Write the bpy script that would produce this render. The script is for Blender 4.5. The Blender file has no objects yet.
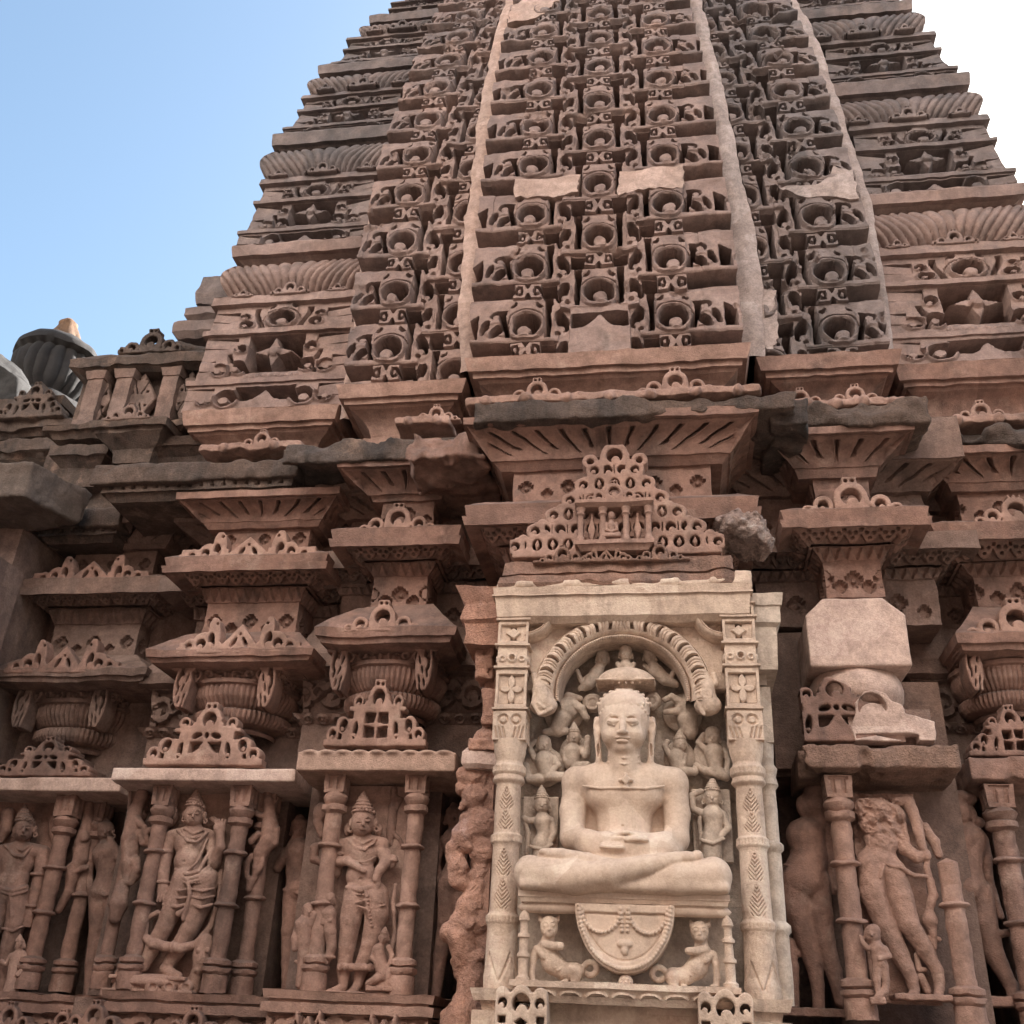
import bpy, math, random, time
import numpy as np
T0 = time.time()
rng = np.random.default_rng(7)
random.seed(7)
scn = bpy.context.scene
col = scn.collection
F32 = np.float32

# ------------------------------------------------------------------ objects
def tag(o, label=None, cat=None, group=None, kind=None):
    if label: o['label'] = label
    if cat: o['category'] = cat
    if group: o['group'] = group
    if kind: o['kind'] = kind
    return o

def thing(name, label, cat, loc=(0, 0, 0), group=None, kind=None):
    o = bpy.data.objects.new(name, None)
    o.empty_display_size = .1
    o.location = loc
    col.objects.link(o)
    return tag(o, label, cat, group, kind)

def copy_tree(o, parent=None, loc=None):
    c = o.copy()
    col.objects.link(c)
    c.parent = parent
    if loc is not None: c.location = loc
    for ch in list(o.children):
        copy_tree(ch, c)
    return c

def build(name, V, Q, mat, parent=None, smooth=38, tris=None):
    """V (n,3) world coordinates, Q (m,4) quads, tris (k,3)."""
    V = np.asarray(V, dtype=np.float64)
    if parent is not None:
        p = parent; off = np.zeros(3)
        while p is not None:
            off += np.array(p.location); p = p.parent
        V = V - off
    me = bpy.data.meshes.new(name)
    Q = np.asarray(Q, dtype=np.int32).reshape(-1, 4)
    nq = len(Q)
    nt = 0 if tris is None else len(tris)
    me.vertices.add(len(V))
    me.vertices.foreach_set('co', V.astype(F32).ravel())
    li = Q.ravel()
    if nt: li = np.concatenate([li, np.asarray(tris, dtype=np.int32).ravel()])
    me.loops.add(len(li))
    me.loops.foreach_set('vertex_index', li)
    me.polygons.add(nq + nt)
    st = np.concatenate([np.arange(nq) * 4, nq * 4 + np.arange(nt) * 3]).astype(np.int32)
    me.polygons.foreach_set('loop_start', st)
    me.update(calc_edges=True)
    me.validate()
    if smooth:
        me.polygons.foreach_set('use_smooth', np.ones(len(me.polygons), dtype=bool))
        if smooth < 180: me.set_sharp_from_angle(angle=math.radians(smooth))
    me.materials.append(mat)
    o = bpy.data.objects.new(name, me)
    col.objects.link(o)
    if parent is not None: o.parent = parent
    return o

class MB:
    """collects pieces of ONE mesh"""
    def __init__(s): s.V = []; s.Q = []; s.n = 0
    def add(s, V, Q):
        V = np.asarray(V, float).reshape(-1, 3); Q = np.asarray(Q, dtype=np.int64).reshape(-1, 4)
        s.V.append(V); s.Q.append(Q + s.n); s.n += len(V)
    def grid(s, P, flip=False):
        nu, nv = P.shape[:2]
        i = np.arange(nu * nv).reshape(nu, nv)
        q = np.stack([i[:-1, :-1], i[1:, :-1], i[1:, 1:], i[:-1, 1:]], -1).reshape(-1, 4)
        if flip: q = q[:, ::-1]
        s.add(P.reshape(-1, 3), q)
    def box(s, x0, x1, y0, y1, z0, z1, tx=0, n=1):
        """box; tx narrows the top on every side"""
        V = [(x0, y0, z0), (x1, y0, z0), (x1, y1, z0), (x0, y1, z0), (x0 + tx, y0 + tx, z1), (x1 - tx, y0 + tx, z1), (x1 - tx, y1, z1), (x0 + tx, y1, z1)]
        s.add(V, [(0, 3, 2, 1), (4, 5, 6, 7), (0, 1, 5, 4), (1, 2, 6, 5), (2, 3, 7, 6), (3, 0, 4, 7)])
    def build(s, name, mat, parent=None, rough=0, smooth=38, scale=.12, chip=0):
        V = np.concatenate(s.V); Q = np.concatenate(s.Q)
        if rough: V = weather(V, rough, scale)
        return build(name, V, Q, mat, parent, smooth)

# ------------------------------------------------------------------ noise
_lat = rng.random((64, 64, 64)).astype(F32) * 2 - 1
def vnoise(x, y, z):
    xi = np.floor(x).astype(np.int64); yi = np.floor(y).astype(np.int64); zi = np.floor(z).astype(np.int64)
    fx = (x - xi).astype(F32); fy = (y - yi).astype(F32); fz = (z - zi).astype(F32)
    fx = fx * fx * (3 - 2 * fx); fy = fy * fy * (3 - 2 * fy); fz = fz * fz * (3 - 2 * fz)
    x0 = xi & 63; x1 = (xi + 1) & 63; y0 = yi & 63; y1 = (yi + 1) & 63; z0 = zi & 63; z1 = (zi + 1) & 63
    L = _lat
    a = L[x0, y0, z0] * (1 - fx) + L[x1, y0, z0] * fx
    b = L[x0, y1, z0] * (1 - fx) + L[x1, y1, z0] * fx
    c = L[x0, y0, z1] * (1 - fx) + L[x1, y0, z1] * fx
    d = L[x0, y1, z1] * (1 - fx) + L[x1, y1, z1] * fx
    return (a * (1 - fy) + b * fy) * (1 - fz) + (c * (1 - fy) + d * fy) * fz
def fbm(x, y, z, o=3):
    r = 0; a = 1.0
    for k in range(o):
        r = r + a * vnoise(x + 17.3 * k, y + 5.1 * k, z + 9.7 * k)
        x = x * 2.03; y = y * 2.03; z = z * 2.03; a *= .5
    return r
def weather(V, amp, scale=.12):
    s = 1 / scale
    x, y, z = V[:, 0] * s, V[:, 1] * s, V[:, 2] * s
    d = np.stack([fbm(x, y, z), fbm(x + 31, y + 7, z + 3), fbm(x + 11, y + 41, z + 23)], -1)
    return V + d * amp

# ------------------------------------------------------------------ 3D signed distance modelling
class SDF:
    def __init__(s, lo, hi, h):
        s.lo = np.array(lo, float); s.h = h
        s.n = np.ceil((np.array(hi) - s.lo) / h).astype(int) + 1
        s.D = np.full(s.n, .25, dtype=F32)
        s.ax = [(s.lo[i] + np.arange(s.n[i]) * h).astype(F32) for i in range(3)]
    def sub(s, lo, hi):
        a = np.maximum(0, np.floor((np.array(lo) - s.lo) / s.h).astype(int))
        b = np.minimum(s.n, np.ceil((np.array(hi) - s.lo) / s.h).astype(int) + 1)
        if np.any(b <= a): return None
        sl = tuple(slice(a[i], b[i]) for i in range(3))
        return sl, s.ax[0][sl[0]][:, None, None], s.ax[1][sl[1]][None, :, None], s.ax[2][sl[2]][None, None, :]
    def put(s, r, f, k, cut=False):
        if r is None: return
        sl, X, Y, Z = r
        d = f(X, Y, Z).astype(F32)
        o = s.D[sl]
        if cut:
            d = -d
            if k > 0:
                hh = np.maximum(k - np.abs(o - d), 0) / k
                s.D[sl] = np.maximum(o, d) + hh * hh * k * .25
            else: s.D[sl] = np.maximum(o, d)
        else:
            if k > 0:
                hh = np.maximum(k - np.abs(o - d), 0) / k
                s.D[sl] = np.minimum(o, d) - hh * hh * k * .25
            else: s.D[sl] = np.minimum(o, d)
    def cap(s, a, b, ra, rb, k=.01, cut=False, fl=None):
        """tapered capsule; fl = squash factor along y"""
        a = np.array(a, float); b = np.array(b, float)
        m = max(ra, rb) * max(1, fl or 1) + k + 2 * s.h
        r = s.sub(np.minimum(a, b) - m, np.maximum(a, b) + m)
        ba = b - a; bb = max(ba @ ba, 1e-9)
        def f(X, Y, Z):
            t = np.clip(((X - a[0]) * ba[0] + (Y - a[1]) * ba[1] + (Z - a[2]) * ba[2]) / bb, 0, 1)
            dy = Y - a[1] - t * ba[1]
            if fl: dy = dy / fl
            return np.sqrt((X - a[0] - t * ba[0]) ** 2 + dy ** 2 + (Z - a[2] - t * ba[2]) ** 2) - (ra + (rb - ra) * t)
        s.put(r, f, k, cut)
    def chain(s, pts, k=.01, fl=None):
        for (p, ra), (q, rb) in zip(pts[:-1], pts[1:]): s.cap(p, q, ra, rb, k, fl=fl)
    def ell(s, c, rad, k=.01, cut=False, rz=0, ry=0, rx=0):
        c = np.array(c, float); rad = np.array(rad, float)
        m = rad.max() + k + 2 * s.h
        r = s.sub(c - m, c + m)
        cz, sz, cy, sy, cx, sx = math.cos(rz), math.sin(rz), math.cos(ry), math.sin(ry), math.cos(rx), math.sin(rx)
        def f(X, Y, Z):
            x = X - c[0]; y = Y - c[1]; z = Z - c[2]
            if rx: y, z = cx * y + sx * z, -sx * y + cx * z
            if ry: x, z = cy * x - sy * z, sy * x + cy * z
            if rz: x, y = cz * x + sz * y, -sz * x + cz * y
            k0 = np.sqrt((x / rad[0]) ** 2 + (y / rad[1]) ** 2 + (z / rad[2]) ** 2)
            k1 = np.sqrt((x / rad[0] ** 2) ** 2 + (y / rad[1] ** 2) ** 2 + (z / rad[2] ** 2) ** 2)
            return np.where(k1 > 1e-6, k0 * (k0 - 1) / np.maximum(k1, 1e-6), -rad.min())
        s.put(r, f, k, cut)
    def box(s, c, hs, rd=.004, k=.004, cut=False, rz=0, ry=0):
        c = np.array(c, float); hs = np.array(hs, float)
        m = (np.linalg.norm(hs) if (rz or ry) else hs) + k + rd + 2 * s.h
        r = s.sub(c - m, c + m)
        cz, sz, cy, sy = math.cos(rz), math.sin(rz), math.cos(ry), math.sin(ry)
        def f(X, Y, Z):
            x = X - c[0]; y = Y - c[1]; z = Z - c[2]
            if ry: x, z = cy * x - sy * z, sy * x + cy * z
            if rz: x, y = cz * x + sz * y, -sz * x + cz * y
            qx = np.abs(x) - hs[0] + rd; qy = np.abs(y) - hs[1] + rd; qz = np.abs(z) - hs[2] + rd
            return np.sqrt(np.maximum(qx, 0) ** 2 + np.maximum(qy, 0) ** 2 + np.maximum(qz, 0) ** 2) + np.minimum(np.maximum(qx, np.maximum(qy, qz)), 0) - rd
        s.put(r, f, k, cut)
    def tor(s, c, R, r0, k=.004, ax='z', sq=1.0, cut=False):
        c = np.array(c, float); m = R * max(1, sq) + r0 + k + 2 * s.h
        r = s.sub(c - m, c + m)
        def f(X, Y, Z):
            x, y, z = X - c[0], Y - c[1], Z - c[2]
            if ax == 'z': q = np.sqrt(x * x + (y / sq) ** 2) - R; w = z
            elif ax == 'y': q = np.sqrt(x * x + (z / sq) ** 2) - R; w = y
            else: q = np.sqrt(y * y + (z / sq) ** 2) - R; w = x
            return np.sqrt(q * q + w * w) - r0
        s.put(r, f, k, cut)
    def fun(s, lo, hi, f, k=.004, cut=False):
        s.put(s.sub(lo, hi), f, k, cut)
    def mesh(s):
        D = s.D; lo = s.lo; h = s.h
        S = D < 0
        cnt = np.zeros(np.array(D.shape) - 1, dtype=np.int8)
        cs = [(a, b, c) for a in (0, 1) for b in (0, 1) for c in (0, 1)]
        nx, ny, nz = D.shape
        for a, b, c in cs: cnt += S[a:nx - 1 + a, b:ny - 1 + b, c:nz - 1 + c]
        act = (cnt > 0) & (cnt < 8)
        I = np.argwhere(act)
        if len(I) == 0: raise ValueError('empty sdf')
        acc = np.zeros((len(I), 3)); w = np.zeros(len(I))
        val = {c: D[I[:, 0] + c[0], I[:, 1] + c[1], I[:, 2] + c[2]].astype(float) for c in cs}
        for c in cs:
            for ax in range(3):
                if c[ax]: continue
                d = list(c); d[ax] = 1; d = tuple(d)
                va, vb = val[c], val[d]
                m = (va < 0) != (vb < 0)
                t = va[m] / (va[m] - vb[m])
                p = np.tile(np.array(c, float), (m.sum(), 1)); p[:, ax] = t
                acc[m] += p; w[m] += 1
        V = lo + (I + acc / w[:, None]) * h
        idx = np.full(act.shape, -1, dtype=np.int64); idx[act] = np.arange(len(I))
        Q = []
        for ax in range(3):
            a = [slice(1, -1)] * 3; a[ax] = slice(0, -1)
            b = [slice(1, -1)] * 3; b[ax] = slice(1, None)
            s0 = S[tuple(a)]; s1 = S[tuple(b)]
            E = np.argwhere(s0 != s1)
            if len(E) == 0: continue
            inside = s0[E[:, 0], E[:, 1], E[:, 2]]
            off = np.array([1, 1, 1]); off[ax] = 0
            E = E + off
            u = [(1, 2), (2, 0), (0, 1)][ax]
            q = []
            for du, dv in ((-1, -1), (0, -1), (0, 0), (-1, 0)):
                e = E.copy(); e[:, u[0]] += du; e[:, u[1]] += dv
                q.append(idx[e[:, 0], e[:, 1], e[:, 2]])
            q = np.stack(q, -1)
            q[~inside] = q[~inside][:, ::-1]
            Q.append(q)
        return V, np.concatenate(Q)
    def build(s, name, mat, parent=None, rough=0, scale=.06, mirror_fix=None):
        V, Q = s.mesh()
        if rough: V = weather(V, rough, scale)
        return build(name, V, Q, mat, parent, smooth=180)

# ------------------------------------------------------------------ 2D signed distances (arrays)
def sst(d, e):
    """1 inside (d<0), 0 outside, soft over e"""
    t = np.clip(.5 - d / e, 0, 1)
    return t * t * (3 - 2 * t)
def circ(x, y, cx, cy, r): return np.hypot(x - cx, y - cy) - r
def rect(x, y, cx, cy, hx, hy, r=0):
    qx = np.abs(x - cx) - hx + r; qy = np.abs(y - cy) - hy + r
    return np.hypot(np.maximum(qx, 0), np.maximum(qy, 0)) + np.minimum(np.maximum(qx, qy), 0) - r
def ell2(x, y, cx, cy, rx, ry, a=0):
    x = x - cx; y = y - cy
    if a: c, s_ = math.cos(a), math.sin(a); x, y = c * x + s_ * y, -s_ * x + c * y
    return (np.hypot(x / rx, y / ry) - 1) * min(rx, ry)
def rhomb(x, y, cx, cy, rx, ry):
    return (np.abs(x - cx) / rx + np.abs(y - cy) / ry - 1) * min(rx, ry) * .75
def seg2(x, y, ax, ay, bx, by, r):
    bx -= ax; by -= ay
    t = np.clip(((x - ax) * bx + (y - ay) * by) / (bx * bx + by * by), 0, 1)
    return np.hypot(x - ax - t * bx, y - ay - t * by) - r
U = np.minimum
X_ = np.maximum
def curl(x, y, cx, cy, r, sgn=1):
    """scroll: an open ring ending in a bud; sgn=1 opens to +x"""
    dx = (x - cx) * sgn; dy = y - cy
    ring = np.abs(np.hypot(dx, dy) - r * .74) - r * .26
    gap = rect(dx, dy, r * .7, -r * .1, r * .5, r * .34)
    return U(X_(ring, -gap), circ(dx, dy, r * .16, -r * .22, r * .33))
def chaitya(x, y, cx, cy, r):
    """horseshoe arch with a bud in its opening, as a solid with a hole"""
    dx = x - cx; dy = y - cy
    out = U(circ(dx, dy, 0, 0, r), rect(dx, dy, 0, -r * .7, r * .95, r * .32))
    hole = X_(circ(dx, dy, 0, 0, r * .6), -circ(dx, dy, r * .05, -r * .42, r * .34))
    return X_(out, -hole)
def cross(x, y, cx, cy, a):
    """stepped cross flower"""
    dx = np.abs(x - cx); dy = np.abs(y - cy)
    return U(U(X_(dx - a, dy - 3 * a), X_(dx - 3 * a, dy - a)), X_(dx - 2 * a, dy - 2 * a))
def per(u, p, o=0.0): return ((u / p + .5 + o) % 1.0 - .5) * p
# ------------------------------------------------------------------ camera, light, air
CF = 1000.0
PIT, YAW, ROL = math.radians(28), math.radians(9.5), math.radians(2.7)
CAM = np.array([.28, -5, 1.6])
_F = np.array([-math.sin(YAW) * math.cos(PIT), math.cos(YAW) * math.cos(PIT), math.sin(PIT)])
_R0 = np.array([math.cos(YAW), math.sin(YAW), 0]); _U0 = np.cross(_R0, _F)
_U = _U0 * math.cos(ROL) - _R0 * math.sin(ROL); _R = _R0 * math.cos(ROL) + _U0 * math.sin(ROL)
def at(x, y, Y):
    """the point of the vertical plane Y that the survey photograph shows at (x, y)"""
    d = _F + _R * (x - 512) / CF - _U * (y - 512) / CF
    p = CAM + d * ((Y - CAM[1]) / d[1])
    return p
def atx(x, y, Y): return at(x, y, Y)[0]
def atz(x, y, Y): return at(x, y, Y)[2]

from mathutils import Matrix
cd = bpy.data.cameras.new('camera')
cam = bpy.data.objects.new('camera', cd)
col.objects.link(cam)
M = Matrix(((_R[0], _U[0], -_F[0], CAM[0]), (_R[1], _U[1], -_F[1], CAM[1]), (_R[2], _U[2], -_F[2], CAM[2]), (0, 0, 0, 1)))
cam.matrix_world = M
cd.sensor_fit = 'HORIZONTAL'; cd.sensor_width = 36; cd.lens = 36 * CF / 1024
cd.clip_start = .05; cd.clip_end = 3000
scn.camera = cam

SUN_EL, SUN_AZ = math.radians(38), math.radians(38)      # azimuth from +Y towards +X: behind the tower, to the right
w = bpy.data.worlds.new("World"); scn.world = w; w.use_nodes = True
nt = w.node_tree; nt.nodes.clear()
sky = nt.nodes.new('ShaderNodeTexSky'); sky.sky_type = 'NISHITA'; sky.sun_disc = False
sky.sun_elevation = SUN_EL; sky.sun_rotation = SUN_AZ
sky.air_density = 1.1; sky.dust_density = 1.9; sky.ozone_density = .0; sky.altitude = 200
bg = nt.nodes.new('ShaderNodeBackground'); bg.inputs['Strength'].default_value = .052
ow = nt.nodes.new('ShaderNodeOutputWorld')
tint = nt.nodes.new('ShaderNodeMix'); tint.data_type = 'RGBA'; tint.blend_type = 'MULTIPLY'; tint.inputs[0].default_value = 1
tint.inputs[7].default_value = (.90, .97, .93, 1)
nt.links.new(sky.outputs[0], tint.inputs[6]); nt.links.new(tint.outputs[2], bg.inputs[0]); nt.links.new(bg.outputs[0], ow.inputs[0])
sl = bpy.data.lights.new('sun', 'SUN'); sl.energy = 5.0; sl.angle = math.radians(.5); sl.color = (1, .95, .89)
so = bpy.data.objects.new('sun', sl); col.objects.link(so)
from mathutils import Vector
sdir = Vector((math.sin(SUN_AZ) * math.cos(SUN_EL), math.cos(SUN_AZ) * math.cos(SUN_EL), math.sin(SUN_EL)))
so.rotation_euler = sdir.to_track_quat('Z', 'Y').to_euler()
so.location = sdir * 40
scn.view_settings.view_transform = 'Standard'; scn.view_settings.look = 'None'
scn.view_settings.exposure = 2.65; scn.view_settings.gamma = 1
scn.cycles.max_bounces = 6; scn.cycles.diffuse_bounces = 4
try: scn.cycles.use_denoising = True
except Exception: pass

# ------------------------------------------------------------------ stone
def stone(name, base, alt, stain, st_amt=.5, grain=.14, scale=1.0, bump=.5, pale=None, pale_amt=.0, up=None, up_amt=.0, rough=.88, zst=None, mott=.5):
    m = bpy.data.materials.new(name); m.use_nodes = True
    t = m.node_tree; N = t.nodes; L = t.links
    b = N['Principled BSDF']; b.inputs['Roughness'].default_value = rough
    try: b.inputs['Specular IOR Level'].default_value = .25
    except Exception: pass
    g = N.new('ShaderNodeNewGeometry')
    def noise(sc, det=5, rg=.6, vec=None, off=0):
        n = N.new('ShaderNodeTexNoise'); n.inputs['Scale'].default_value = sc
        n.inputs['Detail'].default_value = det; n.inputs['Roughness'].default_value = rg
        if vec is None and off:
            a = N.new('ShaderNodeVectorMath'); a.inputs[1].default_value = (off, off * .7, off * 1.3)
            L.new(g.outputs['Position'], a.inputs[0]); vec = a.outputs[0]
        L.new(vec if vec is not None else g.outputs['Position'], n.inputs['Vector'])
        return n.outputs['Fac']
    def ramp(f, a, c, v0=0, v1=1):
        r = N.new('ShaderNodeMapRange'); r.interpolation_type = 'SMOOTHSTEP'
        r.inputs[1].default_value = a; r.inputs[2].default_value = c; r.inputs[3].default_value = v0; r.inputs[4].default_value = v1
        L.new(f, r.inputs[0]); return r.outputs[0]
    def mix(f, A, B, bt='MIX'):
        x = N.new('ShaderNodeMix'); x.data_type = 'RGBA'; x.blend_type = bt
        L.new(f, x.inputs[0]) if not isinstance(f, float) else setattr(x.inputs[0], 'default_value', f)
        for v, s in ((A, x.inputs[6]), (B, x.inputs[7])):
            if isinstance(v, tuple): s.default_value = v + (1,)
            else: L.new(v, s)
        return x.outputs[2]
    c = mix(ramp(noise(1.7 * scale, 6), .36, .64), base, alt)
    # block to block and bed to bed differences of the quarried stone
    vo = N.new('ShaderNodeTexVoronoi'); vo.inputs['Scale'].default_value = 1.5 * scale; vo.distance = 'CHEBYCHEV'
    L.new(g.outputs['Position'], vo.inputs['Vector'])
    sep = N.new('ShaderNodeSeparateColor'); L.new(vo.outputs['Color'], sep.inputs[0])
    c = mix(ramp(sep.outputs[0], 0, 1, 0, .45), c, tuple(.72 * v for v in base))
    v2 = N.new('ShaderNodeTexVoronoi'); v2.inputs['Scale'].default_value = 2.6 * scale; v2.distance = 'CHEBYCHEV'
    L.new(g.outputs['Position'], v2.inputs['Vector'])
    s2_ = N.new('ShaderNodeSeparateColor'); L.new(v2.outputs['Color'], s2_.inputs[0])
    c = mix(ramp(s2_.outputs[1], .45, 1, 0, .5), c, (min(1, base[0] * 1.22), min(1, base[1] * 1.30), min(1, base[2] * 1.36)))
    # streaks and patches of weathering with a shape of their own
    mp = N.new('ShaderNodeMapping'); mp.inputs['Scale'].default_value = (3.2 * scale, 3.2 * scale, .7 * scale)
    L.new(g.outputs['Position'], mp.inputs[0])
    s1 = ramp(noise(1.0, 7, .65, mp.outputs[0]), .47, .70, 0, st_amt)
    c = mix(s1, c, stain)
    s2 = ramp(noise(5.5 * scale, 8, .7, None, 13.0), .53, .72, 0, st_amt * .8)
    c = mix(s2, c, stain)
    if pale:
        s3 = ramp(noise(3.1 * scale, 8, .7, None, 41.0), .56, .70, 0, pale_amt)
        c = mix(s3, c, pale)
    if up:
        sx = N.new('ShaderNodeSeparateXYZ'); L.new(g.outputs['True Normal'], sx.inputs[0])
        a = N.new('ShaderNodeMath'); a.operation = 'MULTIPLY'
        L.new(ramp(sx.outputs[2], .15, .8, 0, up_amt), a.inputs[0]); L.new(ramp(noise(4.0, 5, .6, None, 77.0), .3, .6), a.inputs[1])
        c = mix(a.outputs[0], c, up)
    if zst:
        sz = N.new('ShaderNodeSeparateXYZ'); L.new(g.outputs['Position'], sz.inputs[0])
        a = N.new('ShaderNodeMath'); a.operation = 'MULTIPLY'
        L.new(ramp(sz.outputs[2], zst[0], zst[1], 0, zst[2]), a.inputs[0]); L.new(ramp(noise(2.3, 7, .7, None, 61.0), .32, .62), a.inputs[1])
        c = mix(a.outputs[0], c, zst[3])
    c = mix(mott, c, mix(ramp(noise(11.0 * scale, 8, .72, None, 23.0), .34, .68), (.30, .29, .285), (.72, .71, .70)), 'OVERLAY')
    gr = noise(75.0, 4, .7)
    c = mix(grain, c, mix(ramp(gr, .3, .7), (.25, .25, .25), (.78, .78, .78)), 'OVERLAY')
    L.new(c, b.inputs['Base Color'])
    bm = N.new('ShaderNodeBump'); bm.inputs['Strength'].default_value = bump; bm.inputs['Distance'].default_value = .012
    ad = N.new('ShaderNodeMath'); ad.operation = 'ADD'
    L.new(noise(26.0, 7, .7), ad.inputs[0]); L.new(noise(120.0, 3, .6), ad.inputs[1])
    L.new(ad.outputs[0], bm.inputs['Height']); L.new(bm.outputs[0], b.inputs['Normal'])
    return m

RED = stone('red sandstone', (.275, .160, .126), (.228, .140, .115), (.085, .062, .055), .7, .15, pale=(.42, .30, .25), pale_amt=.5, up=(.07, .06, .058), up_amt=.5)
REDL = stone('warm sandstone', (.350, .215, .170), (.293, .183, .149), (.13, .085, .068), .55, .15, pale=(.47, .34, .28), pale_amt=.55)
TOWER = stone('tower sandstone', (.280, .188, .160), (.226, .157, .142), (.085, .070, .068), .65, .15, scale=.7, pale=(.40, .30, .265), pale_amt=.45, zst=(6.5, 11.5, .75, (.125, .105, .105)), up=(.06, .055, .056), up_amt=.55)
TOWERD = stone('grey weathered tower sandstone', (.205, .150, .136), (.16, .130, .124), (.06, .055, .056), .75, .15, scale=.7, pale=(.36, .27, .235), pale_amt=.35, zst=(6.5, 11, .75, (.10, .088, .092)), up=(.05, .048, .05), up_amt=.6)
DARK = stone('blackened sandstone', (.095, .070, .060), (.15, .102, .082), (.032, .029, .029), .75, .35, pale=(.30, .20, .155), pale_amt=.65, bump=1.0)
SHADE = stone('grey brown sandstone', (.21, .135, .110), (.17, .118, .102), (.07, .055, .05), .55, .3, pale=(.28, .2, .17), pale_amt=.3)  # darker copy of the red sandstone, mostly for parts in shade
PINK = stone('new pink sandstone', (.53, .385, .33), (.48, .345, .295), (.33, .22, .175), .5, .25, bump=.5)
CREAM = stone('cream sandstone', (.59, .45, .36), (.53, .40, .32), (.25, .18, .145), .6, .2, bump=.4, mott=.36, pale=(.66, .52, .41), pale_amt=.35, scale=1.4)
CREAMG = stone('pale grey stone', (.50, .40, .33), (.45, .36, .30), (.30, .24, .20), .35, .18, bump=.25, scale=1.4)
JINA = stone('smooth cream stone', (.61, .465, .37), (.56, .42, .335), (.35, .255, .20), .5, .14, bump=.2, mott=.25, rough=.7, scale=1.6)
MORTAR = stone('pale mortar', (.40, .275, .23), (.35, .25, .215), (.28, .21, .18), .4, .2, scale=1.5)
GMORTAR = stone('grey mortar', (.36, .28, .255), (.32, .255, .24), (.17, .14, .13), .6, .25, scale=1.5)
WORN = stone('flaking pink sandstone', (.44, .245, .18), (.38, .215, .165), (.20, .135, .12), .45, .3, pale=(.55, .41, .40), pale_amt=.6, bump=1.0)
GROUND = stone('paving stone', (.085, .072, .06), (.075, .063, .054), (.05, .043, .037), .4, .2, scale=.6)
ORANGE = stone('ochre painted stone', (.15, .082, .045), (.10, .065, .045), (.03, .026, .024), .4, .2)
# ------------------------------------------------------------------ carved mouldings
# relief: f(u, t, L, W) -> height (m); u metres from the face's centre, t 0..1 up the segment, L its length, W the face width
def r_dentil(p=.05, h=.02, duty=.6):
    def f(u, t, L, W): return h * (sst(np.abs(per(u, p)) - p * duty / 2, .008) - 1) * sst(.12 - t, .1) * sst(t - .92, .1)
    return f
def r_zig(p=.075, h=.022):
    def f(u, t, L, W):
        a = np.abs(per(u, p)) / (p / 2)
        return h * (np.clip((1.08 - a - t * .92) * 4, 0, 1) - 1) * sst(.06 - t, .06)
    return f
def r_tooth(p=.11, h=.03):
    """lace of hanging scallops with pierced eyes and a pendant under each"""
    def f(u, t, L, W):
        x = per(u, p); y = t * L
        sc = min(p, L)
        arch = np.clip(1 - (np.abs(x) / (p * .5)) ** 2, 0, 1)
        edge = L * (.62 - .50 * arch)
        solid = sst(edge - y, .008)
        e = np.minimum(circ(np.abs(x), y, p * .20, L * .70, sc * .10), circ(x, y, 0, L * .42, sc * .09))
        e = np.minimum(e, rect(np.abs(x), y, p * .5, L * .84, p * .09, L * .07))
        return h * (solid - 1) - h * .9 * sst(e, .006) * solid
    return f
def r_petal(p=.115, d=.035, lean=.55):
    """cove cut with thin curved slots that fan out from the middle"""
    def f(u, t, L, W):
        tt = np.clip(t, 0, 1)
        q = u / (1 + .45 * (tt - .6))
        q = q + np.sign(u) * .5 * p * np.clip(.72 - tt, 0, 1) ** 2 * 2.2 * np.clip(np.abs(u) / (W * .10), 0, 1)
        x = per(q, p); k = np.round(q / p)
        wd = .0035 + .0075 * np.clip((tt - .15) / .6, 0, 1)
        lo = np.where(k % 2 == 0, .14, .26)
        m = sst(np.abs(x) - wd, .007) * sst(lo - tt, .06) * sst(tt - .78, .05)
        m = np.maximum(m, sst(np.hypot(x - np.sign(u) * .012, (tt - lo - .06) * L) - .011, .008) * (k % 2 != 0))
        rim = .006 * sst(np.abs(np.abs(x) - wd - .012) - .006, .010) * sst(lo - tt, .1) * sst(tt - .8, .1)
        return -d * m + rim - .012 * sst(.92 - tt, .03) * sst(tt - .965, .02) - .035 * np.sin(np.pi * tt)
    return f
def r_ribs(p=.035, h=.012):
    def f(u, t, L, W): return h * (np.abs(np.cos(np.pi * u / p)) - 1)
    return f
def r_ribsS(p=.14, h=.05, lean=.6):
    """S-leaning fat ribs of the cushion course"""
    def f(u, t, L, W):
        q = u - lean * L * np.sin((t - .5) * 1.6) * np.clip(u / (W * .25), -1, 1)
        a = np.abs(per(q, p)) / (p / 2)
        return h * (np.sqrt(np.clip(1 - a * a * .96, 0, 1)) - 1)
    return f
def r_cross(p=.30, d=.03, a=.016, o=0.0):
    def f(u, t, L, W):
        x = per(u, p, o); y = (t - .5) * L
        c = cross(x, y, 0, 0, min(a, L * .15))
        c = U(c, cross(np.abs(x), y, p * .5, -L * .2, min(a, L * .13) * .8)) if p < W else c
        return -d * sst(c, .006) + d * .5 * sst(circ(x, y, 0, 0, a * .9), .006)
    return f
def r_scroll(p=.16, d=.025):
    """running band of volutes"""
    def f(u, t, L, W):
        s_ = np.where(u >= 0, 1, -1)
        x = per(np.abs(u) - p / 2, p); y = (t - .5) * L
        r = min(p, L) * .46
        m = U(curl(x, y, -p * .18, 0, r, 1), ell2(x, y, p * .3, L * .1, p * .2, L * .28, .5))
        m = X_(m, -circ(x, y, p * .33, L * .05, r * .25))
        m = U(m, np.abs(np.abs(y) - L * .5) - L * .06)
        return d * (sst(m, .006) - 1)
    return f
def r_beads(p=.03, h=.012):
    def f(u, t, L, W):
        x = per(u, p) / (p * .5); y = (t - .5) * 2
        return h * (np.sqrt(np.clip(1 - x * x - y * y, 0, 1)) - 1)
    return f
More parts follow.
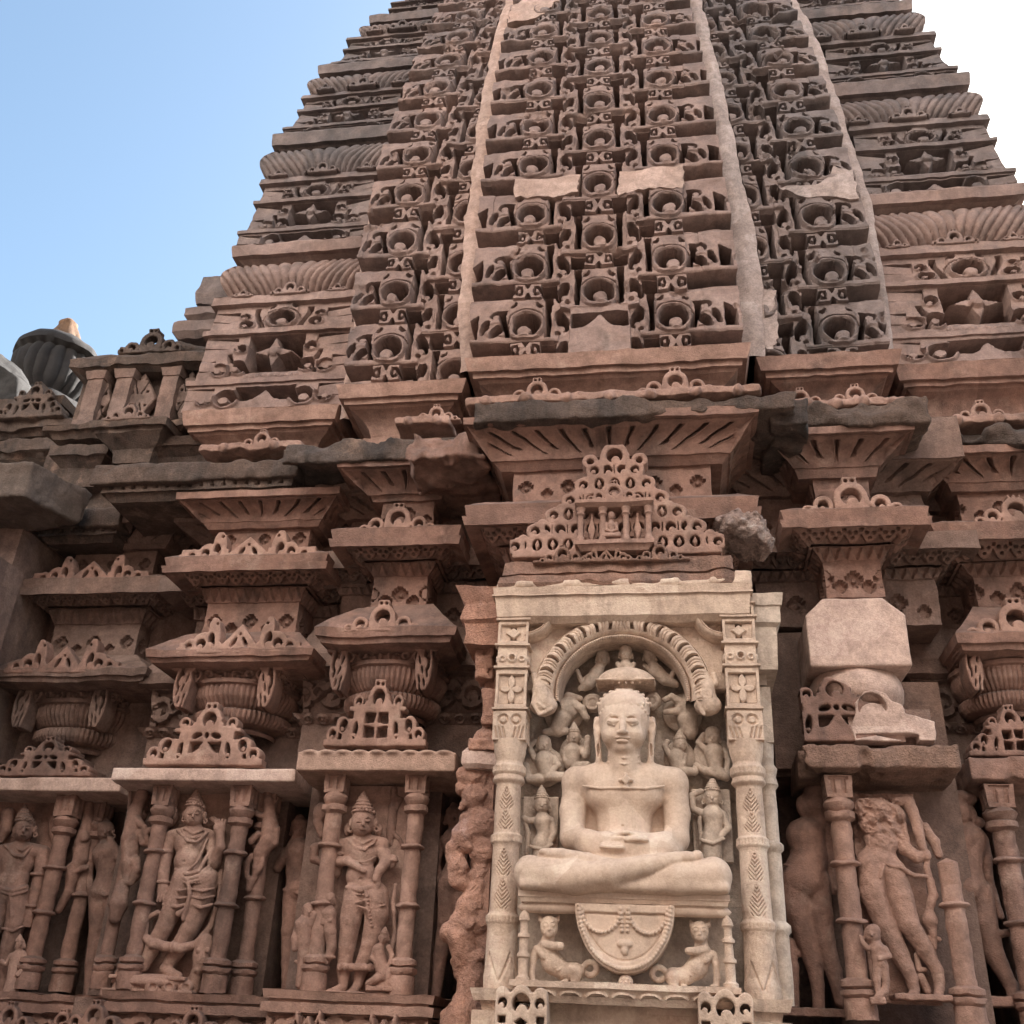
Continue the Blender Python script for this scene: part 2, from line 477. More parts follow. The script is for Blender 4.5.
def r_line(t0=.5, d=.012, wd=.008):
    def f(u, t, L, W): return -d * sst(np.abs(t - t0) * L - wd, .006)
    return f
def r_bumps(p=.09, h=.012):
    def f(u, t, L, W):
        x = per(u, p); y = (t - .5) * L
        r = min(p, L) * .42
        return h * (sst(np.abs(np.hypot(x, y) - r * .8) - r * .16, .006) + sst(np.hypot(x, y) - r * .3, .006))
    return f

def moulding(name, cx, wd, yf, yb, segs, mat, parent, du=.0065, rough=.004, sides=True, wscale=.09, centre=None, sdu=None, mb=None, bow=0.0):
    """A block whose profile runs round its left, front and right faces, mitred at the corners.
    segs: (z0, o0, z1, o1[, relief]) from the bottom up, o = how far it stands out of the plain face at yf."""
    own = mb is None
    if own: mb = MB()
    full = [segs[0]]
    for sg in segs[1:]:                                     # close every jump with a plain step
        z_, o_ = full[-1][2], full[-1][3]
        if abs(z_ - sg[0]) + abs(o_ - sg[1]) > 1e-5: full.append((z_, o_, sg[0], sg[1]))
        full.append(sg)
    segs = full
    zb, ob = segs[0][0], segs[0][1]; zt, ot = segs[-1][2], segs[-1][3]
    for sg in segs:
        z0, o0, z1, o1 = sg[:4]; rel = sg[4] if len(sg) > 4 else None
        L = math.hypot(z1 - z0, o1 - o0)
        if L < 1e-6: continue
        nv = max(2, int(math.ceil(L / du)) + 1) if rel else max(2, int(math.ceil(L / .03)) + 1)
        t = np.linspace(0, 1, nv)
        o = o0 + (o1 - o0) * t; z = z0 + (z1 - z0) * t
        if len(sg) > 5:                                     # rounded: belly of the given height
            bel = sg[5] * np.sin(np.pi * t); o = o + bel * (z1 - z0) / L; z = z - bel * (o1 - o0) / L
        no, nz = (z1 - z0) / L, -(o1 - o0) / L
        # front
        W = wd + o0 + o1
        nu = max(2, int(math.ceil(W / du)) + 1) if rel else max(3, int(math.ceil(W / .05)) + 1)
        s_ = np.linspace(-1, 1, nu)[:, None]
        hw = wd / 2 + o[None, :]
        u = s_ * hw
        h = np.zeros_like(u)
        if rel:
            h = rel(u, np.broadcast_to(t[None], u.shape), L, W)
            h = h * np.clip((hw - np.abs(u)) / .012, 0, 1)
        P = np.stack([cx + u, yf - o[None] - h * no + 0 * u, z[None] + h * nz + 0 * u], -1)
        if bow: P[..., 1] -= bow * (1 - s_ ** 2)
        mb.grid(P)
        if sides:
            for sg_ in (-1, 1):
                dp = yb - yf
                nu = max(2, int(math.ceil((dp + max(o0, o1)) / (sdu or du * 1.6))) + 1) if rel else 3
                a = np.linspace(0, 1, nu)[:, None]
                y = yf - o[None] + a * (yb - yf + o[None])
                h = np.zeros_like(y)
                if rel:
                    Ws = dp + o[None] + 0 * y
                    h = rel(y - (yf + yb) / 2, np.broadcast_to(t[None], y.shape), L, dp)
                    h = h * np.clip((y - yf + o[None]) / .012, 0, 1)
                P = np.stack([cx + sg_ * (wd / 2 + o[None] + h * no) + 0 * y, y, z[None] + h * nz + 0 * y], -1)
                mb.grid(P, flip=sg_ < 0)
    for z, o, up in ((zb, ob, False), (zt, ot, True)):
        x = np.linspace(cx - wd / 2 - o, cx + wd / 2 + o, 9)[:, None] + np.zeros((1, 5))
        y = np.linspace(yf - o, yb, 5)[None] + np.zeros((9, 1))
        if bow: y = y - bow * (1 - np.linspace(-1, 1, 9)[:, None] ** 2) * (1 - np.linspace(0, 1, 5)[None])
        mb.grid(np.stack([x, y, np.full_like(x, z)], -1), flip=not up)
    if own: return mb.build(name, mat, parent, rough=rough, scale=wscale)
    return mb

def fretwork(name, f, x0, x1, z0, z1, yf, th, mat, parent, res=.006, rough=.002, bulge=None):
    """flat carved stone: a 2D outline given real thickness, edges rounded; f(x, z) in metres from (centre, base)"""
    cx = (x0 + x1) / 2; pad = 3 * res
    S = SDF((x0 - pad, yf - (bulge or 0) - pad, z0 - pad), (x1 + pad, yf + th + pad, z1 + pad), res)
    X = S.ax[0][:, None]; Z = S.ax[2][None, :]
    d2 = f(X - cx, Z - z0).astype(F32)
    d2 = np.maximum(d2, np.maximum(z0 - Z, Z - z1))
    Y = S.ax[1]
    dy = np.abs(Y - (yf + th / 2)) - th / 2
    a = d2[:, None, :] + .0; b = dy[None, :, None]
    r = .004
    S.D = (np.hypot(np.maximum(a + r, 0), np.maximum(b + r, 0)) + np.minimum(np.maximum(a + r, b + r), 0) - r).astype(F32)
    return S.build(name, mat, parent, rough=rough, scale=.05)

# ------------------------------------------------------------------ ground
mb = MB()
mb.add([(-600, -600, 0), (600, -600, 0), (600, 600, 0), (-600, 600, 0)], [(0, 1, 2, 3)])
g = mb.build('ground', GROUND)
tag(g, 'pale stone paving around the temple', 'ground', kind='structure')

# --- 2D outlines of pierced pediments; x from the middle, z from the foot
def ped_small(w, h, kind=0):
    def f(x, z):
        X = x / (w / 2); Y = z / h; k = min(w / 2, h)
        aX = np.abs(X)
        b = U(rect(X, Y, 0, .05, 1, .055), rect(X, Y, 0, .25, .66, .16, .03))
        b = U(b, rect(X, Y, 0, .48, .46, .14, .03))
        b = U(b, rect(X, Y, 0, .555, .56, .035, .02))
        b = U(b, U(circ(aX, Y, .84, .17, .12), circ(aX, Y, .66, .31, .13)))
        b = U(b, U(circ(aX, Y, .40, .66, .10), circ(X, Y, 0, .74, .19)))
        b = U(b, rect(X, Y, 0, .66, .26, .10)); b = U(b, rect(X, Y, 0, .93, .11, .075, .03))
        hl = U(X_(circ(aX, Y, .84, .17, .065), -circ(aX, Y, .85, .13, .035)), X_(ell2(aX, Y, .64, .30, .07, .10, .4), -circ(aX, Y, .66, .25, .035)))
        hl = U(hl, X_(ell2(aX, Y, .40, .23, .045, .13, .15), -circ(aX, Y, .41, .16, .03)))
        hl = U(hl, X_(circ(X, Y, 0, .72, .12), -circ(X, Y, .01, .645, .065)))
        hl = U(hl, X_(circ(aX, Y, .39, .66, .055), -circ(aX, Y, .40, .63, .03)))
        hl = U(hl, U(rect(aX, Y, .24, .74, .02, .07), circ(aX, Y, .05, .93, .03)))
        if kind == 0:
            q = X_(rect(aX, np.abs(Y - .31), .13, .10, .105, .085), -U(ell2(X, Y, 0, .31, .16, .035), ell2(X, Y, 0, .31, .035, .16)))
        elif kind == 1:
            q = X_(rect(X, Y, 0, .27, .26, .09), -(Y - .18 - .16 * np.exp(-(X / .10) ** 2) - .05 * (1 - aX / .3)))
            q = U(q, U(ell2(aX, Y, .16, .46, .09, .045, -.3), circ(X, Y, 0, .47, .04)))
        else:
            q = X_(rect(X, Y, 0, .26, .24, .10), -(Y - .17 - .16 * np.exp(-(X / .10) ** 2)))
            q = U(q, rect(aX, Y, .16, .46, .07, .03))
        hl = U(hl, q)
        return X_(b, -hl) * k
    return f
def ped_scroll(w, h, kind=0):
    def f(x, z):
        X = x / (w / 2); Y = z / h; k = min(w / 2, h); aX = np.abs(X); s = h / (w / 2)
        y = Y * s                                   # same scale both ways, x unit = w/2
        b = rect(X, y, 0, .05, 1.0, .055, .02)
        if kind == 0:                               # one horseshoe, scrolls at its feet
            r = min(.62 * s * .62, .34)
            b = U(b, circ(X, y, 0, .08 + r, r)); b = U(b, rect(X, y, 0, r * .6, r * 1.05, r * .6))
            b = U(b, rect(X, y, 0, .08 + 2.1 * r, r * .45, r * .28, .03))
            b = U(b, U(circ(aX, y, r * 1.7, .14 + r * .25, r * .62), circ(aX, y, r * 2.6, .1, r * .42)))
            b = U(b, rect(aX, y, r * 2.1, .05, r * .9, .10))
            hl = X_(circ(X, y, 0, .08 + r * .95, r * .60), -circ(X, y, r * .05, .08 + r * .55, r * .34))
            hl = U(hl, X_(circ(aX, y, r * 1.7, .14 + r * .2, r * .34), -circ(aX, y, r * 1.75, .14, r * .18)))
            hl = U(hl, circ(aX, y, r * 2.6, .1, r * .18)); hl = U(hl, circ(aX, y, r * .2, .08 + 2.1 * r, r * .13))
        else:                                       # two leaf scrolls and a bud between them
            c = .42
            b = U(b, ell2(aX, y, c, s * .50, .10, s * .52, -.12)); b = U(b, circ(aX, y, c + .16, s * .30, s * .30))
            b = U(b, circ(aX, y, c + .36, s * .22, s * .20)); b = U(b, rect(aX, y, c + .2, .06, .34, .12))
            b = U(b, X_(rect(X, y, 0, s * .4, .30, s * .4), (y - s * .80 + np.abs(X) * 2.0 * s)))
            hl = X_(ell2(aX, y, c + .03, s * .36, .055, s * .22, -.1), -circ(aX, y, c + .05, s * .22, s * .10))
            hl = U(hl, X_(circ(aX, y, c + .19, s * .27, s * .13), -circ(aX, y, c + .20, s * .20, s * .07)))
            hl = U(hl, circ(aX, y, c + .38, s * .2, s * .09)); hl = U(hl, circ(aX, y, c - .02, s * .82, .022))
            hl = U(hl, U(ell2(aX, y, .09, s * .30, .03, s * .16, .5), circ(X, y, 0, s * .52, .02)))
        return X_(b, -hl) * (w / 2)
    return f
def leaf_bracket(w, h):
    """corner bracket: leaf with two rows of curls, hanging"""
    def f(x, z):
        X = x / (w / 2); Y = z / h
        b = rect(X, Y, 0, .90, 1, .11, .05)
        b = U(b, ell2(X, Y, .15, .50, .72, .52, 0)); b = U(b, circ(X, Y * 1.0, .25, .16, .38))
        hl = X_(ell2(X, Y, -.10, .62, .30, .20, .5), -ell2(X, Y, .0, .56, .18, .10, .4))
        for cx, cy in ((-.15, .34), (.25, .42), (.05, .16), (.45, .22), (.5, .62), (.35, .04)):
            hl = U(hl, ell2(X, Y, cx, cy, .13, .055, .7))
        return X_(b, -hl) * min(w / 2, h) * .6
    return f

# ------------------------------------------------------------------ the tower
def lean(z, Y0): return Y0 + .022 * np.maximum(z - 6, 0) ** 2
_rz = np.array([4.65, 5.22, 5.80, 6.37, 6.94, 7.53, 8.14, 8.67, 9.24, 9.75, 10.26, 10.76, 11.25, 11.73, 12.2, 12.66, 13.1, 13.6, 14.1])
_ri = np.arange(len(_rz)) - 3.0
def rowmap(z): return np.interp(z, _rz, _ri)
def carve(h, d, depth, e=.012): return h - depth * sst(d, e)

def arch_block(h, a, y, s=1.0):
    """one horseshoe block: a, y metres from its eye"""
    blk = rect(a, y, 0, .055 * s, .135 * s, .195 * s, .10 * s)
    h = h + .022 * sst(blk, .016)
    h = h + .014 * sst(np.abs(np.hypot(a, y) - .130 * s) - .009 * s, .010) * sst(-.10 * s - y, .02)
    eye = X_(X_(circ(a, y, 0, 0, .106 * s), -circ(a, y, .012 * s, -.066 * s, .056 * s)), -y - .10 * s)
    h = carve(h, eye, .42, .012)
    h = h + .02 * sst(circ(a, y, .016 * s, -.066 * s, .05 * s), .03)
    h = carve(h, np.abs(blk) - .004, .012, .006)
    h = carve(h, np.abs(np.hypot(a, y) - .152 * s) - .004 + 10 * np.clip(-y - .02, 0, 1), .03, .007)
    h = carve(h, ell2(np.abs(a), y, .098 * s, .195 * s, .020 * s, .030 * s, .6), .10, .008)
    return h
def xleaf(h, a, y):
    h = np.where((np.abs(a) < .112) & (np.abs(y) < .068), np.maximum(h, .004), h)
    aa = np.abs(a); ya = np.abs(y)
    d = X_(np.abs(np.hypot(aa - .066, y) - .034) - .0095, .050 - aa)
    d = U(d, X_(ya - .066, aa * 1.9 - ya + .022))
    d = U(d, circ(aa, ya, .052, .010, .008))
    return carve(h, d, .14, .008)
def leafcurl(h, a, y, s=1):
    h = h + .016 * sst(ell2(a, y, 0, .02, .072, .14), .012)
    hole = X_(ell2(a, y, .004, .03, .042, .10, -.28 * s), -circ(a, y, s * .012, -.045, .034))
    h = carve(h, hole, .28, .010)
    return carve(h, circ(a, y, s * .03, -.085, .018), .05, .008)
def volute(h, a, y):
    """leaf scroll on the outer flank of an arch, a grows outward"""
    h = carve(h, X_(np.abs(a - .162 - .02 * np.sin(y * 16)) - .018, np.abs(y - .03) - .13), .30, .010)
    h = carve(h, ell2(a, y, .228, -.035, .038, .062, .5), .26, .010)
    h = carve(h, X_(ell2(a, y, .225, .125, .052, .034, -.2), -ell2(a, y, .232, .108, .036, .026, -.2)), .18, .010)
    h = carve(h, ell2(a, y, .315, .005, .024, .065, .3), .22, .012)
    h = carve(h, X_(rect(a, y, .415, .02, .040, .13), (a - .40) * .8 + y - .10), .26, .012)
    h = h + .012 * sst(X_(np.abs(np.hypot(a - .23, y + .02) - .075) - .012, -y - .09), .010)
    return carve(h, circ(a, y, .265, -.085, .016), .05, .008)

def lattice(u, z, bottom=6.12):
    r = rowmap(z); P = .56 - .008 * np.clip(z - 6, 0, 6)
    q = P / .575
    au = np.abs(u)
    h = np.zeros_like(u)
    y0 = ((r + .27) % 1 - .27) * .575           # canonical metres inside a row
    y1 = ((r - .5 + .27) % 1 - .27) * .575
    side = sst(.30 - au, .01)
    kk = np.floor(r + .27) * 7.13 + np.round((u + 5) / .55) * 3.77
    h = h + .016 * (np.sin(kk * 12.9898) * 43758.5453 % 1 - .5)
    # every course leans back a little and steps out again at the next
    h = h - side * .028 * np.clip((y0 + .15) / .57, 0, 1) - (1 - side) * .026 * np.clip((y1 + .15) / .57, 0, 1)
    h = h + .010 * sst(np.abs(y0 + .125) - .02, .010) * side + .010 * sst(np.abs(y1 + .125) - .02, .010) * (1 - side)
    # side columns
    a = au - .55
    band = sst(np.abs(y0 - .345) - .072, .014)
    hs = h - .014 * band * (np.abs(a) > .115)
    hs = arch_block(hs, a, y0)
    hs = xleaf(hs, a, y0 - .345)
    hs = volute(hs, a, y0)
    hs = carve(hs, rect(a, y0, .36, .355, .245, .050), .34, .012)
    hs = hs + .20 * sst(np.abs(y0 - .325) - .008, .010) * sst(rect(a, y0, .36, .355, .23, .05), .01)
    hs = carve(hs, X_(np.abs(a + .165) - .018 - .012 * np.clip((y0 - .1) * 4, 0, 1), np.abs(y0 - .075) - .19), .34, .010)
    hs = carve(hs, rect(a, y0, -.168, .345, .056, .058), .45, .010)
    # middle column, half a course higher
    hc = h - .014 * sst(np.abs(y1 - .345) - .072, .014)
    hc = arch_block(hc, u, y1)
    hc = xleaf(hc, u, y1 - .345)
    hc = carve(hc, X_(np.abs(au - .165) - .018 - .012 * np.clip((y1 - .1) * 4, 0, 1), np.abs(y1 - .075) - .19), .34, .010)
    hc = carve(hc, rect(au, y1, .168, .345, .056, .058), .45, .010)
    b = au - .275
    hc = leafcurl(hc, b, y1, -1); hs = leafcurl(hs, b, y0, 1)
    h = np.where(au > .30, hs, hc)
    b0 = sst(np.abs(b) - .06, .01)
    h = np.where((au > .215) & (au < .335), np.minimum(hs, hc) * .5 + .5 * np.where(y0 < .18, hs, hc), h)
    # bottom course under the middle column: a low field with a lotus bud
    low = (z < bottom + .40) & (au < .225)
    yy = z - bottom
    bud = X_(np.abs(yy - .27) - .065, -(.34 - .10 - yy + .12 - au * .55 - .06 * np.exp(-(u / .05) ** 2) * 0))
    slot = X_(rect(u, yy, 0, .27, .21, .065), -(yy - .20 - .10 * np.exp(-(u / .06) ** 2) - .03 * (1 - au / .2)))
    hl = carve(np.zeros_like(u), slot, .3, .012)
    h = np.where(low, hl, h)
    return h

def panel(name, fx0, fx1, Y0, z0, z1, f, mat, parent, res=.0075, skirt=.50, rough=.008, chip=.0):
    nz = int((z1 - z0) * 1.04 / res); nx = int((fx1(z0) - fx0(z0)) / res)
    z = np.linspace(z0, z1, nz); s_ = np.linspace(0, 1, nx)[:, None]
    X = fx0(z)[None] + s_ * (fx1(z) - fx0(z))[None]
    Z = np.broadcast_to(z[None], X.shape)
    h = f(X, Z)
    if not chip: chip = .03
    if chip:
        n = fbm(X * 4.1, Z * 4.1, 0 * X + 3.3, 5)
        h = h - chip * np.clip((n - .55) * 3, 0, 1.6) * (h > -.05)
    dy = .044 * np.maximum(z - 6, 0); ln = np.sqrt(1 + dy * dy)
    Yc = lean(z, Y0)
    P = np.stack([X, Yc[None] - h / ln[None], Z + h * (dy / ln)[None]], -1)
    mb = MB()
    mb.grid(P)
    for i, fl in ((0, True), (-1, False)):
        e = np.stack([P[i] + np.array([0, k * skirt / 4, 0]) for k in range(5)], 0)
        mb.grid(e, flip=fl)
    for j, fl in ((0, True), (-1, False)):
        e = np.stack([P[:, j] + np.array([0, k * skirt / 2, 0]) for k in range(3)], 1)
        mb.grid(e, flip=not fl)
    return mb.build(name, mat, parent, rough=rough, scale=.11, smooth=40)

lin = lambda *pts: (lambda z: np.interp(z, [p[0] for p in pts], [p[1] for p in pts]))
tower = thing('temple_tower', 'tall curved sandstone temple spire covered in horseshoe arch lattice carving', 'tower', (-.1, 3.4, 0))
ZT = 13.4
cx0 = lin((6, -1.07), (6.6, -1.115), (8.7, -1.12), (9.65, -1.11), (10.6, -1.08), (13.4, -.92)); cx1 = lin((6, .92), (7.4, .90), (8.8, .845), (9.8, .785), (10.4, .745), (13.4, .58))
cmid = lin((6, -.115), (10.5, -.15), (13.4, -.17))
panel('lattice_panel', cx0, cx1, .9, 6.06, ZT, lambda X, Z: lattice((X - cmid(Z)) * (1 + .008 * (Z - 6)), Z), TOWER, tower)
lx0 = lin((6, -2.13), (6.6, -2.16), (7.8, -2.20), (9, -2.17), (10, -2.10), (11.4, -2.00), (13.4, -1.7)); lx1 = lin((6, -1.19), (6.9, -1.26), (8, -1.27), (9.6, -1.27), (10.7, -1.24), (13.4, -1.06))
larch = lin((6.3, -1.78), (8, -1.80), (8.7, -1.79), (9.6, -1.735), (10.6, -1.64), (11.1, -1.59), (13.4, -1.3))
panel('lattice_panel', lx0, lx1, 1.15, 6.06, ZT, lambda X, Z: lattice(X - larch(Z) - .53, Z - .05, 5.6), TOWER, tower)
rx0 = lin((6, 1.08), (6.8, 1.12), (7.4, 1.10), (8.4, 1.03), (9.5, .96), (10.8, .88), (13.4, .70)); rx1 = lin((6, 1.97), (6.8, 1.985), (7.7, 1.965), (8.6, 1.92), (9.9, 1.835), (10.8, 1.75), (13.4, 1.35))
rarch = lin((6.4, 1.62), (7.5, 1.585), (8.7, 1.54), (9.7, 1.48), (10.66, 1.36), (13.4, .98))
panel('lattice_panel', rx0, rx1, 1.15, 6.12, ZT, lambda X, Z: lattice(X - rarch(Z) + .53, Z + .01, 5.6), TOWERD, tower, chip=.05)

def strip(name, fa, fb, Y0, z0, z1, mat, rag=.03, seed=0, ex=.03):
    z = np.linspace(z0, z1, 240)
    n0 = fbm(z * 5.0, 0 * z + seed, 0 * z + 1.1, 4) * rag; n1 = fbm(z * 5.0, 0 * z + seed + 9, 0 * z + 4.1, 4) * rag
    s_ = np.linspace(0, 1, 14)[:, None]
    X = (fa(z) - ex + n0)[None] * (1 - s_) + (fb(z) + ex + n1)[None] * s_
    Y = lean(z, Y0)[None] + .0 * X - .02 * np.sin(np.pi * s_) + .012 * fbm(X * 6, 0 * X + seed, (0 * X + z[None]) * 6)
    Z = np.broadcast_to(z[None], X.shape)
    P = np.stack([X, Y, Z], -1)
    mb = MB(); mb.grid(P)
    for i, fl in ((0, True), (-1, False)):
        mb.grid(np.stack([P[i], P[i] + np.array([0, .3, 0])], 0), flip=fl)
    return mb.build(name, mat, tower)
strip('mortar_strip', lx1, cx0, 1.11, 6.12, ZT, MORTAR, rag=.014, seed=1, ex=.0)
strip('mortar_strip', cx1, rx0, 1.11, 6.12, ZT, GMORTAR, rag=.012, seed=2, ex=-.005)
# corner bands: tiers of carving with a ribbed cushion between them
clx0 = lin((6.2, -3.64), (7.5, -3.68), (8.1, -3.56), (9.2, -3.60), (9.7, -3.56), (11.1, -3.36), (11.95, -3.13), (12.8, -2.86), (13.5, -2.55))
clx1 = lin((6.2, -2.28), (7.5, -2.33), (9, -2.32), (9.84, -2.28), (11, -2.18), (12.3, -2.09), (13.5, -1.86))
crx0 = lin((6.3, 2.09), (7.9, 2.13), (8.4, 2.10), (9.3, 2.06), (10.8, 1.97), (13.5, 1.64))
crx1 = lin((6.2, 3.50), (7.5, 3.50), (8.03, 3.38), (9, 3.34), (9.65, 3.27), (10.3, 3.20), (11.3, 3.04), (12.3, 2.78), (13.5, 2.3))
strip('mortar_strip', clx1, lx0, 1.50, 6.0, ZT, MORTAR, rag=.012, seed=3, ex=-.03)
strip('mortar_strip', rx1, crx0, 1.42, 6.18, ZT, GMORTAR, rag=.012, seed=4, ex=-.02)

def tierA(u, t, L, W):
    x = u / W * 1.14; y = t * L; s = L / .26
    h = np.zeros_like(u); ax = np.abs(x)
    slot = X_(rect(ax, y, .10, .15 * s, .11, .075 * s), -(y - (.10 + .09 * np.exp(-(x / .05) ** 2)) * s))
    h = carve(h, slot, .3)
    h = carve(h, rect(ax, y, .50, .17 * s, .12, .055 * s), .3)
    for c, r in ((.27, .075), (.42, .055)):
        d = X_(circ(ax, y, c, .11 * s, r), -circ(ax, y, c + .012, .085 * s, r * .55))
        h = h + .025 * sst(circ(ax, y, c, .11 * s, r * 1.35), .015)
        h = carve(h, d, .14)
    return h
def tierB(u, t, L, W):
    x = u / W * 1.12; s = L / .50; y = (t - .5) * .50
    h = np.zeros_like(u); ax = np.abs(x)
    sq = rect(x, y, 0, .04, .205, .19)
    h = carve(h, sq, .34)
    lob = U(ell2(x, y, 0, .04, .055, .185), ell2(x, y, 0, .04, .185, .055))
    lob = U(U(circ(x, y, 0, .04, .05), rhomb(x, y, 0, .04, .075, .20)), rhomb(x, y, 0, .04, .20, .075))
    h = np.where(lob < .012, np.maximum(h, -.34 + .36 * sst(lob, .03) - .05 * sst(np.abs(np.abs(x) - np.abs(y - .04)) - .004, .012) * sst(.045 - np.hypot(x, y - .04), .01)), h)
    h = h + .03 * sst(circ(x, y, 0, .04, .045), .03)
    h = h + .012 * sst(np.abs(per(x, .05)) - .017, .01) * sst(np.abs(y + .20) - .02, .01) * sst(ax - .21, .01)
    for c, yy, r in ((.265, -.10, .06), (.40, -.12, .055), (.27, .10, .04)):
        h = h + .02 * sst(circ(ax, y, c, yy, r * 1.4), .015)
        h = carve(h, X_(circ(ax, y, c, yy, r), -circ(ax, y, c + .012, yy - .025, r * .55)), .16)
    h = carve(h, X_(np.abs(ax - .335 - .02 * np.sin(y * 14)) - .014, np.abs(y + .06) - .12), .09)
    h = carve(h, rect(ax, y, .55, -.07, .10, .05), .3)
    h = carve(h, rect(ax, y, .48, .175, .17, .05), .3)
    return h
def tierC(u, t, L, W):
    x = u / W * 1.12; y = (t - .42) * .38
    h = np.zeros_like(u); ax = np.abs(x)
    h = arch_block(h, x, y, .95)
    h = carve(h, X_(np.abs(ax - .185 - .03 * np.sin(y * 12)) - .016, np.abs(y - .02) - .15), .11)
    for c, yy, r in ((.275, -.07, .05), (.30, .06, .035)):
        h = h + .02 * sst(circ(ax, y, c, yy, r * 1.4), .015)
        h = carve(h, X_(circ(ax, y, c, yy, r), -circ(ax, y, c + .012, yy - .02, r * .55)), .16)
    h = carve(h, rect(ax, y, .52, .07, .16, .06), .3)
    return h

def corner(cuts, fx0, fx1, mat_of, parent, yb_add=1.5):
    for i, (z0, z1, z2, z3) in enumerate(cuts):          # carved tier z0..z1, cushion z1..z2, ledge z2..z3
        zm = (z0 + z1) / 2
        a, b = float(fx0(zm)), float(fx1(zm)); a2, b2 = float(fx0(z1)), float(fx1(z1))
        yf = float(lean(zm, 1.6))
        H = z1 - z0
        dl = min(.05, .03 * i)
        segs = [(z0, .04, z0 + .21 * H, .03, tierA), (z0 + .21 * H, .05, z0 + .25 * H, .05), (z0 + .25 * H, .05, z0 + .25 * H, .0),
                (z0 + .25 * H, .0, z0 + .65 * H, -.02 - dl, tierB), (z0 + .65 * H, -.02 - dl, z0 + .65 * H, .02 - dl), (z0 + .65 * H, .02 - dl, z0 + .69 * H, .02 - dl),
                (z0 + .69 * H, .02 - dl, z0 + .69 * H, -.02 - dl), (z0 + .69 * H, -.02 - dl, z0 + .92 * H, -.04 - dl, tierC), (z0 + .92 * H, -.04 - dl, z0 + .925 * H, .01 - dl), (z0 + .925 * H, .01 - dl, z1, .0 - dl)]
        t = moulding('carved_tier', (a + b) / 2, b - a, yf, yf + yb_add, segs, mat_of(i), parent, du=.010, rough=.006, sdu=.02)
        yc = float(lean((z1 + z2) / 2, 1.6)) - .0
        a, b = float(fx0(z2)), float(fx1(z2))
        hc = z2 - z1
        sg = [(z1 + .002, -.06, z1 + .03, -.05), (z1 + .03, -.05, z2 - .01, .0, r_ribsS(.076 if i < 3 else .07, .045, .42), .10)]
        moulding('ribbed_cushion', (a + b) / 2, b - a - .04, yc + .03, yc + yb_add, sg, mat_of(i + .5), t, du=.010, rough=.004, sdu=.02)
        sg = [(z2, -.10, z2 + .3 * (z3 - z2), -.02), (z2 + .3 * (z3 - z2), .03, z3 - .02, .045), (z3 - .02, .045, z3, .04)]
        yl = float(lean(z3, 1.6)) - .03
        a, b = float(fx0(z3)), float(fx1(z3))
        moulding('tier_ledge', (a + b) / 2, b - a, yl, yl + yb_add, sg, mat_of(i), t, rough=.008)
        # small horseshoes standing on the lip below the cushion
        for fx, w_ in ((-.36, .20), (0, .36), (.36, .20)):
            X = (a + b) / 2 + fx * (b - a)
            fretwork('crest', ped_scroll(w_, w_ * .48, 0), X - w_ / 2, X + w_ / 2, z1 - .015, z1 - .015 + w_ * .48, yf - .02, .08, mat_of(i), t, res=.0085)

cutsL = [(6.20, 7.47, 7.92, 8.11), (8.11, 9.12, 9.62, 9.85), (9.85, 10.65, 11.05, 11.24), (11.24, 11.96, 12.32, 12.5), (12.5, 13.0, 13.3, 13.4)]
cutsR = [(6.31, 7.54, 8.00, 8.17), (8.17, 9.19, 9.62, 9.85), (9.85, 10.72, 11.2, 11.4), (11.4, 12.1, 12.45, 12.6), (12.6, 13.05, 13.3, 13.4)]
corner(cutsL, clx0, clx1, lambda i: TOWER if i < .6 else TOWERD, tower)
corner(cutsR, crx0, crx1, lambda i: TOWER if i < .6 else TOWERD, tower)
# flared base courses under the bands
def tbase(cx, wd, yf, zt, mat, hgt=.42, yb=1.2):
    z = zt - hgt
    moulding('base_moulding', cx, wd, yf, yf + yb, [(z, -.16, z + .05, -.16), (z + .05, -.16, z + .05, -.20), (z + .05, -.20, z + .09, -.20), (z + .09, -.20, z + .25, -.06, None, -.03), (z + .25, -.06, z + .27, -.045), (z + .27, -.045, z + .27, -.015), (z + .27, -.015, z + .31, -.01),
             (z + .31, -.01, z + .31, .02), (z + .31, .02, zt, .05)], mat, tower, rough=.007)
tbase(-.075, 1.97, .9, 6.06, REDL)
tbase(-1.66, .93, 1.15, 6.06, REDL)
tbase(1.525, .92, 1.15, 6.12, RED)
tbase(-2.99, 1.28, 1.6, 6.20, REDL, .44)
tbase(2.85, 1.42, 1.6, 6.31, RED, .44)
# repairs in plain cement
def patch(name, px, Y0, mat, th=.02):
    P = []
    xs = [p[0] for p in px]; ys = [p[1] for p in px]
    pts = []
    for x, y in px:
        Y = Y0
        for _ in range(12): q = at(x, y, Y); Y = float(lean(q[2], Y0))
        pts.append(at(x, y, Y))
    pts = np.array(pts); n = len(pts); c = pts.mean(0)
    V = []; ring = 5
    for k in range(ring): V += list(c + (pts - c) * (k + 1) / ring + np.array([0, -th, 0]))
    V += list(pts + np.array([0, .14, 0])); V.append(c + np.array([0, -th, 0]))
    Q = []
    for k in range(ring):
        for i in range(n):
            j = (i + 1) % n
            Q.append((k * n + i, (k + 1) * n + i, (k + 1) * n + j, k * n + j))
    T = [(len(V) - 1, i, (i + 1) % n) for i in range(n)]
    V = weather(np.array(V), .010, .1)
    o = build(name, V, Q, mat, tower, smooth=40, tris=T)
    return o
def dens(poly, k=6, jit=1.5):
    out = []
    for (a, b), (c, d) in zip(poly, poly[1:] + poly[:1]):
        for i in range(k):
            t = i / k
            out.append((a + (c - a) * t + random.uniform(-jit, jit), b + (d - b) * t + random.uniform(-jit, jit)))
    return out
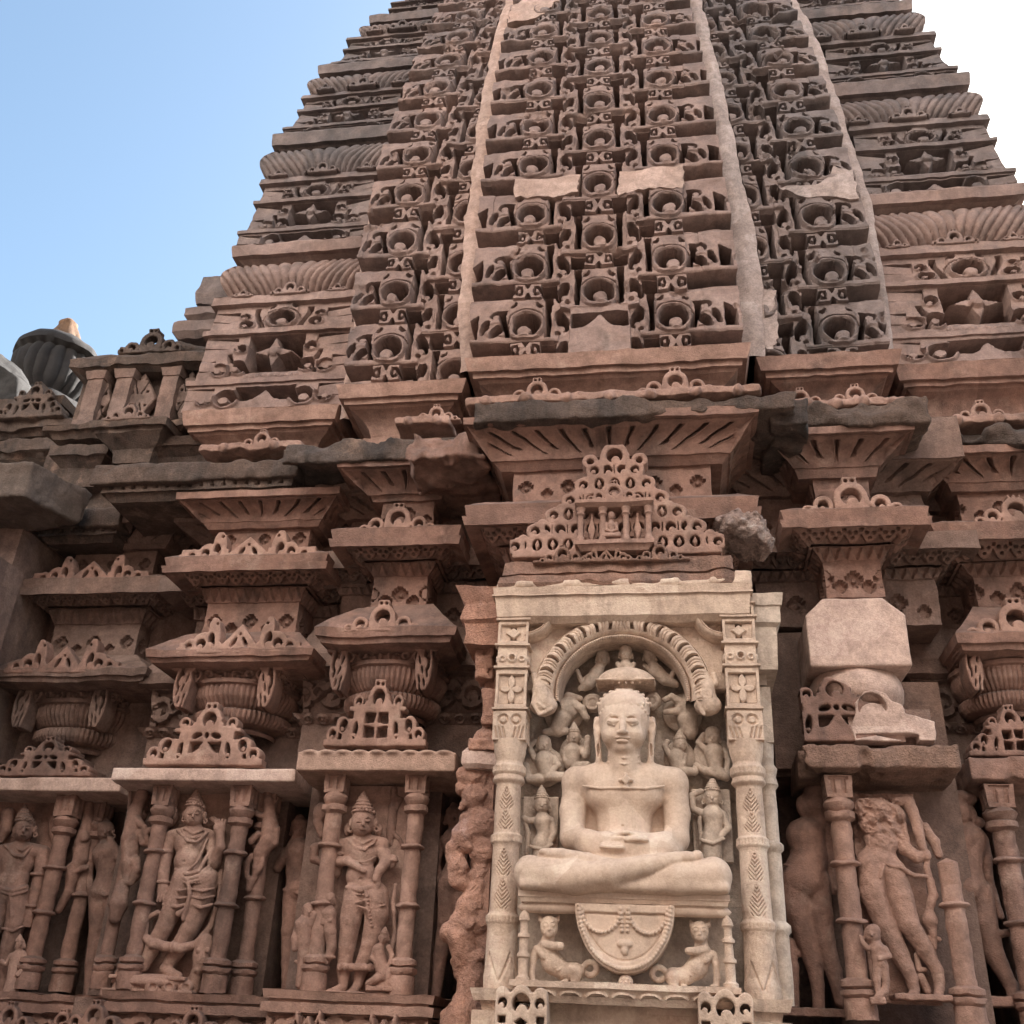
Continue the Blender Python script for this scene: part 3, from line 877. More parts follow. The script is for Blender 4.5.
patch('cement_patch', dens([(516, 182), (516, 198), (550, 199), (578, 194), (580, 177)]), .9, MORTAR)
patch('cement_patch', dens([(618, 174), (618, 196), (650, 190), (683, 188), (684, 166)]), .9, MORTAR)
patch('cement_patch', dens([(780, 190), (800, 199), (858, 199), (852, 172), (835, 168), (822, 185)]), 1.15, GMORTAR)
patch('cement_patch', dens([(757, 290), (775, 292), (778, 335), (772, 352), (757, 350)]), 1.15, GMORTAR)
patch('cement_patch', dens([(512, 10), (508, 24), (535, 20), (552, 8), (560, 0), (530, -4)]), .9, MORTAR)
# body of the tower behind the carving
mb = MB()
zz = np.linspace(4.2, ZT, 24)
ring = []
for z in zz:
    a, b = float(clx0(z)) + .25, float(crx1(z)) - .25
    y = float(lean(z, 1.6)) + .55
    ring.append([(a, y, z), (b, y, z), (b, y + 5, z), (a, y + 5, z), (a, y, z)])
mb.grid(np.array(ring).transpose(1, 0, 2))
a, b = float(clx0(ZT)), float(crx1(ZT))
mb.box(a - .1, b + .1, float(lean(ZT, .9)), 8, ZT - .02, ZT + .5)
for (fa, fb, Y0) in ((cx0, cx1, 1.50), (lx0, lx1, 1.75), (rx0, rx1, 1.75)):
    P = []
    for z in zz:
        y = float(lean(z, Y0)); P.append([(float(fa(z)) + .02, y, z), (float(fb(z)) - .02, y, z)])
    mb.grid(np.array(P).transpose(1, 0, 2))
mb.build('tower_core', TOWERD, tower)

# stepped courses of the tower's far side, seen past its left corner
for (pl, y0, y1, w) in ((172, 336, 322, .9), (184, 319, 308, .9), (196, 303, 276, .8)):
    Yq = 2.05
    xa = atx(pl, (y0 + y1) / 2, Yq); za, zb = atz(pl, y0, Yq), atz(pl, y1, Yq)
    moulding('rear_course', xa + w / 2, w, Yq, Yq + 1.2, [(za, -.05 if w > .8 else -.02, za + .35 * (zb - za), .0), (za + .35 * (zb - za), .0, zb, .0 if w > .8 else -.03)], TOWERD, tower, rough=.012)
# ------------------------------------------------------------------ wall piers
def lathe(mb, cx, cy, prof, n=36, ribs=0, ramp_=0.0, sy=1.0, full=True, rib_z=None):
    """prof: (r, z) bottom to top"""
    a = np.linspace(-math.pi, math.pi, n + 1)[:, None] - math.pi / 2
    r = np.array([p[0] for p in prof])[None]; z = np.array([p[1] for p in prof])[None]
    k = 1.0
    if ribs:
        k = 1 - ramp_ * (1 - np.abs(np.cos(a * ribs / 2)))
        if rib_z is not None:
            m = ((z >= rib_z[0]) & (z <= rib_z[1])).astype(float)
            k = 1 + (k - 1) * m
    P = np.stack([cx + np.cos(a) * r * k, cy + sy * np.sin(a) * r * k, z + 0 * a], -1)
    mb.grid(P)
def refine(prof, d=.012):
    out = [prof[0]]
    for p, q in zip(prof[:-1], prof[1:]):
        n = max(1, int(math.hypot(q[0] - p[0], q[1] - p[1]) / d))
        for i in range(1, n + 1): out.append((p[0] + (q[0] - p[0]) * i / n, p[1] + (q[1] - p[1]) * i / n))
    return out

def profile(yN, neck, pts):
    """pts (xl, xr, y) as surveyed, bottom to top -> centre x, plain width, [(o, z)]"""
    xl, xr, y = neck
    a, b = atx(xl, y, yN), atx(xr, y, yN)
    wn = b - a; cx = (a + b) / 2
    out = []
    for xl, xr, y in pts:
        o = 0.0
        for _ in range(8):
            p, q = at(xl, y, yN - o), at(xr, y, yN - o)
            o = .5 * o + .5 * (q[0] - p[0] - wn) / 2
        out.append((o, .5 * (p[2] + q[2])))
    return cx, wn, out

def pot_capital(parent, cx, yf, w, z0, z1, mat, seed=0):
    """ribbed bowl under an abacus with leaf brackets at its corners"""
    H = z1 - z0
    p = thing('pot_capital', None, None, (0, 0, 0)); p.parent = parent
    p.location = (0, 0, 0)
    ab = moulding('abacus', cx, w, yf, yf + .55, [(z1 - .30 * H, -.02, z1 - .10 * H, 0, r_scroll(.17, .03)), (z1 - .10 * H, .012, z1, .012)], mat, parent, du=.006, rough=.003)
    bpy.data.objects.remove(p)
    mb = MB()
    R = w * .50
    pr = refine([(R * .62, z0), (R * .66, z0 + .05 * H), (R * .60, z0 + .09 * H), (R * .82, z0 + .13 * H), (R * .90, z0 + .20 * H), (R * .90, z0 + .30 * H), (R * .80, z0 + .34 * H), (R * .86, z0 + .37 * H), (R * .98, z0 + .50 * H), (R * 1.0, z0 + .60 * H), (R * .97, z0 + .66 * H), (R * 1.03, z0 + .68 * H), (R * 1.03, z0 + .74 * H), (R * .9, z0 + .76 * H)], .012)
    lathe(mb, cx, yf + R * .98, pr, n=240, ribs=60, ramp_=.05, rib_z=(z0 + .13 * H, z0 + .64 * H))
    mb.build('ribbed_bowl', mat, ab, rough=.003, smooth=50)
    bw = w * .22; bh = .72 * H
    for s in (-1, 1):
        x = cx + s * (w / 2 - bw / 2 + .015)
        f0 = leaf_bracket(bw, bh)
        fretwork('leaf_bracket', (lambda a, b, f0=f0, s=s: f0(a * -s, b)), x - bw / 2 - .01, x + bw / 2 + .01, z1 - bh - .01 * H, z1 - .06 * H, yf - .035, .16, mat, ab, res=.0065)
    return ab

def cornice(parent, yN, neck, P, mats, ped=0, name='cornice_block', pw=None, ph=None, depth=.7):
    """P: dict of surveyed lines. Kapota with lace, zigzag, its neck with cross flowers"""
    pts = [P['neck0'], P['neck1'], P['zig0'], P['zig1'], P['tooth0'], P['tooth1'], P['fas0'], P['fas1'], P['top']]
    cx, wn, o = profile(yN, neck, pts)
    (n0, n1, a0, a1, t0, t1, f0, f1, tp) = o
    m = .5
    fo = f0[0]; fh = f1[1] - f0[1]
    segs = [(n0[1], 0, n1[1], 0, r_cross(wn / 2.0 if wn < .5 else wn / 2.6, .04, .017)), (n1[1], 0, a0[1], a0[0]),
            (a0[1], a0[0], a1[1], a1[0], r_zig(.062, .022)), (a1[1], a1[0], t0[1], t0[0]),
            (t0[1], t0[0], t1[1], t1[0], r_tooth(.10, .030)), (t1[1], t1[0], f0[1], f0[0]),
            (f0[1], fo, f0[1] + .42 * fh, fo + .012), (f0[1] + .42 * fh, fo + .012, f0[1] + .46 * fh, fo - .012), (f0[1] + .46 * fh, fo - .012, f1[1], fo + .004),
            (f1[1], fo + .004, tp[1], fo - .10), (tp[1], fo - .10, tp[1] + .05, .0), (tp[1] + .05, 0, tp[1] + .30, 0, r_cross(.26, .035, .015))]
    c = moulding(name, cx, wn, yN, yN + depth, segs, mats[0], parent, du=.006, rough=.005)
    if ped is not None:
        pw = pw or wn * 1.3; ph = ph or .22
        fretwork('scroll_pediment', ped_scroll(pw, ph, ped), cx - pw / 2, cx + pw / 2, f1[1] - .025, f1[1] - .025 + ph, yN - fo + .02, .09, mats[1], c, res=.0065)
    return c, cx, wn, o

def bay(label, cat, yN, B, mats, ped_k=0, sped=0, back=True, pw=None, ph=None, capital=True, group='carved piers of the temple wall'):
    zb = atz(B['neck'][0], B['neck'][2], yN)
    root = thing('wall_pier', label, cat, (atx((B['neck'][0] + B['neck'][1]) / 2, B['neck'][2], yN), yN, zb), group)
    c, cx, wn, o = cornice(root, yN, B['neck'], B, mats, ped=sped, pw=pw, ph=ph)
    # petalled cove that carries the eave
    pts = [B['lip0'], B['lip1'], B['cove0'], B['cove1']]
    yC = yN + .02
    cx2, wn2, q = profile(yC, B['upneck'], pts)
    segs = [(q[0][1] - .16, -.05, q[0][1], -.03, r_cross(.3, .03, .016)), (q[0][1], q[0][0], q[1][1], q[1][0] + .01), (q[1][1], q[1][0] - .015, q[2][1], q[2][0]), (q[2][1], q[2][0], q[3][1], q[3][0], r_petal(.135, .05)), (q[3][1], q[3][0] + .015, q[3][1] + .05, q[3][0] + .02)]
    COVE[label] = (yC - q[3][0], q[3][1])
    moulding('petal_cove', cx2, wn2, yC, yC + .7, segs, mats[0], root, du=.007, rough=.005)
    # ledge over the capital
    if 'led0' in B:
        pts = [B['led0'], B['led1'], B['ledt']]
        cx3, wn3, q = profile(yN, B['neck'], pts)
        h = q[1][1] - q[0][1]; ol = q[0][0]
        segs = [(q[0][1] - .02, ol - .14, q[0][1], ol - .03), (q[0][1], ol - .03, q[0][1] + .35 * h, ol - .02), (q[0][1] + .35 * h, ol - .02, q[0][1] + .40 * h, ol), (q[0][1] + .40 * h, ol, q[1][1], ol + .01), (q[1][1], ol + .01, q[2][1], max(q[2][0], .03))]
        l = moulding('ledge', cx3, wn3, yN, yN + .7, segs, mats[0], root, rough=.009, wscale=.14)
        lw = wn3 * 1.3; lh = .25
        lx = cx3 + B.get('lpx', 0)
        fretwork('scroll_pediment', ped_scroll(lw, lh, B.get('lped', 0)), lx - lw / 2, lx + lw / 2, q[1][1] - .03, q[1][1] + lh - .03, yN - ol - .004, .10, mats[1], l, res=.0065)
    if capital:
        xl, xr, y1, y0 = B['cap']
        Yc = yN - .10
        a, b = at(xl, y1, Yc), at(xr, y1, Yc)
        z0 = atz((xl + xr) / 2, y0, Yc)
        pot_capital(root, (a[0] + b[0]) / 2, Yc, b[0] - a[0], z0 - .03, a[2] + .0, mats[0])
    return root, cx, wn

MS = (RED, REDL)
COVE = {}
bL3 = dict(neck=(373, 427, 590), neck0=(373, 427, 612), neck1=(373, 427, 577), zig0=(372, 428, 576), zig1=(366, 438, 563), tooth0=(362, 440, 562), tooth1=(344, 449, 546), fas0=(331, 460, 545), fas1=(330, 460, 527), top=(335, 455, 521),
           upneck=(380, 436, 508), lip0=(372, 440, 501), lip1=(371, 441, 495), cove0=(368, 446, 494), cove1=(340, 466, 466), led0=(322, 460, 641), led1=(320, 462, 626), ledt=(362, 438, 606), cap=(332, 438, 643, 706), lpx=-.02)
bL2 = dict(neck=(205, 297, 618), neck0=(205, 297, 640), neck1=(205, 297, 603), zig0=(204, 298, 602), zig1=(200, 304, 588), tooth0=(196, 308, 587), tooth1=(183, 320, 571), fas0=(170, 333, 570), fas1=(168, 334, 554), top=(175, 328, 548),
           upneck=(218, 312, 535), lip0=(208, 318, 528), lip1=(206, 320, 522), cove0=(204, 322, 521), cove1=(186, 344, 497), led0=(152, 320, 660), led1=(150, 322, 648), ledt=(196, 306, 633), cap=(178, 283, 662, 722), lpx=.06, lped=1)
bL1 = dict(neck=(52, 137, 640), neck0=(52, 137, 660), neck1=(52, 137, 625), zig0=(51, 138, 624), zig1=(46, 144, 609), tooth0=(42, 148, 608), tooth1=(28, 160, 594), fas0=(15, 171, 593), fas1=(14, 172, 577), top=(20, 166, 572),
           upneck=(60, 160, 556), lip0=(52, 168, 550), lip1=(50, 170, 546), cove0=(48, 172, 545), cove1=(30, 196, 524), led0=(-20, 150, 680), led1=(-22, 152, 668), ledt=(40, 142, 655), cap=(20, 116, 682, 742), lpx=0, lped=1)
bR1 = dict(neck=(825, 883, 580), neck0=(824, 884, 597), neck1=(825, 883, 561), zig0=(824, 884, 560), zig1=(813, 893, 547), tooth0=(810, 897, 546), tooth1=(789, 912, 527), fas0=(776, 925, 526), fas1=(775, 925, 508), top=(782, 918, 501),
           upneck=(806, 868, 488), lip0=(800, 878, 478), lip1=(798, 880, 468), cove0=(796, 884, 467), cove1=(766, 912, 434))
bR2 = dict(neck=(975, 1062, 588), neck0=(975, 1062, 606), neck1=(975, 1062, 577), zig0=(974, 1063, 576), zig1=(962, 1075, 563), tooth0=(958, 1080, 562), tooth1=(940, 1096, 540), fas0=(926, 1110, 538), fas1=(925, 1112, 520), top=(932, 1104, 514),
           upneck=(960, 1062, 500), lip0=(948, 1070, 490), lip1=(946, 1072, 482), cove0=(944, 1076, 481), cove1=(915, 1100, 452), led0=(932, 1105, 648), led1=(930, 1108, 632), ledt=(965, 1072, 606), cap=(958, 1062, 642, 706), lpx=-.12)
bC = dict(neck=(510, 716, 560), neck0=(510, 716, 590), neck1=(510, 716, 566), zig0=(509, 717, 564), zig1=(498, 726, 546), tooth0=(494, 730, 544), tooth1=(477, 742, 524), fas0=(463, 759, 521), fas1=(462, 760, 500), top=(470, 752, 492),
          upneck=(508, 716, 478), lip0=(500, 722, 468), lip1=(496, 728, 459), cove0=(492, 732, 457), cove1=(466, 757, 420))
piers = {}
piers['L1'] = bay('pier in the dark corner at the far left of the temple wall', 'pier', 1.45, bL1, (SHADE, RED), sped=1, pw=.95)
piers['L2'] = bay('wide pier with two leaf scrolls on its cornice, above the dancing four-armed statue', 'pier', 1.00, bL2, MS, sped=1, pw=1.0)
piers['L3'] = bay('slim pier left of the cream shrine with a ribbed pot capital and horseshoe crests', 'pier', .82, bL3, MS, sped=0, pw=.62)
piers['R1'] = bay('pier repaired with a plain pink block above the headless statue', 'pier', .62, bR1, MS, sped=0, pw=.62, ph=.25, capital=False)
piers['R2'] = bay('pier cut by the right edge of the photo with curled leaf brackets', 'pier', .98, bR2, MS, sped=0, pw=.8)
piers['C'] = bay('broad pier behind the lacy pediment with a broken whitish cornice end', 'pier', .30, bC, MS, sped=None, capital=False)

# plain new block and half-round repair on the right pier
r = piers['R1'][0]
Y = .50
a, b = at(808, 640, Y), at(909, 640, Y); zt = atz(858, 598, Y); z0 = atz(858, 666, Y); zc = atz(858, 615, Y)
S = SDF((a[0] - .05, Y - .05, z0 - .45), (b[0] + .05, Y + .75, zt + .05), .009)
cx = (a[0] + b[0]) / 2; hw = (b[0] - a[0]) / 2
def blk(X, Yy, Z):
    q = np.maximum(np.abs(X - cx) - hw, np.maximum(Y - Yy, Yy - Y - .6))
    q = np.maximum(q, np.maximum(z0 - Z, Z - zt))
    return np.maximum(q, (np.abs(X - cx) - hw + (Z - zc)) * .7071 + 0 * Yy)
S.fun((a[0] - .05, Y - .05, z0 - .05), (b[0] + .05, Y + .7, zt + .05), blk, 0)
S.build('plain_block', PINK, r, rough=.004, scale=.15)
mb = MB()
zz0 = atz(858, 700, Y)
R = hw * .96; hh = z0 - zz0
lathe(mb, cx, Y + R + .0, refine([(R * .55, zz0 - .12), (R * .6, zz0 - .02), (R * .86, zz0 + .05 * hh), (R * .97, zz0 + .3 * hh), (R * 1.0, zz0 + .55 * hh), (R * .97, zz0 + .8 * hh), (R * .9, z0 - .002)], .015), n=64)
mb.build('round_block', PINK, r, rough=.005, smooth=60)

# shattered, whitish end of the middle cornice
r = piers['C'][0]
p0 = at(738, 522, .06)
S = SDF(p0 - np.array([.22, .10, .26]), p0 + np.array([.30, .5, .26]), .011)
def brk(X, Yy, Z):
    n = fbm(X * 9 + 0 * Yy + 0 * Z, Yy * 9 + 0 * X + 0 * Z, Z * 9 + 0 * X + 0 * Yy, 4)
    q = np.sqrt(np.maximum(np.abs(X - p0[0] - .02) - .09, 0) ** 2 + np.maximum(np.abs(Yy - p0[1] - .16) - .10, 0) ** 2 + np.maximum(np.abs(Z - p0[2] - .02 + (X - p0[0]) * .35) - .04, 0) ** 2) - .065
    return q + n * .045
S.fun(p0 - np.array([.22, .10, .26]), p0 + np.array([.30, .5, .26]), brk, 0)
S.build('broken_end', stone('fractured pale stone', (.34, .25, .22), (.26, .18, .155), (.12, .095, .085), .6, .4, scale=2.5, pale=(.55, .48, .44), pale_amt=.7, bump=1.0), r, rough=.012, scale=.03)

# second facets of the piers, set back, that turn the corners into the recesses
wall = thing('temple_wall', 'recessed red sandstone wall with dark rough eaves between the carved piers', 'wall', (0, 1.4, 0))
def facet(B, yN, dy, dw, mat):
    pts = [B['neck0'], B['neck1'], B['zig0'], B['zig1'], B['tooth0'], B['tooth1'], B['fas0'], B['fas1'], B['top'], B['cove0'], B['cove1']]
    cx, wn, o = profile(yN, B['neck'], pts)
    n0, n1, a0, a1, t0, t1, f0, f1, tp, c0, c1 = o
    segs = [(n0[1] - .06, 0, n1[1], 0, r_cross(.3, .04, .017)), (n1[1], 0, a0[1], .02), (a0[1], .02, a1[1], a1[0] * .7, r_zig(.062, .022)), (a1[1], a1[0] * .7, t0[1], t0[0] * .7), (t0[1], t0[0] * .7, t1[1], t1[0] * .8, r_tooth(.1, .03)),
            (t1[1], t1[0] * .8, f0[1], f0[0] * .9), (f0[1], f0[0] * .9, f1[1], f0[0] * .9), (f1[1], f0[0] * .9, tp[1], .05), (tp[1], .05, c0[1], .0, r_cross(.3, .03, .016)), (c0[1], c0[0] * .5, c1[1], c1[0] * .9, r_petal(.135, .05)), (c1[1], c1[0] * .9, c1[1] + .3, c1[0] * .9)]
    moulding('recessed_moulding', cx, wn + dw, yN + dy, yN + dy + .5, segs, mat, wall, du=.009, rough=.006)
for B, yN, dw in ((bL1, 1.45, .5), (bL2, 1.0, .42), (bL3, .82, .62), (bR1, .62, .75), (bR2, .98, .5)):
    facet(B, yN, .30, dw, SHADE)
# lower string courses in the recesses
for B, yN, dw in ((bL1, 1.45, .9), (bL2, 1.0, .75), (bL3, .82, .9), (bR2, .98, .7)):
    cx, wn, q = profile(yN, B['neck'], [B['led0'], B['led1'], B['ledt']])
    h = q[1][1] - q[0][1]; ol = q[0][0] * .5
    z = q[0][1]
    moulding('recessed_moulding', cx, wn + dw, yN + .32, yN + .8, [(z - .62, .02, z - .36, .02), (z - .36, .02, z - .30, .08, r_bumps(.1, .015)), (z - .30, .02, z - .02, .05, r_scroll(.20, .04)), (z - .02, .05, z, ol), (z, ol, z + h, ol), (z + h, ol, q[2][1], .02)], SHADE, wall, du=.009, rough=.006)
mb = MB()
mb.box(-5.6, 4.6, 1.62, 3.2, 0, 5.2)
# big stone courses of the back wall
mb.build('recess_wall', SHADE, wall, rough=.0)
for i in range(34):
    z = 2.9 - .30 * (i % 12 // 4); 
cx = atx(780, 660, 1.1)
mb = MB()
mb.box(cx - .22, cx + .9, 1.05, 1.62, 3.05, 3.62); mb.build('ashlar', SHADE, wall, rough=.01)
mb = MB(); mb.box(atx(770, 700, .95), atx(830, 700, .95), .95, 1.6, 3.62 - .55, 3.9)
mb.build('ashlar', SHADE, wall, rough=.012)

# eaves: heavy blackened slabs with broken edges
def eave(pl, pr, ytop, ybot, Yf, depth, mat, chip=.05, seed=0, res=.013, tilt=.22, under=None):
    """front edge from pl to pr (survey x), top and bottom survey y at the middle"""
    xm = (pl + pr) / 2
    a, b = atx(pl, ytop, Yf), atx(pr, ytop, Yf)
    zt, zb = atz(xm, ytop, Yf), atz(xm, ybot, Yf)
    S = SDF((a - .12, Yf - .14, zb - .12), (b + .12, Yf + depth + .1, zt + depth * tilt + .15), res)
    cx = (a + b) / 2; hw = (b - a) / 2
    def f(X, Yy, Z):
        A = X + 0 * Yy + 0 * Z; Bq = Yy + 0 * X + 0 * Z; Cq = Z + 0 * X + 0 * Yy
        n = fbm(A * 2.6 + seed, Bq * 2.6, Cq * 2.6, 3); n2 = fbm(A * 11 + seed, Bq * 11, Cq * 11, 3)
        top = Z - (zt + np.clip(Yy - Yf, 0, .35) * tilt) + 0 * X
        d = np.maximum(np.maximum(np.abs(X - cx) - hw, Yf - Yy), np.maximum(zb + np.clip(Yy - Yf - .08, 0, 1) * .05 - Z, top))
        d = np.maximum(d, Yy - Yf - depth)
        return d + chip * (np.maximum(n, -.1)) * .9 + n2 * chip * .28
    S.fun(S.lo, S.lo + S.n * S.h, f, 0)
    o = S.build('eave', mat, wall)
    # thin lip with bosses along the top edge
    return o, a, b, zt, zb
E_ = {}
cv = {k: COVE[piers[k][0]['label']][0] for k in piers}
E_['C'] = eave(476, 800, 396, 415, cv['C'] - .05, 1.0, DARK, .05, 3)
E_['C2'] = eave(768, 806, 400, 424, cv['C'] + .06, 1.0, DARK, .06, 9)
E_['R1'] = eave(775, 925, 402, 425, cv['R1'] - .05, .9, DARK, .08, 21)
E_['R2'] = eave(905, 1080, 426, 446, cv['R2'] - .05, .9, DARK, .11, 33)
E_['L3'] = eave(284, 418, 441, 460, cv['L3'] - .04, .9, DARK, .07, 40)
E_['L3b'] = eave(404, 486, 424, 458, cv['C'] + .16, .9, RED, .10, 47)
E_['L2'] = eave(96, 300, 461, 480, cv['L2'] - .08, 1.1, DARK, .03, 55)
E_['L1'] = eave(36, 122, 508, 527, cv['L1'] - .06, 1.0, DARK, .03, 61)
def dent(pl, pr, y0, y1, Yf, mat):
    xm = (pl + pr) / 2
    a, b = atx(pl, y0, Yf), atx(pr, y0, Yf); z0, z1 = atz(xm, y1, Yf), atz(xm, y0, Yf)
    def rel(u, t, L, W): return .035 * (sst(np.abs(per(u, .085)) - .028 + .012 * np.cos(t * 6), .010) - 1) * sst(.25 - t, .1)
    moulding('eave_dentils', (a + b) / 2, b - a, Yf, Yf + .6, [(z0, -.06, z0 + .4 * (z1 - z0), -.02), (z0 + .4 * (z1 - z0), -.0, z1 + .03, .0, rel)], mat, wall, du=.007, rough=.006)
dent(104, 292, 479, 496, cv['L2'] - .03, DARK)
dent(40, 118, 527, 540, cv['L1'] - .01, DARK)
# soffits behind the eaves, under the roof
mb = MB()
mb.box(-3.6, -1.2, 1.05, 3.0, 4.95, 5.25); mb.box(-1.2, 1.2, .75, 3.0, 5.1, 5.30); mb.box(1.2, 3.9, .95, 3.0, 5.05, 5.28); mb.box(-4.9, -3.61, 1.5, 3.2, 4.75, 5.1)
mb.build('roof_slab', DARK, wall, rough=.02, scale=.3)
# crests and thin lips lying on the eaves
def lip(pl, pr, y, Yf, n, mat=REDL, sc=.10, crest=(), seed=1):
    xm = (pl + pr) / 2
    a, b = at(pl, y, Yf), at(pr, y, Yf); z = (a[2] + b[2]) / 2
    S = SDF((a[0] - .1, Yf - .08, z - .08), (b[0] + .1, Yf + .3, z + .26), .008)
    S.box(((a[0] + b[0]) / 2, Yf + .10, z), ((b[0] - a[0]) / 2, .11, .028), .01, .01)
    for i in range(n):
        x = a[0] + (i + .5) / n * (b[0] - a[0])
        S.ell((x, Yf - .012, z - .012), (.035, .035, .038), .012)
    V, Q = S.mesh()
    o = build('eave_lip', weather(V, .012, .09), Q, mat, wall, smooth=180)
    for cxp, r in crest:
        X = atx(cxp, y, Yf)
        fretwork('crest', ped_scroll(r * 5.2, r * 2.0, 0), X - r * 2.6, X + r * 2.6, z + .01, z + .01 + r * 2.2, Yf + .03, .07, mat, o, res=.007)
lip(466, 760, 395, cv['C'] - .02, 7, crest=((536, .085), (676, .10)))
lip(792, 908, 402, cv['R1'] - .0, 4, crest=((802, .07), (858, .075)))
lip(200, 300, 446, cv['L2'] + .0, 2, crest=((258, .075),))
lip(395, 450, 420, cv['L3'] + .1, 2, crest=((434, .07),))
lip(935, 1060, 418, cv['R2'] + .12, 3, crest=((985, .08),))
# ------------------------------------------------------------------ niches under the canopies
def col_prof(r, z0, z1, rings, base=.16, cap=.14):
    """baluster: moulded foot, shaft with ring collars at the given heights (0..1)"""
    H = z1 - z0
    P = [(r * 1.5, z0), (r * 1.5, z0 + .5 * base * H), (r * 1.35, z0 + .52 * base * H), (r * 1.7, z0 + .60 * base * H), (r * 1.7, z0 + .70 * base * H), (r * 1.2, z0 + .74 * base * H), (r * 1.65, z0 + .80 * base * H), (r * 1.65, z0 + .92 * base * H), (r, z0 + base * H)]
    top = z1 - cap * H
    for q in rings:
        z = z0 + base * H + q * (top - z0 - base * H)
        P += [(r * 1.0, z - .014), (r * 1.45, z - .006), (r * 1.5, z), (r * 1.35, z + .010), (r * 1.02, z + .016)]
    P += [(r, top - .10 * H), (r * 1.5, top - .085 * H), (r * 1.5, top - .06 * H), (r * 1.15, top - .055 * H), (r * 1.45, top - .04 * H), (r * 1.6, top - .02 * H), (r * 1.3, top)]
    return P
def pillar(name, px, py, Y, r, z0, z1, mat, parent, rings=(.33, .72), cap=.14, blk=True, seed=0, broken=None):
    X = atx(px, py, Y)
    p = MB()
    pr = refine(col_prof(r, z0, z1, rings, cap=cap), .015)
    if broken: pr = [q for q in pr if q[1] < broken] + [(0.001, broken + .02)]
    lathe(p, X, Y, pr, n=28)
    o = p.build(name, mat, parent, rough=.005, smooth=45, scale=.05)
    if blk and not broken:
        H = z1 - z0
        def f(u, t, L, W):
            a = np.abs(u)
            return -.014 * sst(X_(np.abs(a - W * .20) - .010, np.abs(t - .5) - .32), .006) - .012 * sst(X_(a - W * .36, np.abs(t - .88) - .06), .006)
        moulding('capital_block', X, r * 2.5, Y - r * 1.25, Y + r * 1.25, [(z1 - cap * H, 0, z1, .006, f)], mat, o, du=.005, rough=.004)
    return o, X

def canopy(parent, pl, pr, yt, yb, Yf, depth, mat, rough=.010, tooth=False, matb=None):
    xm = (pl + pr) / 2
    a, b = atx(pl, yt, Yf), atx(pr, yt, Yf)
    zt, zb = atz(xm, yt, Yf), atz(xm, yb, Yf)
    h = zt - zb
    S = SDF((a - .05, Yf - .06, zb - .10), (b + .05, Yf + depth + .05, zt + .06), .009)
    cx = (a + b) / 2; hw = (b - a) / 2
    def f(X, Yy, Z):
        A = X + 0 * Yy + 0 * Z; Bq = Yy + 0 * X + 0 * Z; Cq = Z + 0 * X + 0 * Yy
        n = fbm(A * 6, Bq * 6, Cq * 6, 3)
        inset = np.clip(Yy - Yf, 0, .2) * 0
        up = np.clip((Yy - Yf - .02) / .25, 0, 1) * .05
        d = np.maximum(np.maximum(np.abs(X - cx) - hw, Yf - Yy), np.maximum(zb - up * .5 - Z + np.clip(Yf + .10 - Yy, 0, .1) * 0, Z - zt))
        return np.maximum(d, Yy - Yf - depth) + np.maximum(n, 0) * rough
    S.fun(S.lo, S.lo + S.n * S.h, f, 0)
    if tooth:
        for i in range(9): S.ell((a + (i + .7) / 9.4 * (b - a), Yf + .03, zt + .0), (.05, .05, .018), .012)
    o = S.build('canopy_slab', mat, parent)
    return o, a, b, zt, zb
def gable(parent, pl, pr, yt, yb, Yf, mat, kind, th=.09):
    xm = (pl + pr) / 2
    a, b = atx(pl, (yt + yb) / 2, Yf), atx(pr, (yt + yb) / 2, Yf)
    z1, z0 = atz(xm, yt, Yf), atz(xm, yb, Yf)
    o = fretwork('pierced_pediment', ped_small(b - a, z1 - z0, kind), a, b, z0, z1, Yf, th, mat, parent, res=.0055, rough=.003)
    # solid stone behind the piercing
    m = MB(); w = b - a; H = z1 - z0; c = (a + b) / 2
    m.box(c - w * .40, c + w * .40, Yf + th * .8, Yf + th + .2, z0, z0 + H * .30); m.box(c - w * .25, c + w * .25, Yf + th * .8, Yf + th + .2, z0 + .30 * H + .001, z0 + H * .6); m.box(c - w * .12, c + w * .12, Yf + th * .8, Yf + th + .2, z0 + .6 * H + .001, z0 + .82 * H)
    m.build('pediment_core', SHADE, o)
    return o
def niche(label, X0, group='statue niches along the wall'):
    return thing('statue_niche', label, 'niche', X0, group)
ZB = 1.80                                                   # level of the niche floors
def plinth(parent, pl, pr, Yf, zt, mat, ycs=(), depth=.6):
    a, b = atx(pl, 1000, Yf), atx(pr, 1000, Yf)
    segs = [(zt - .30, .0, zt - .10, .0, r_scroll(.2, .03)), (zt - .10, .03, zt - .055, .03), (zt - .055, .0, zt - .04, .0), (zt - .04, .02, zt, .03)]
    o = moulding('niche_base', (a + b) / 2, b - a, Yf, Yf + depth, segs, mat, parent, rough=.008)
    for px, w, k in ycs:
        X = atx(px, 1008, Yf - .05); 
        fretwork('base_crest', ped_scroll(w, w * .42, k), X - w / 2, X + w / 2, zt - .20, zt - .20 + w * .42, Yf - .075, .08, mat, o, res=.006)
    return o

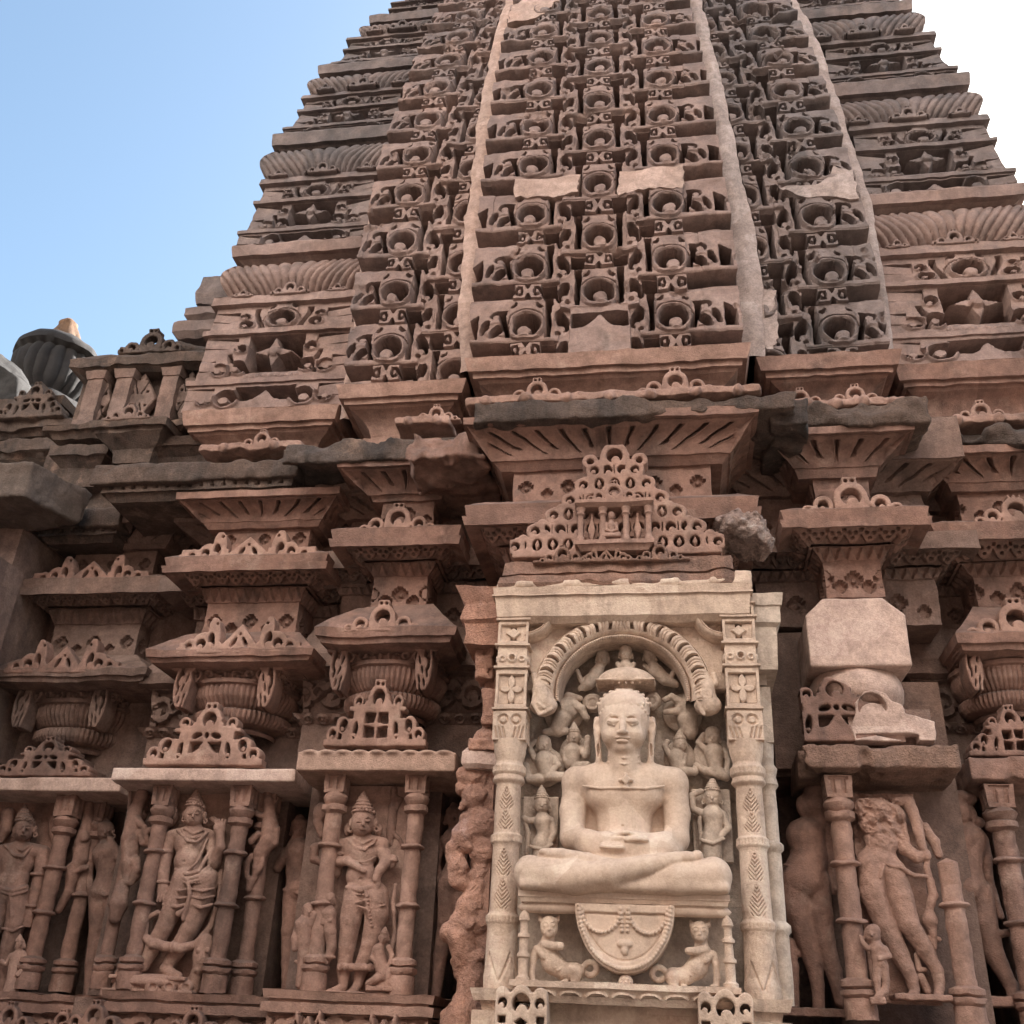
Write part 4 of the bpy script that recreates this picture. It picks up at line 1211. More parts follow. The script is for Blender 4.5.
# left-hand niche beside the cream shrine
n3 = niche('niche with a pale toothed slab roof and two ringed pillars, left of the cream shrine', (-1.35, .6, ZB))
Y3 = .55
_, a, b, zt, zb = canopy(n3, 298, 456, 752, 771, Y3, .55, stone('pinkish slab', (.44, .30, .24), (.39, .26, .21), (.25, .17, .14), .4, .25, pale=(.52, .40, .34), pale_amt=.4), tooth=True)
gable(n3, 327, 428, 679, 746, Y3 + .10, REDL, 0)
pillar('pillar', 326, 880, Y3 + .13, .046, ZB, zb, REDL, n3, rings=(.30, .66), cap=.09)
pillar('pillar', 410, 880, Y3 + .13, .046, ZB, zb, REDL, n3, rings=(.30, .66), cap=.09)
plinth(n3, 268, 430, Y3 - .02, ZB, REDL, ((310, .26, 1), (385, .26, 1)))
# second niche
n2 = niche('widest niche, under a smooth pale slab, holding the statue on a lotus', (-2.45, .8, ZB))
Y2 = .70
_, a, b, zt, zb = canopy(n2, 113, 296, 768, 781, Y2, .6, PINK, rough=.005)
gable(n2, 148, 266, 702, 765, Y2 + .10, REDL, 1)
pillar('pillar', 149, 880, Y2 + .14, .046, ZB - .02, zb, RED, n2, rings=(.33, .68), cap=.11)
pillar('pillar', 123, 880, Y2 + .26, .040, ZB - .02, zb, RED, n2, rings=(.33,), cap=.11)
pillar('pillar', 231, 880, Y2 + .14, .048, ZB - .02, zb, RED, n2, rings=(.33, .68), cap=.11)
pillar('pillar', 256, 890, Y2 + .28, .044, ZB - .02, zb, RED, n2, rings=(.4, .75), cap=.11)
plinth(n2, 108, 275, Y2 + .0, ZB - .03, RED, ((97, .36, 0), (196, .34, 0)))
# far left niche
n1 = niche('leftmost niche, under a long thin pale slab cut by the photo edge', (-3.7, 1.2, ZB))
Y1 = 1.1
_, a, b, zt, zb = canopy(n1, -60, 122, 777, 791, Y1, .6, PINK, rough=.005)
gable(n1, -2, 94, 736, 776, Y1 + .10, RED, 1, .12)
pillar('pillar', 47, 900, Y1 + .14, .050, ZB - .03, zb, RED, n1, rings=(.3, .62), cap=.12)
pillar('pillar', 76, 920, Y1 + .28, .046, ZB - .03, zb, RED, n1, rings=(.45,), cap=.12)
plinth(n1, -40, 100, Y1 + .02, ZB - .05, RED, ((12, .36, 0), (66, .30, 0)))
# niche right of the shrine
n4 = niche('niche with a broken rough slab roof over the headless statue', (1.4, .45, ZB))
Y4 = .42
dslab = stone('rough brown slab', (.26, .155, .118), (.2, .13, .1), (.09, .065, .055), .6, .35, pale=(.4, .27, .21), pale_amt=.4, bump=1.0)
o, a, b, zt, zb = canopy(n4, 800, 958, 744, 768, Y4, .6, dslab, rough=.05)
xm = atx(876, 715, Y4 + .08); z0 = atz(870, 741, Y4 + .08)
wq = .78; hq = .42
def brokenped(x, z, f=ped_small(.78, .40, 1)):
    cut = (z - (.30 - .0 * x) + np.clip(x - .12, 0, 1) * .75) * .8
    cut = np.maximum(cut, -1)
    return X_(f(x, z), X_(cut, -(x + .30)) if False else (z - np.interp(x, [-.4, -.30, -.16, -.04, .10, .14, .26, .39], [.20, .21, .34, .37, .30, .22, .20, .14])) * .8)
fretwork('pierced_pediment', brokenped, xm - .37, xm - .03, z0, z0 + .36, Y4 + .08, .12, RED, o, res=.006)
def poly2(x, z, P):
    d = np.full(np.broadcast(x, z).shape, 9.0); ins = np.zeros(d.shape, bool)
    for (ax, az), (bx, bz) in zip(P, P[1:] + P[:1]):
        d = np.minimum(d, seg2(x, z, ax, az, bx, bz, 0))
        c = ((az > z) != (bz > z)) & (x < (bx - ax) * (z - az) / ((bz - az) if bz != az else 1e-9) + ax); ins ^= c
    return np.where(ins, -d, d)
Yq = Y4 + .07
PP = [at(x, y, Yq) for x, y in ((858, 741), (853, 728), (858, 712), (856, 702), (866, 692), (876, 689), (888, 693), (893, 700), (904, 704), (907, 713), (921, 716), (937, 721), (939, 741))]
xc_ = (PP[0][0] + PP[-1][0]) / 2; z0 = min(p[2] for p in PP)
pg = [(p[0] - xc_, p[2] - z0) for p in PP]
hx, hz = at(874, 706, Yq)[0] - xc_, at(874, 706, Yq)[2] - z0
fretwork('patched_pediment', lambda x, z: X_(poly2(x, z, pg), -U(X_(circ(x, z, hx, hz, .075), -circ(x, z, hx + .0, hz - .05, .07)), X_(rect(x, z, hx + .06, hz - .17, .16, .018), -(z - hz + .16 + np.abs(x - hx) * .2)))), PP[0][0] - .05, PP[-1][0] + .03, z0, z0 + .40, Yq, .14, PINK, o, res=.006, rough=.004)
m = MB(); m.box(at(850, 720, Yq)[0], at(905, 720, Yq)[0], Yq + .05, Yq + .3, z0 + .01, z0 + .22); m.build('pediment_core', PINK, o)
m = MB(); m.box(xm - .34, xm + .30, Y4 + .16, Y4 + .4, z0, z0 + .2); m.build('pediment_core', SHADE, o)
pillar('pillar', 848, 890, Y4 + .14, .052, ZB - .03, zb - .02, REDL, n4, rings=(.30, .62), cap=.10)
pillar('pillar', 953, 900, Y4 + .16, .050, ZB - .05, zb - .02, REDL, n4, rings=(.42,), cap=.10, broken=atz(947, 862, Y4 + .16))
plinth(n4, 838, 975, Y4 - .0, ZB - .06, REDL, ((880, .22, 0), (915, .26, 1), (950, .2, 0)))
# edge niche at the far right
n5 = niche('rightmost niche, its carved jamb cut by the photo edge', (2.5, .8, ZB))
Y5 = .72
canopy(n5, 968, 1110, 756, 780, Y5, .6, RED, rough=.03)
gable(n5, 966, 1060, 704, 756, Y5 + .10, RED, 0, .12)
pillar('pillar', 1012, 880, Y5 + .10, .055, ZB - .05, zb, RED, n5, rings=(.35, .7), cap=.1)
plinth(n5, 996, 1090, Y5, ZB - .08, RED, ())
# deep back panels of the niches (so that each statue stands against stone)
mb = MB()
for px0, px1, Yb in ((300, 436, Y3 + .40), (112, 278, Y2 + .44), (-40, 92, Y1 + .42), (828, 972, Y4 + .42), (1000, 1100, Y5 + .3)):
    m = MB(); m.box(atx(px0, 880, Yb), atx(px1, 880, Yb), Yb, 1.62, ZB - .4, 3.1)
    m.build('niche_back', SHADE, wall, rough=0)
# foot of the wall
m = MB(); m.box(-5.4, -3.15, 1.25, 1.62, 0, ZB - .07); m.box(-3.149, 4.2, 1.0, 1.62, 0, ZB - .06); m.build('recess_floor', SHADE, wall, rough=.01)
moulding('wall_plinth', -.6, 8.4, .62, 3.0, [(0, .5, .25, .5), (.25, .45, .5, .30), (.5, .34, .62, .34, r_bumps(.2, .02)), (.62, .2, 1.1, .12), (1.1, .2, 1.18, .2), (1.18, .1, ZB - .35, .02)], RED, wall, du=.03, rough=.01)
# recess string course blocks between niches and capitals
# ------------------------------------------------------------------ sculpture: traced in survey coordinates, modelled in depth
class Fig:
    def __init__(s, ox, oy, sc, Y, box, res=.005, front=80, back=80):
        front += 60
        s.kk = .65
        s.ox, s.oy, s.sc, s.Y = ox, oy, sc, Y
        x0, y0, x1, y1 = box
        c = at(ox + (x0 + x1) / 2 / sc, oy + (y0 + y1) / 2 / sc, Y)
        s.m = float((c - CAM) @ _F) / CF / sc               # metres per traced unit
        P = np.array([s.p(x, y, 0) for x in (x0, x1) for y in (y0, y1)])
        lo, hi = P.min(0), P.max(0); lo[1] = Y - front * s.m; hi[1] = Y + back * s.m
        s.S = SDF(lo, hi, res)
    def p(s, x, y, d=0): return at(s.ox + x / s.sc, s.oy + y / s.sc, s.Y - d * s.m if hasattr(s, 'm') else s.Y)
    def c(s, pts, k=8, fl=None):
        """chain of (x, y, d, r)"""
        s.S.chain([(s.p(x, y, d), r * s.m) for x, y, d, r in pts], k * s.m * s.kk, fl)
    def e(s, x, y, d, rx, ry, rz, k=8, a=0, cut=False):
        """ellipsoid: rx across, rz tall, ry deep; a = tilt in the picture plane (rad)"""
        s.S.ell(s.p(x, y, d), np.array([rx, ry, rz]) * s.m, k * s.m * s.kk, cut=cut, ry=a)
    def b(s, x, y, d, hx, hy, hz, k=3, rd=4, cut=False, a=0):
        s.S.box(s.p(x, y, d), np.array([hx, hy, hz]) * s.m, rd * s.m, k * s.m, cut=cut, ry=a)
    def t(s, x, y, d, R, r, k=4, ax='y', sq=1.0): s.S.tor(s.p(x, y, d), R * s.m, r * s.m, k * s.m, ax, sq)
    def head(s, x, y, d, r, yaw=0.0, tilt=0.0, crown='cone', ears=True):
        """head of half-width r with face, ears and headdress; yaw shifts the features sideways"""
        q = r; f = yaw * q * .45; ct, st = math.cos(tilt), math.sin(tilt)
        def T(dx, dy): return x + dx * ct - dy * st, y + dx * st + dy * ct
        X, Y = T(0, 0); s.e(X, Y, d, q, q * 1.0, q * 1.28, 4, tilt)
        X, Y = T(f * .4, q * .55); s.e(X, Y, d + q * .22, q * .72, q * .66, q * .62, q * .3)
        X, Y = T(f * .9, q * .22); X2, Y2 = T(f * .7, -q * .20); s.c([(X2, Y2, d + q * .92, q * .09), (X, Y, d + q * 1.12, q * .17)], q * .14)
        for sg in (-1, 1):
            X, Y = T(f + sg * q * .40, -q * .06); s.e(X, Y, d + q * .86, q * .22, q * .12, q * .12, q * .05)
            X, Y = T(f + sg * q * .40, -q * .06); s.e(X, Y + q * .17, d + q * .95, q * .22, q * .10, q * .05, q * .04, cut=True)
            X0, Y0 = T(f + sg * q * .14, -q * .26); X1, Y1 = T(f + sg * q * .44, -q * .38); X2, Y2 = T(f + sg * q * .72, -q * .20)
            s.c([(X0, Y0, d + q * .94, q * .05), (X1, Y1, d + q * .90, q * .06), (X2, Y2, d + q * .70, q * .05)], q * .06)
            if ears:
                X, Y = T(sg * q * 1.02, q * .1); s.e(X, Y, d + 0, q * .16, q * .25, q * .42, q * .1)
                X, Y = T(sg * q * 1.06, q * .62); s.t(X, Y, d, q * .18, q * .10, 2)
        X, Y = T(f * .9, q * .62); s.e(X, Y, d + q * .86, q * .32, q * .12, q * .09, q * .05)
        X, Y = T(f * .9, q * .53); s.e(X, Y, d + q * .92, q * .30, q * .08, q * .05, q * .03)
        X, Y = T(f * .9, q * .585); s.e(X, Y, d + q * 1.0, q * .34, q * .10, q * .025, q * .02, cut=True)
        if crown == 'cone':
            for i, (hh, rr) in enumerate(((-.72, 1.05), (-1.02, .95), (-1.32, .78), (-1.62, .60), (-1.90, .42), (-2.2, .22))):
                X, Y = T(0, hh * q); s.e(X, Y, d, q * rr, q * rr * .95, q * .24, q * .05, tilt)
            for i in range(-3, 4):
                X, Y = T(i * q * .28, -q * (.78 + .04 * (9 - i * i) * .6)); s.e(X, Y, d + q * (.98 - .055 * i * i), q * .13, q * .10, q * .16, q * .04)
        elif crown == 'bun':
            X, Y = T(0, -q * .55); s.e(X, Y, d - q * .05, q * 1.04, q * 1.02, q * .82, q * .1)
            X, Y = T(0, -q * 1.3); s.e(X, Y, d, q * .55, q * .5, q * .45, q * .1)
        elif crown == 'cap':
            X, Y = T(0, -q * .5); s.e(X, Y, d - q * .1, q * 1.05, q * 1.05, q * .95, q * .1)
    def done(s, name, label, cat, mat, group=None, rough=.002, scale=.03):
        o = s.S.build(name, mat, None, rough, scale)
        return tag(o, label, cat, group)
    def part(s, name, mat, parent, rough=.003, scale=.035):
        return s.S.build(name, mat, parent, rough, scale)

SG = 'carved figures standing in the wall niches'
# --- statue on a lotus, second niche
f = Fig(100, 775, 4.553, Y2 + .20, (20, 20, 570, 1020), .0044, 110, 90)
f.head(432, 178, 34, 47, yaw=-.35, tilt=.06, crown='cone')
f.c([(430, 215, 22, 32), (428, 245, 16, 36)], 10)
f.c([(345, 278, 12, 32), (428, 268, 14, 42), (505, 285, 12, 32)], 14)
f.e(420, 310, 14, 84, 54, 72, 16); f.e(402, 390, 22, 66, 52, 60, 22); f.e(428, 470, 16, 92, 56, 62, 24)
f.e(380, 392, 78, 6, 10, 6, 2, cut=True)
f.c([(325, 282, 14, 30), (300, 372, 16, 29), (290, 440, 22, 27), (288, 500, 30, 24)], 10)
f.e(286, 522, 34, 28, 22, 30, 8)
for i in range(4): f.c([(270 + i * 12, 535, 48, 7), (262 + i * 13, 575, 50, 6)], 3)
f.t(300, 350, 18, 30, 8, 4, 'z'); f.t(289, 490, 28, 27, 7, 4, 'z')
f.c([(508, 290, 12, 29), (522, 395, 26, 32), (548, 330, 60, 22), (545, 262, 66, 18)], 10)
f.e(545, 242, 66, 30, 20, 28, 6)
for i in range(4): f.c([(530 + i * 12, 228, 74, 7), (526 + i * 15, 202 + abs(i - 1.5) * 4, 76, 6)], 3)
f.c([(512, 200, 0, 14), (560, 232, 10, 14), (555, 320, 40, 10)], 6)
f.c([(390, 470, 20, 58), (345, 580, 30, 50), (295, 690, 38, 38), (245, 780, 26, 36), (200, 868, 24, 24)], 12)
f.c([(200, 872, 24, 24), (150, 890, 34, 20), (88, 898, 40, 15)], 8)
f.c([(482, 480, 14, 60), (455, 590, 18, 54), (410, 700, 24, 42), (352, 800, 20, 36), (300, 880, 22, 24)], 12)
f.c([(296, 884, 24, 24), (330, 905, 44, 20), (360, 914, 54, 14)], 8)
for y, xs in ((430, (345, 395, 450, 505)), (452, (345, 395, 450, 500)), (470, (348, 400, 455, 500))): f.c([(xs[0], y, 50, 8), (xs[1], y + 22, 74, 9), (xs[2], y + 8, 70, 9), (xs[3], y - 90 if y == 430 else y - 40, 46, 9)], 3)
f.c([(402, 480, 74, 9), (408, 545, 78, 9), (392, 610, 70, 11)], 4); f.c([(392, 610, 70, 10), (360, 632, 66, 14)], 4); f.c([(392, 612, 70, 10), (380, 655, 62, 12)], 4)
f.c([(288, 590, 60, 7), (350, 600, 82, 8), (385, 590, 72, 7)], 3); f.c([(415, 590, 64, 7), (460, 604, 74, 8), (510, 590, 50, 7)], 3)
for yy in (520, 555): f.c([(320, yy, 66, 5), (365, yy + 8, 82, 6), (392, yy, 76, 5)], 3); f.c([(415, yy, 72, 5), (465, yy + 8, 76, 6), (520, yy - 4, 46, 5)], 3)
f.c([(262, 628, 50, 13), (215, 650, 40, 13), (200, 735, 38, 16), (240, 768, 58, 22), (300, 782, 74, 20), (370, 790, 70, 20), (440, 770, 50, 18), (505, 690, 22, 15), (545, 560, 10, 13), (552, 440, 4, 12)], 6)
f.e(248, 766, 60, 26, 20, 22, 4); f.e(330, 784, 76, 10, 26, 26, 3)
f.c([(350, 250, 48, 5), (400, 300, 70, 6), (440, 306, 70, 6), (490, 262, 52, 5)], 2); f.c([(385, 245, 54, 6), (428, 268, 62, 7), (470, 248, 54, 6)], 2)
f.c([(490, 290, 50, 5), (440, 400, 74, 6), (360, 470, 70, 6)], 2)
for k in range(15):
    a_ = math.pi * (k + .5) / 15; f.e(428 - 52 * math.cos(a_), 252 + 34 * math.sin(a_), 50 + 18 * math.sin(a_), 5, 5, 5, 1)
for k in range(13): f.e(345 + k * 12.5, 478 + 16 * math.sin(math.pi * k / 12), 62 + 16 * math.sin(math.pi * k / 12), 5, 5, 5, 1)
# crouching beast beside the foot
f.c([(478, 770, 40, 42), (466, 830, 46, 40), (450, 882, 50, 26)], 10); f.e(515, 830, 32, 20, 18, 34, 6, .3); f.e(448, 800, 84, 12, 8, 12, 3); f.e(490, 796, 82, 12, 8, 12, 3); f.c([(440, 900, 40, 24), (430, 960, 20, 34)], 10)
# lotus seat with drooping petals
f.e(240, 945, 24, 190, 74, 34, 4)
f.b(240, 926, 26, 175, 62, 8, 3)
for i in range(5): f.e(90 + i * 75, 968, 74 - abs(i - 2) * 10, 34, 24, 30, 4); f.e(90 + i * 75, 965, 94 - abs(i - 2) * 10, 16, 10, 14, 3, cut=True)
f.b(240, 1000, 10, 210, 70, 18, 6)
f.b(430, 560, -66, 170, 20, 480, 4)
f.done('statue', 'four-armed crowned male statue striding on a lotus seat under the smooth pale slab', 'statue', REDL, SG)

# --- attendants of the second niche
f = Fig(100, 775, 4.553, Y2 + .22, (20, 50, 380, 920), .006, 70, 90)
f.c([(185, 110, 0, 30), (160, 170, 4, 32), (142, 290, 8, 44), (135, 400, 6, 36), (130, 480, 4, 26)], 12); f.e(190, 92, 14, 30, 28, 36, 6)
f.c([(165, 200, 20, 18), (200, 240, 30, 15), (215, 300, 26, 12)], 6); f.c([(160, 390, 16, 24), (165, 430, 24, 20), (140, 490, 10, 18)], 6)
f.e(315, 190, 6, 46, 36, 52, 6); f.c([(290, 230, 24, 26), (250, 250, 26, 18), (185, 262, 20, 18), (195, 310, 20, 16), (240, 320, 16, 13)], 6); f.e(340, 175, 30, 14, 10, 30, 4)
f.c([(100, 520, 0, 34), (85, 590, 4, 40), (70, 650, 0, 28)], 10); f.c([(100, 500, 4, 22), (160, 460, 6, 24)], 8)
f.done('bracket_figure', 'weathered small beast and dwarf carved between the pillars left of the lotus statue', 'carving', RED, 'small beasts leaping beside the niche pillars')
f = Fig(100, 775, 4.553, Y2 + .24, (640, 50, 840, 540), .006, 70, 80)
f.c([(762, 80, 10, 18), (770, 140, 14, 26), (775, 220, 16, 36), (770, 300, 14, 40), (735, 350, 14, 34), (715, 420, 12, 20), (705, 470, 8, 15)], 10)
f.c([(745, 190, 24, 15), (700, 170, 26, 16)], 6); f.c([(800, 250, 16, 22), (795, 310, 20, 18), (745, 340, 26, 16)], 6); f.c([(720, 270, 30, 16), (690, 300, 26, 18)], 6)
f.c([(690, 370, 16, 14), (668, 400, 14, 14), (670, 465, 10, 12)], 5); f.c([(740, 370, 26, 12), (740, 410, 26, 10), (700, 470, 14, 9)], 5); f.e(765, 120, 26, 24, 20, 26, 5); f.c([(775, 110, 10, 8), (800, 120, 6, 9)], 3)
f.c([(690, 480, 6, 22), (680, 520, 4, 16)], 6)
f.done('bracket_figure', 'leaping horned beast carved beside the pillar right of the lotus statue', 'carving', RED, 'small beasts leaping beside the niche pillars')

# --- statue with arms folded at the waist, third niche
f = Fig(290, 780, 4.553, Y3 + .20, (150, 20, 510, 1010), .0044, 100, 90)
f.head(334, 190, 40, 56, yaw=-.05, tilt=.0, crown='cone')
f.e(262, 225, 10, 18, 18, 30, 6); f.e(405, 228, 10, 18, 18, 26, 6)
f.c([(330, 240, 26, 36), (328, 262, 18, 42)], 10)
f.c([(235, 300, 10, 34), (328, 290, 14, 46), (420, 295, 10, 34)], 14)
f.e(322, 335, 16, 86, 54, 68, 16); f.e(322, 430, 20, 68, 48, 70, 22); f.e(345, 520, 14, 100, 54, 66, 24)
f.e(318, 450, 66, 7, 10, 7, 2, cut=True)
f.c([(232, 305, 12, 32), (212, 370, 20, 32), (210, 420, 14, 26)], 10); f.c([(208, 372, 34, 26), (262, 370, 62, 19), (318, 402, 76, 15)], 8); f.e(335, 412, 78, 20, 10, 12, 4)
f.c([(405, 300, 18, 28), (440, 370, 30, 28), (410, 408, 66, 22), (392, 450, 66, 18)], 10); f.e(398, 470, 60, 16, 14, 30, 5)
f.c([(415, 300, 10, 30), (455, 380, 14, 28), (470, 360, 20, 20)], 8)
f.t(226, 340, 18, 33, 8, 3, 'z'); f.t(462, 368, 18, 26, 7, 3, 'z')
f.c([(300, 520, 20, 56), (275, 640, 28, 48), (258, 760, 28, 38), (246, 860, 22, 32), (244, 930, 24, 22)], 12); f.c([(240, 945, 28, 20), (205, 962, 44, 18), (175, 966, 50, 14)], 8)
f.c([(385, 530, 14, 62), (395, 620, 18, 54), (365, 750, 22, 40), (330, 850, 18, 34), (312, 920, 22, 22)], 12); f.c([(308, 935, 26, 20), (290, 958, 46, 18), (270, 968, 54, 13)], 8)
f.c([(262, 490, 62, 12), (320, 500, 74, 13), (385, 482, 60, 12)], 4); f.c([(262, 500, 52, 10), (248, 560, 44, 9)], 4)
f.c([(345, 500, 74, 8), (355, 590, 72, 8), (376, 690, 58, 7)], 3); f.c([(300, 560, 70, 5), (340, 548, 74, 5), (420, 560, 60, 5)], 3); f.c([(310, 575, 74, 5), (355, 590, 76, 5), (430, 570, 56, 5)], 3)
f.c([(262, 270, 46, 6), (300, 312, 66, 7), (340, 318, 68, 7), (392, 272, 48, 6)], 2); f.c([(292, 270, 54, 6), (330, 292, 62, 7), (370, 270, 54, 6)], 2); f.c([(280, 365, 66, 4), (330, 376, 70, 4), (385, 352, 64, 4)], 2)
f.c([(235, 850, 54, 13), (300, 852, 66, 15), (370, 856, 60, 15), (450, 830, 40, 12), (480, 700, 10, 11), (470, 560, 4, 11), (480, 480, 6, 11)], 6)
for i in range(6): f.e(225 + i * 28, 852, 64, 13, 16, 17, 3)
for k in range(15):
    a_ = math.pi * (k + .5) / 15; f.e(330 - 58 * math.cos(a_), 268 + 40 * math.sin(a_), 50 + 20 * math.sin(a_), 5, 5, 5, 1)
for k in range(14): f.e(266 + k * 9.2, 512 + 8 * math.sin(math.pi * k / 13), 64 + 12 * math.sin(math.pi * k / 13), 5, 5, 5, 1)
for k in range(9): f.e(352 + k * 2.6, 530 + k * 17, 82 - k * 1.5, 6, 6, 6, 1)
f.b(310, 985, 30, 150, 66, 14, 5); f.e(300, 978, 60, 150, 30, 14, 5)
f.b(340, 500, -60, 180, 20, 500, 4)
f.done('statue', 'crowned statue standing upright with forearms crossed at its waist, nearest left of the cream shrine', 'statue', REDL, SG)

f = Fig(290, 780, 4.553, Y3 + .10, (330, 640, 490, 970), .0045, 50, 50)
f.head(428, 718, 8, 22, yaw=-.3, tilt=.15, crown='cone')
f.c([(420, 745, 4, 14), (402, 775, 6, 28), (412, 840, 6, 28), (430, 880, 4, 34)], 8); f.c([(385, 775, 10, 13), (372, 810, 16, 11), (392, 830, 24, 10)], 5); f.c([(450, 760, 6, 12), (465, 800, 8, 11), (452, 840, 12, 10)], 5)
f.c([(440, 890, 12, 22), (395, 905, 22, 20), (358, 925, 16, 14)], 8); f.c([(445, 900, 6, 24), (455, 930, 4, 20), (400, 945, 14, 13)], 8); f.b(410, 952, 4, 62, 26, 10, 4)
f.done('attendant_figure', 'small kneeling attendant with pointed cap at the foot of the arms-crossed statue', 'carving', REDL)
f = Fig(290, 780, 4.553, Y3 + .12, (0, 480, 230, 980), .005, 50, 60)
f.head(84, 598, 4, 26, crown='cap'); f.c([(80, 625, 0, 20), (62, 660, 4, 40), (68, 740, 0, 34), (60, 840, 0, 26), (50, 930, 0, 24)], 10); f.c([(40, 660, 8, 20), (26, 720, 10, 20), (20, 770, 10, 14)], 6); f.c([(100, 655, 8, 18), (112, 610, 20, 14)], 6)
f.head(182, 542, 6, 22, crown='cap'); f.c([(180, 570, 2, 16), (178, 610, 6, 34), (182, 690, 4, 28), (190, 760, 2, 22), (180, 800, 4, 20)], 10); f.c([(160, 600, 14, 14), (150, 650, 20, 12), (185, 640, 30, 10)], 5); f.e(172, 805, 8, 38, 20, 10, 4); f.b(100, 830, -4, 80, 20, 8, 4)
f.done('attendant_figure', 'pair of small worn attendants behind the left pillar of the toothed-slab niche', 'carving', REDL)
f = Fig(290, 780, 4.553, Y3 + .26, (440, 20, 520, 340), .005, 50, 60)
f.c([(478, 60, 0, 16), (470, 130, 6, 22), (462, 220, 6, 22), (455, 290, 0, 18)], 8); f.c([(470, 70, 4, 12), (505, 90, 6, 12), (480, 140, 10, 10)], 5); f.c([(470, 240, 10, 12), (500, 270, 6, 10), (520, 310, 4, 10)], 5); f.e(474, 50, 6, 18, 16, 24, 5)
f.done('bracket_figure', 'slender leaf-like carving between the arms-crossed statue and its right pillar', 'carving', RED, 'small beasts leaping beside the niche pillars')
f = Fig(290, 780, 4.553, Y3 + .24, (80, 90, 260, 420), .005, 60, 60)
f.e(140, 150, 10, 34, 30, 46, 6); f.c([(130, 190, 6, 26), (150, 250, 4, 20)], 8); f.c([(150, 290, 4, 14), (112, 310, 10, 20), (110, 360, 10, 20), (150, 380, 6, 16)], 6); f.e(200, 150, 30, 40, 26, 34, 6)
f.done('bracket_figure', 'round worn carving clinging to the left pillar of the toothed-slab niche', 'carving', RED, 'small beasts leaping beside the niche pillars')

# --- far left statue, cut by the picture edge
f = Fig(0, 790, 4.764, Y1 + .20, (-130, 20, 250, 1020), .005, 100, 90)
f.head(118, 185, 40, 48, yaw=-.25, crown='cone'); f.c([(108, 235, 24, 32), (100, 262, 18, 36)], 10)
f.c([(-10, 300, 10, 34), (90, 288, 14, 46), (200, 300, 10, 36)], 14); f.e(80, 340, 14, 96, 54, 80, 16); f.e(62, 430, 18, 78, 50, 70, 22); f.e(55, 500, 14, 96, 54, 60, 24)
f.e(28, 415, 72, 8, 10, 8, 2, cut=True)
f.c([(205, 305, 12, 34), (200, 390, 16, 34), (172, 480, 22, 28), (155, 560, 30, 22)], 10); f.e(140, 590, 32, 24, 20, 34, 6)
for i in range(4): f.c([(125 + i * 11, 600, 46, 7), (112 + i * 10, 650, 44, 6)], 3)
f.t(190, 405, 18, 38, 8, 3, 'z'); f.t(158, 555, 28, 25, 7, 3, 'z')
f.c([(-20, 305, 12, 34), (-40, 420, 16, 30), (-60, 540, 22, 24)], 10)
f.c([(95, 510, 16, 56), (75, 640, 22, 46), (40, 760, 22, 38), (25, 860, 18, 32), (15, 960, 20, 24)], 12); f.c([(10, 510, 16, 56), (-30, 640, 22, 46), (-60, 760, 22, 38), (-70, 960, 18, 24)], 12)
f.c([(-10, 465, 60, 9), (60, 482, 74, 10), (130, 462, 56, 9)], 3); f.c([(-10, 480, 62, 7), (60, 500, 74, 8), (130, 480, 56, 7)], 3); f.c([(50, 490, 74, 8), (55, 600, 70, 8), (45, 690, 58, 7)], 3); f.c([(10, 660, 60, 6), (60, 672, 66, 7), (108, 650, 50, 6)], 3)
f.c([(20, 262, 50, 6), (70, 312, 68, 8), (110, 318, 68, 8), (150, 268, 48, 6)], 2); f.c([(70, 270, 52, 6), (105, 290, 60, 7), (135, 268, 50, 6)], 2)
f.b(20, 990, 20, 200, 66, 20, 6); f.b(40, 520, -62, 200, 20, 500, 4)
f.c([(40, 110, 0, 30), (30, 190, 0, 26), (0, 240, 0, 20)], 10)
f.done('statue', 'broad-shouldered crowned statue with a hanging arm, cut by the left edge of the photo', 'statue', RED, SG)
f = Fig(0, 790, 4.764, Y1 + .10, (-20, 670, 170, 1020), .005, 50, 50)
f.head(95, 738, 4, 22, yaw=-.2, crown='cone'); f.c([(92, 765, 2, 16), (80, 800, 6, 32), (66, 880, 6, 28), (55, 950, 2, 34)], 10); f.c([(110, 780, 6, 14), (125, 830, 12, 13), (85, 880, 26, 11)], 5); f.c([(55, 790, 8, 14), (30, 830, 10, 12), (5, 815, 10, 11)], 5); f.c([(40, 960, 8, 24), (20, 1010, 6, 18)], 8)
f.done('attendant_figure', 'small attendant dancing at the foot of the leftmost statue', 'carving', REDL)
f = Fig(0, 790, 4.764, Y1 + .24, (240, 30, 480, 620), .006, 60, 80)
f.c([(425, 70, 8, 22), (420, 150, 10, 28), (395, 250, 12, 38), (385, 330, 12, 34), (350, 400, 12, 28), (330, 480, 8, 22), (280, 570, 4, 18)], 10); f.e(400, 225, 40, 26, 20, 28, 5); f.c([(360, 280, 20, 16), (370, 340, 28, 14), (330, 370, 20, 16), (325, 440, 14, 14)], 6); f.c([(410, 370, 20, 15), (350, 390, 30, 12)], 5)
f.c([(260, 130, 0, 22), (250, 200, 4, 22), (262, 250, 4, 16)], 6); f.e(320, 210, 14, 40, 30, 20, 5)
f.done('bracket_figure', 'leaping beast carved beside the pillar of the leftmost niche', 'carving', RED, 'small beasts leaping beside the niche pillars')

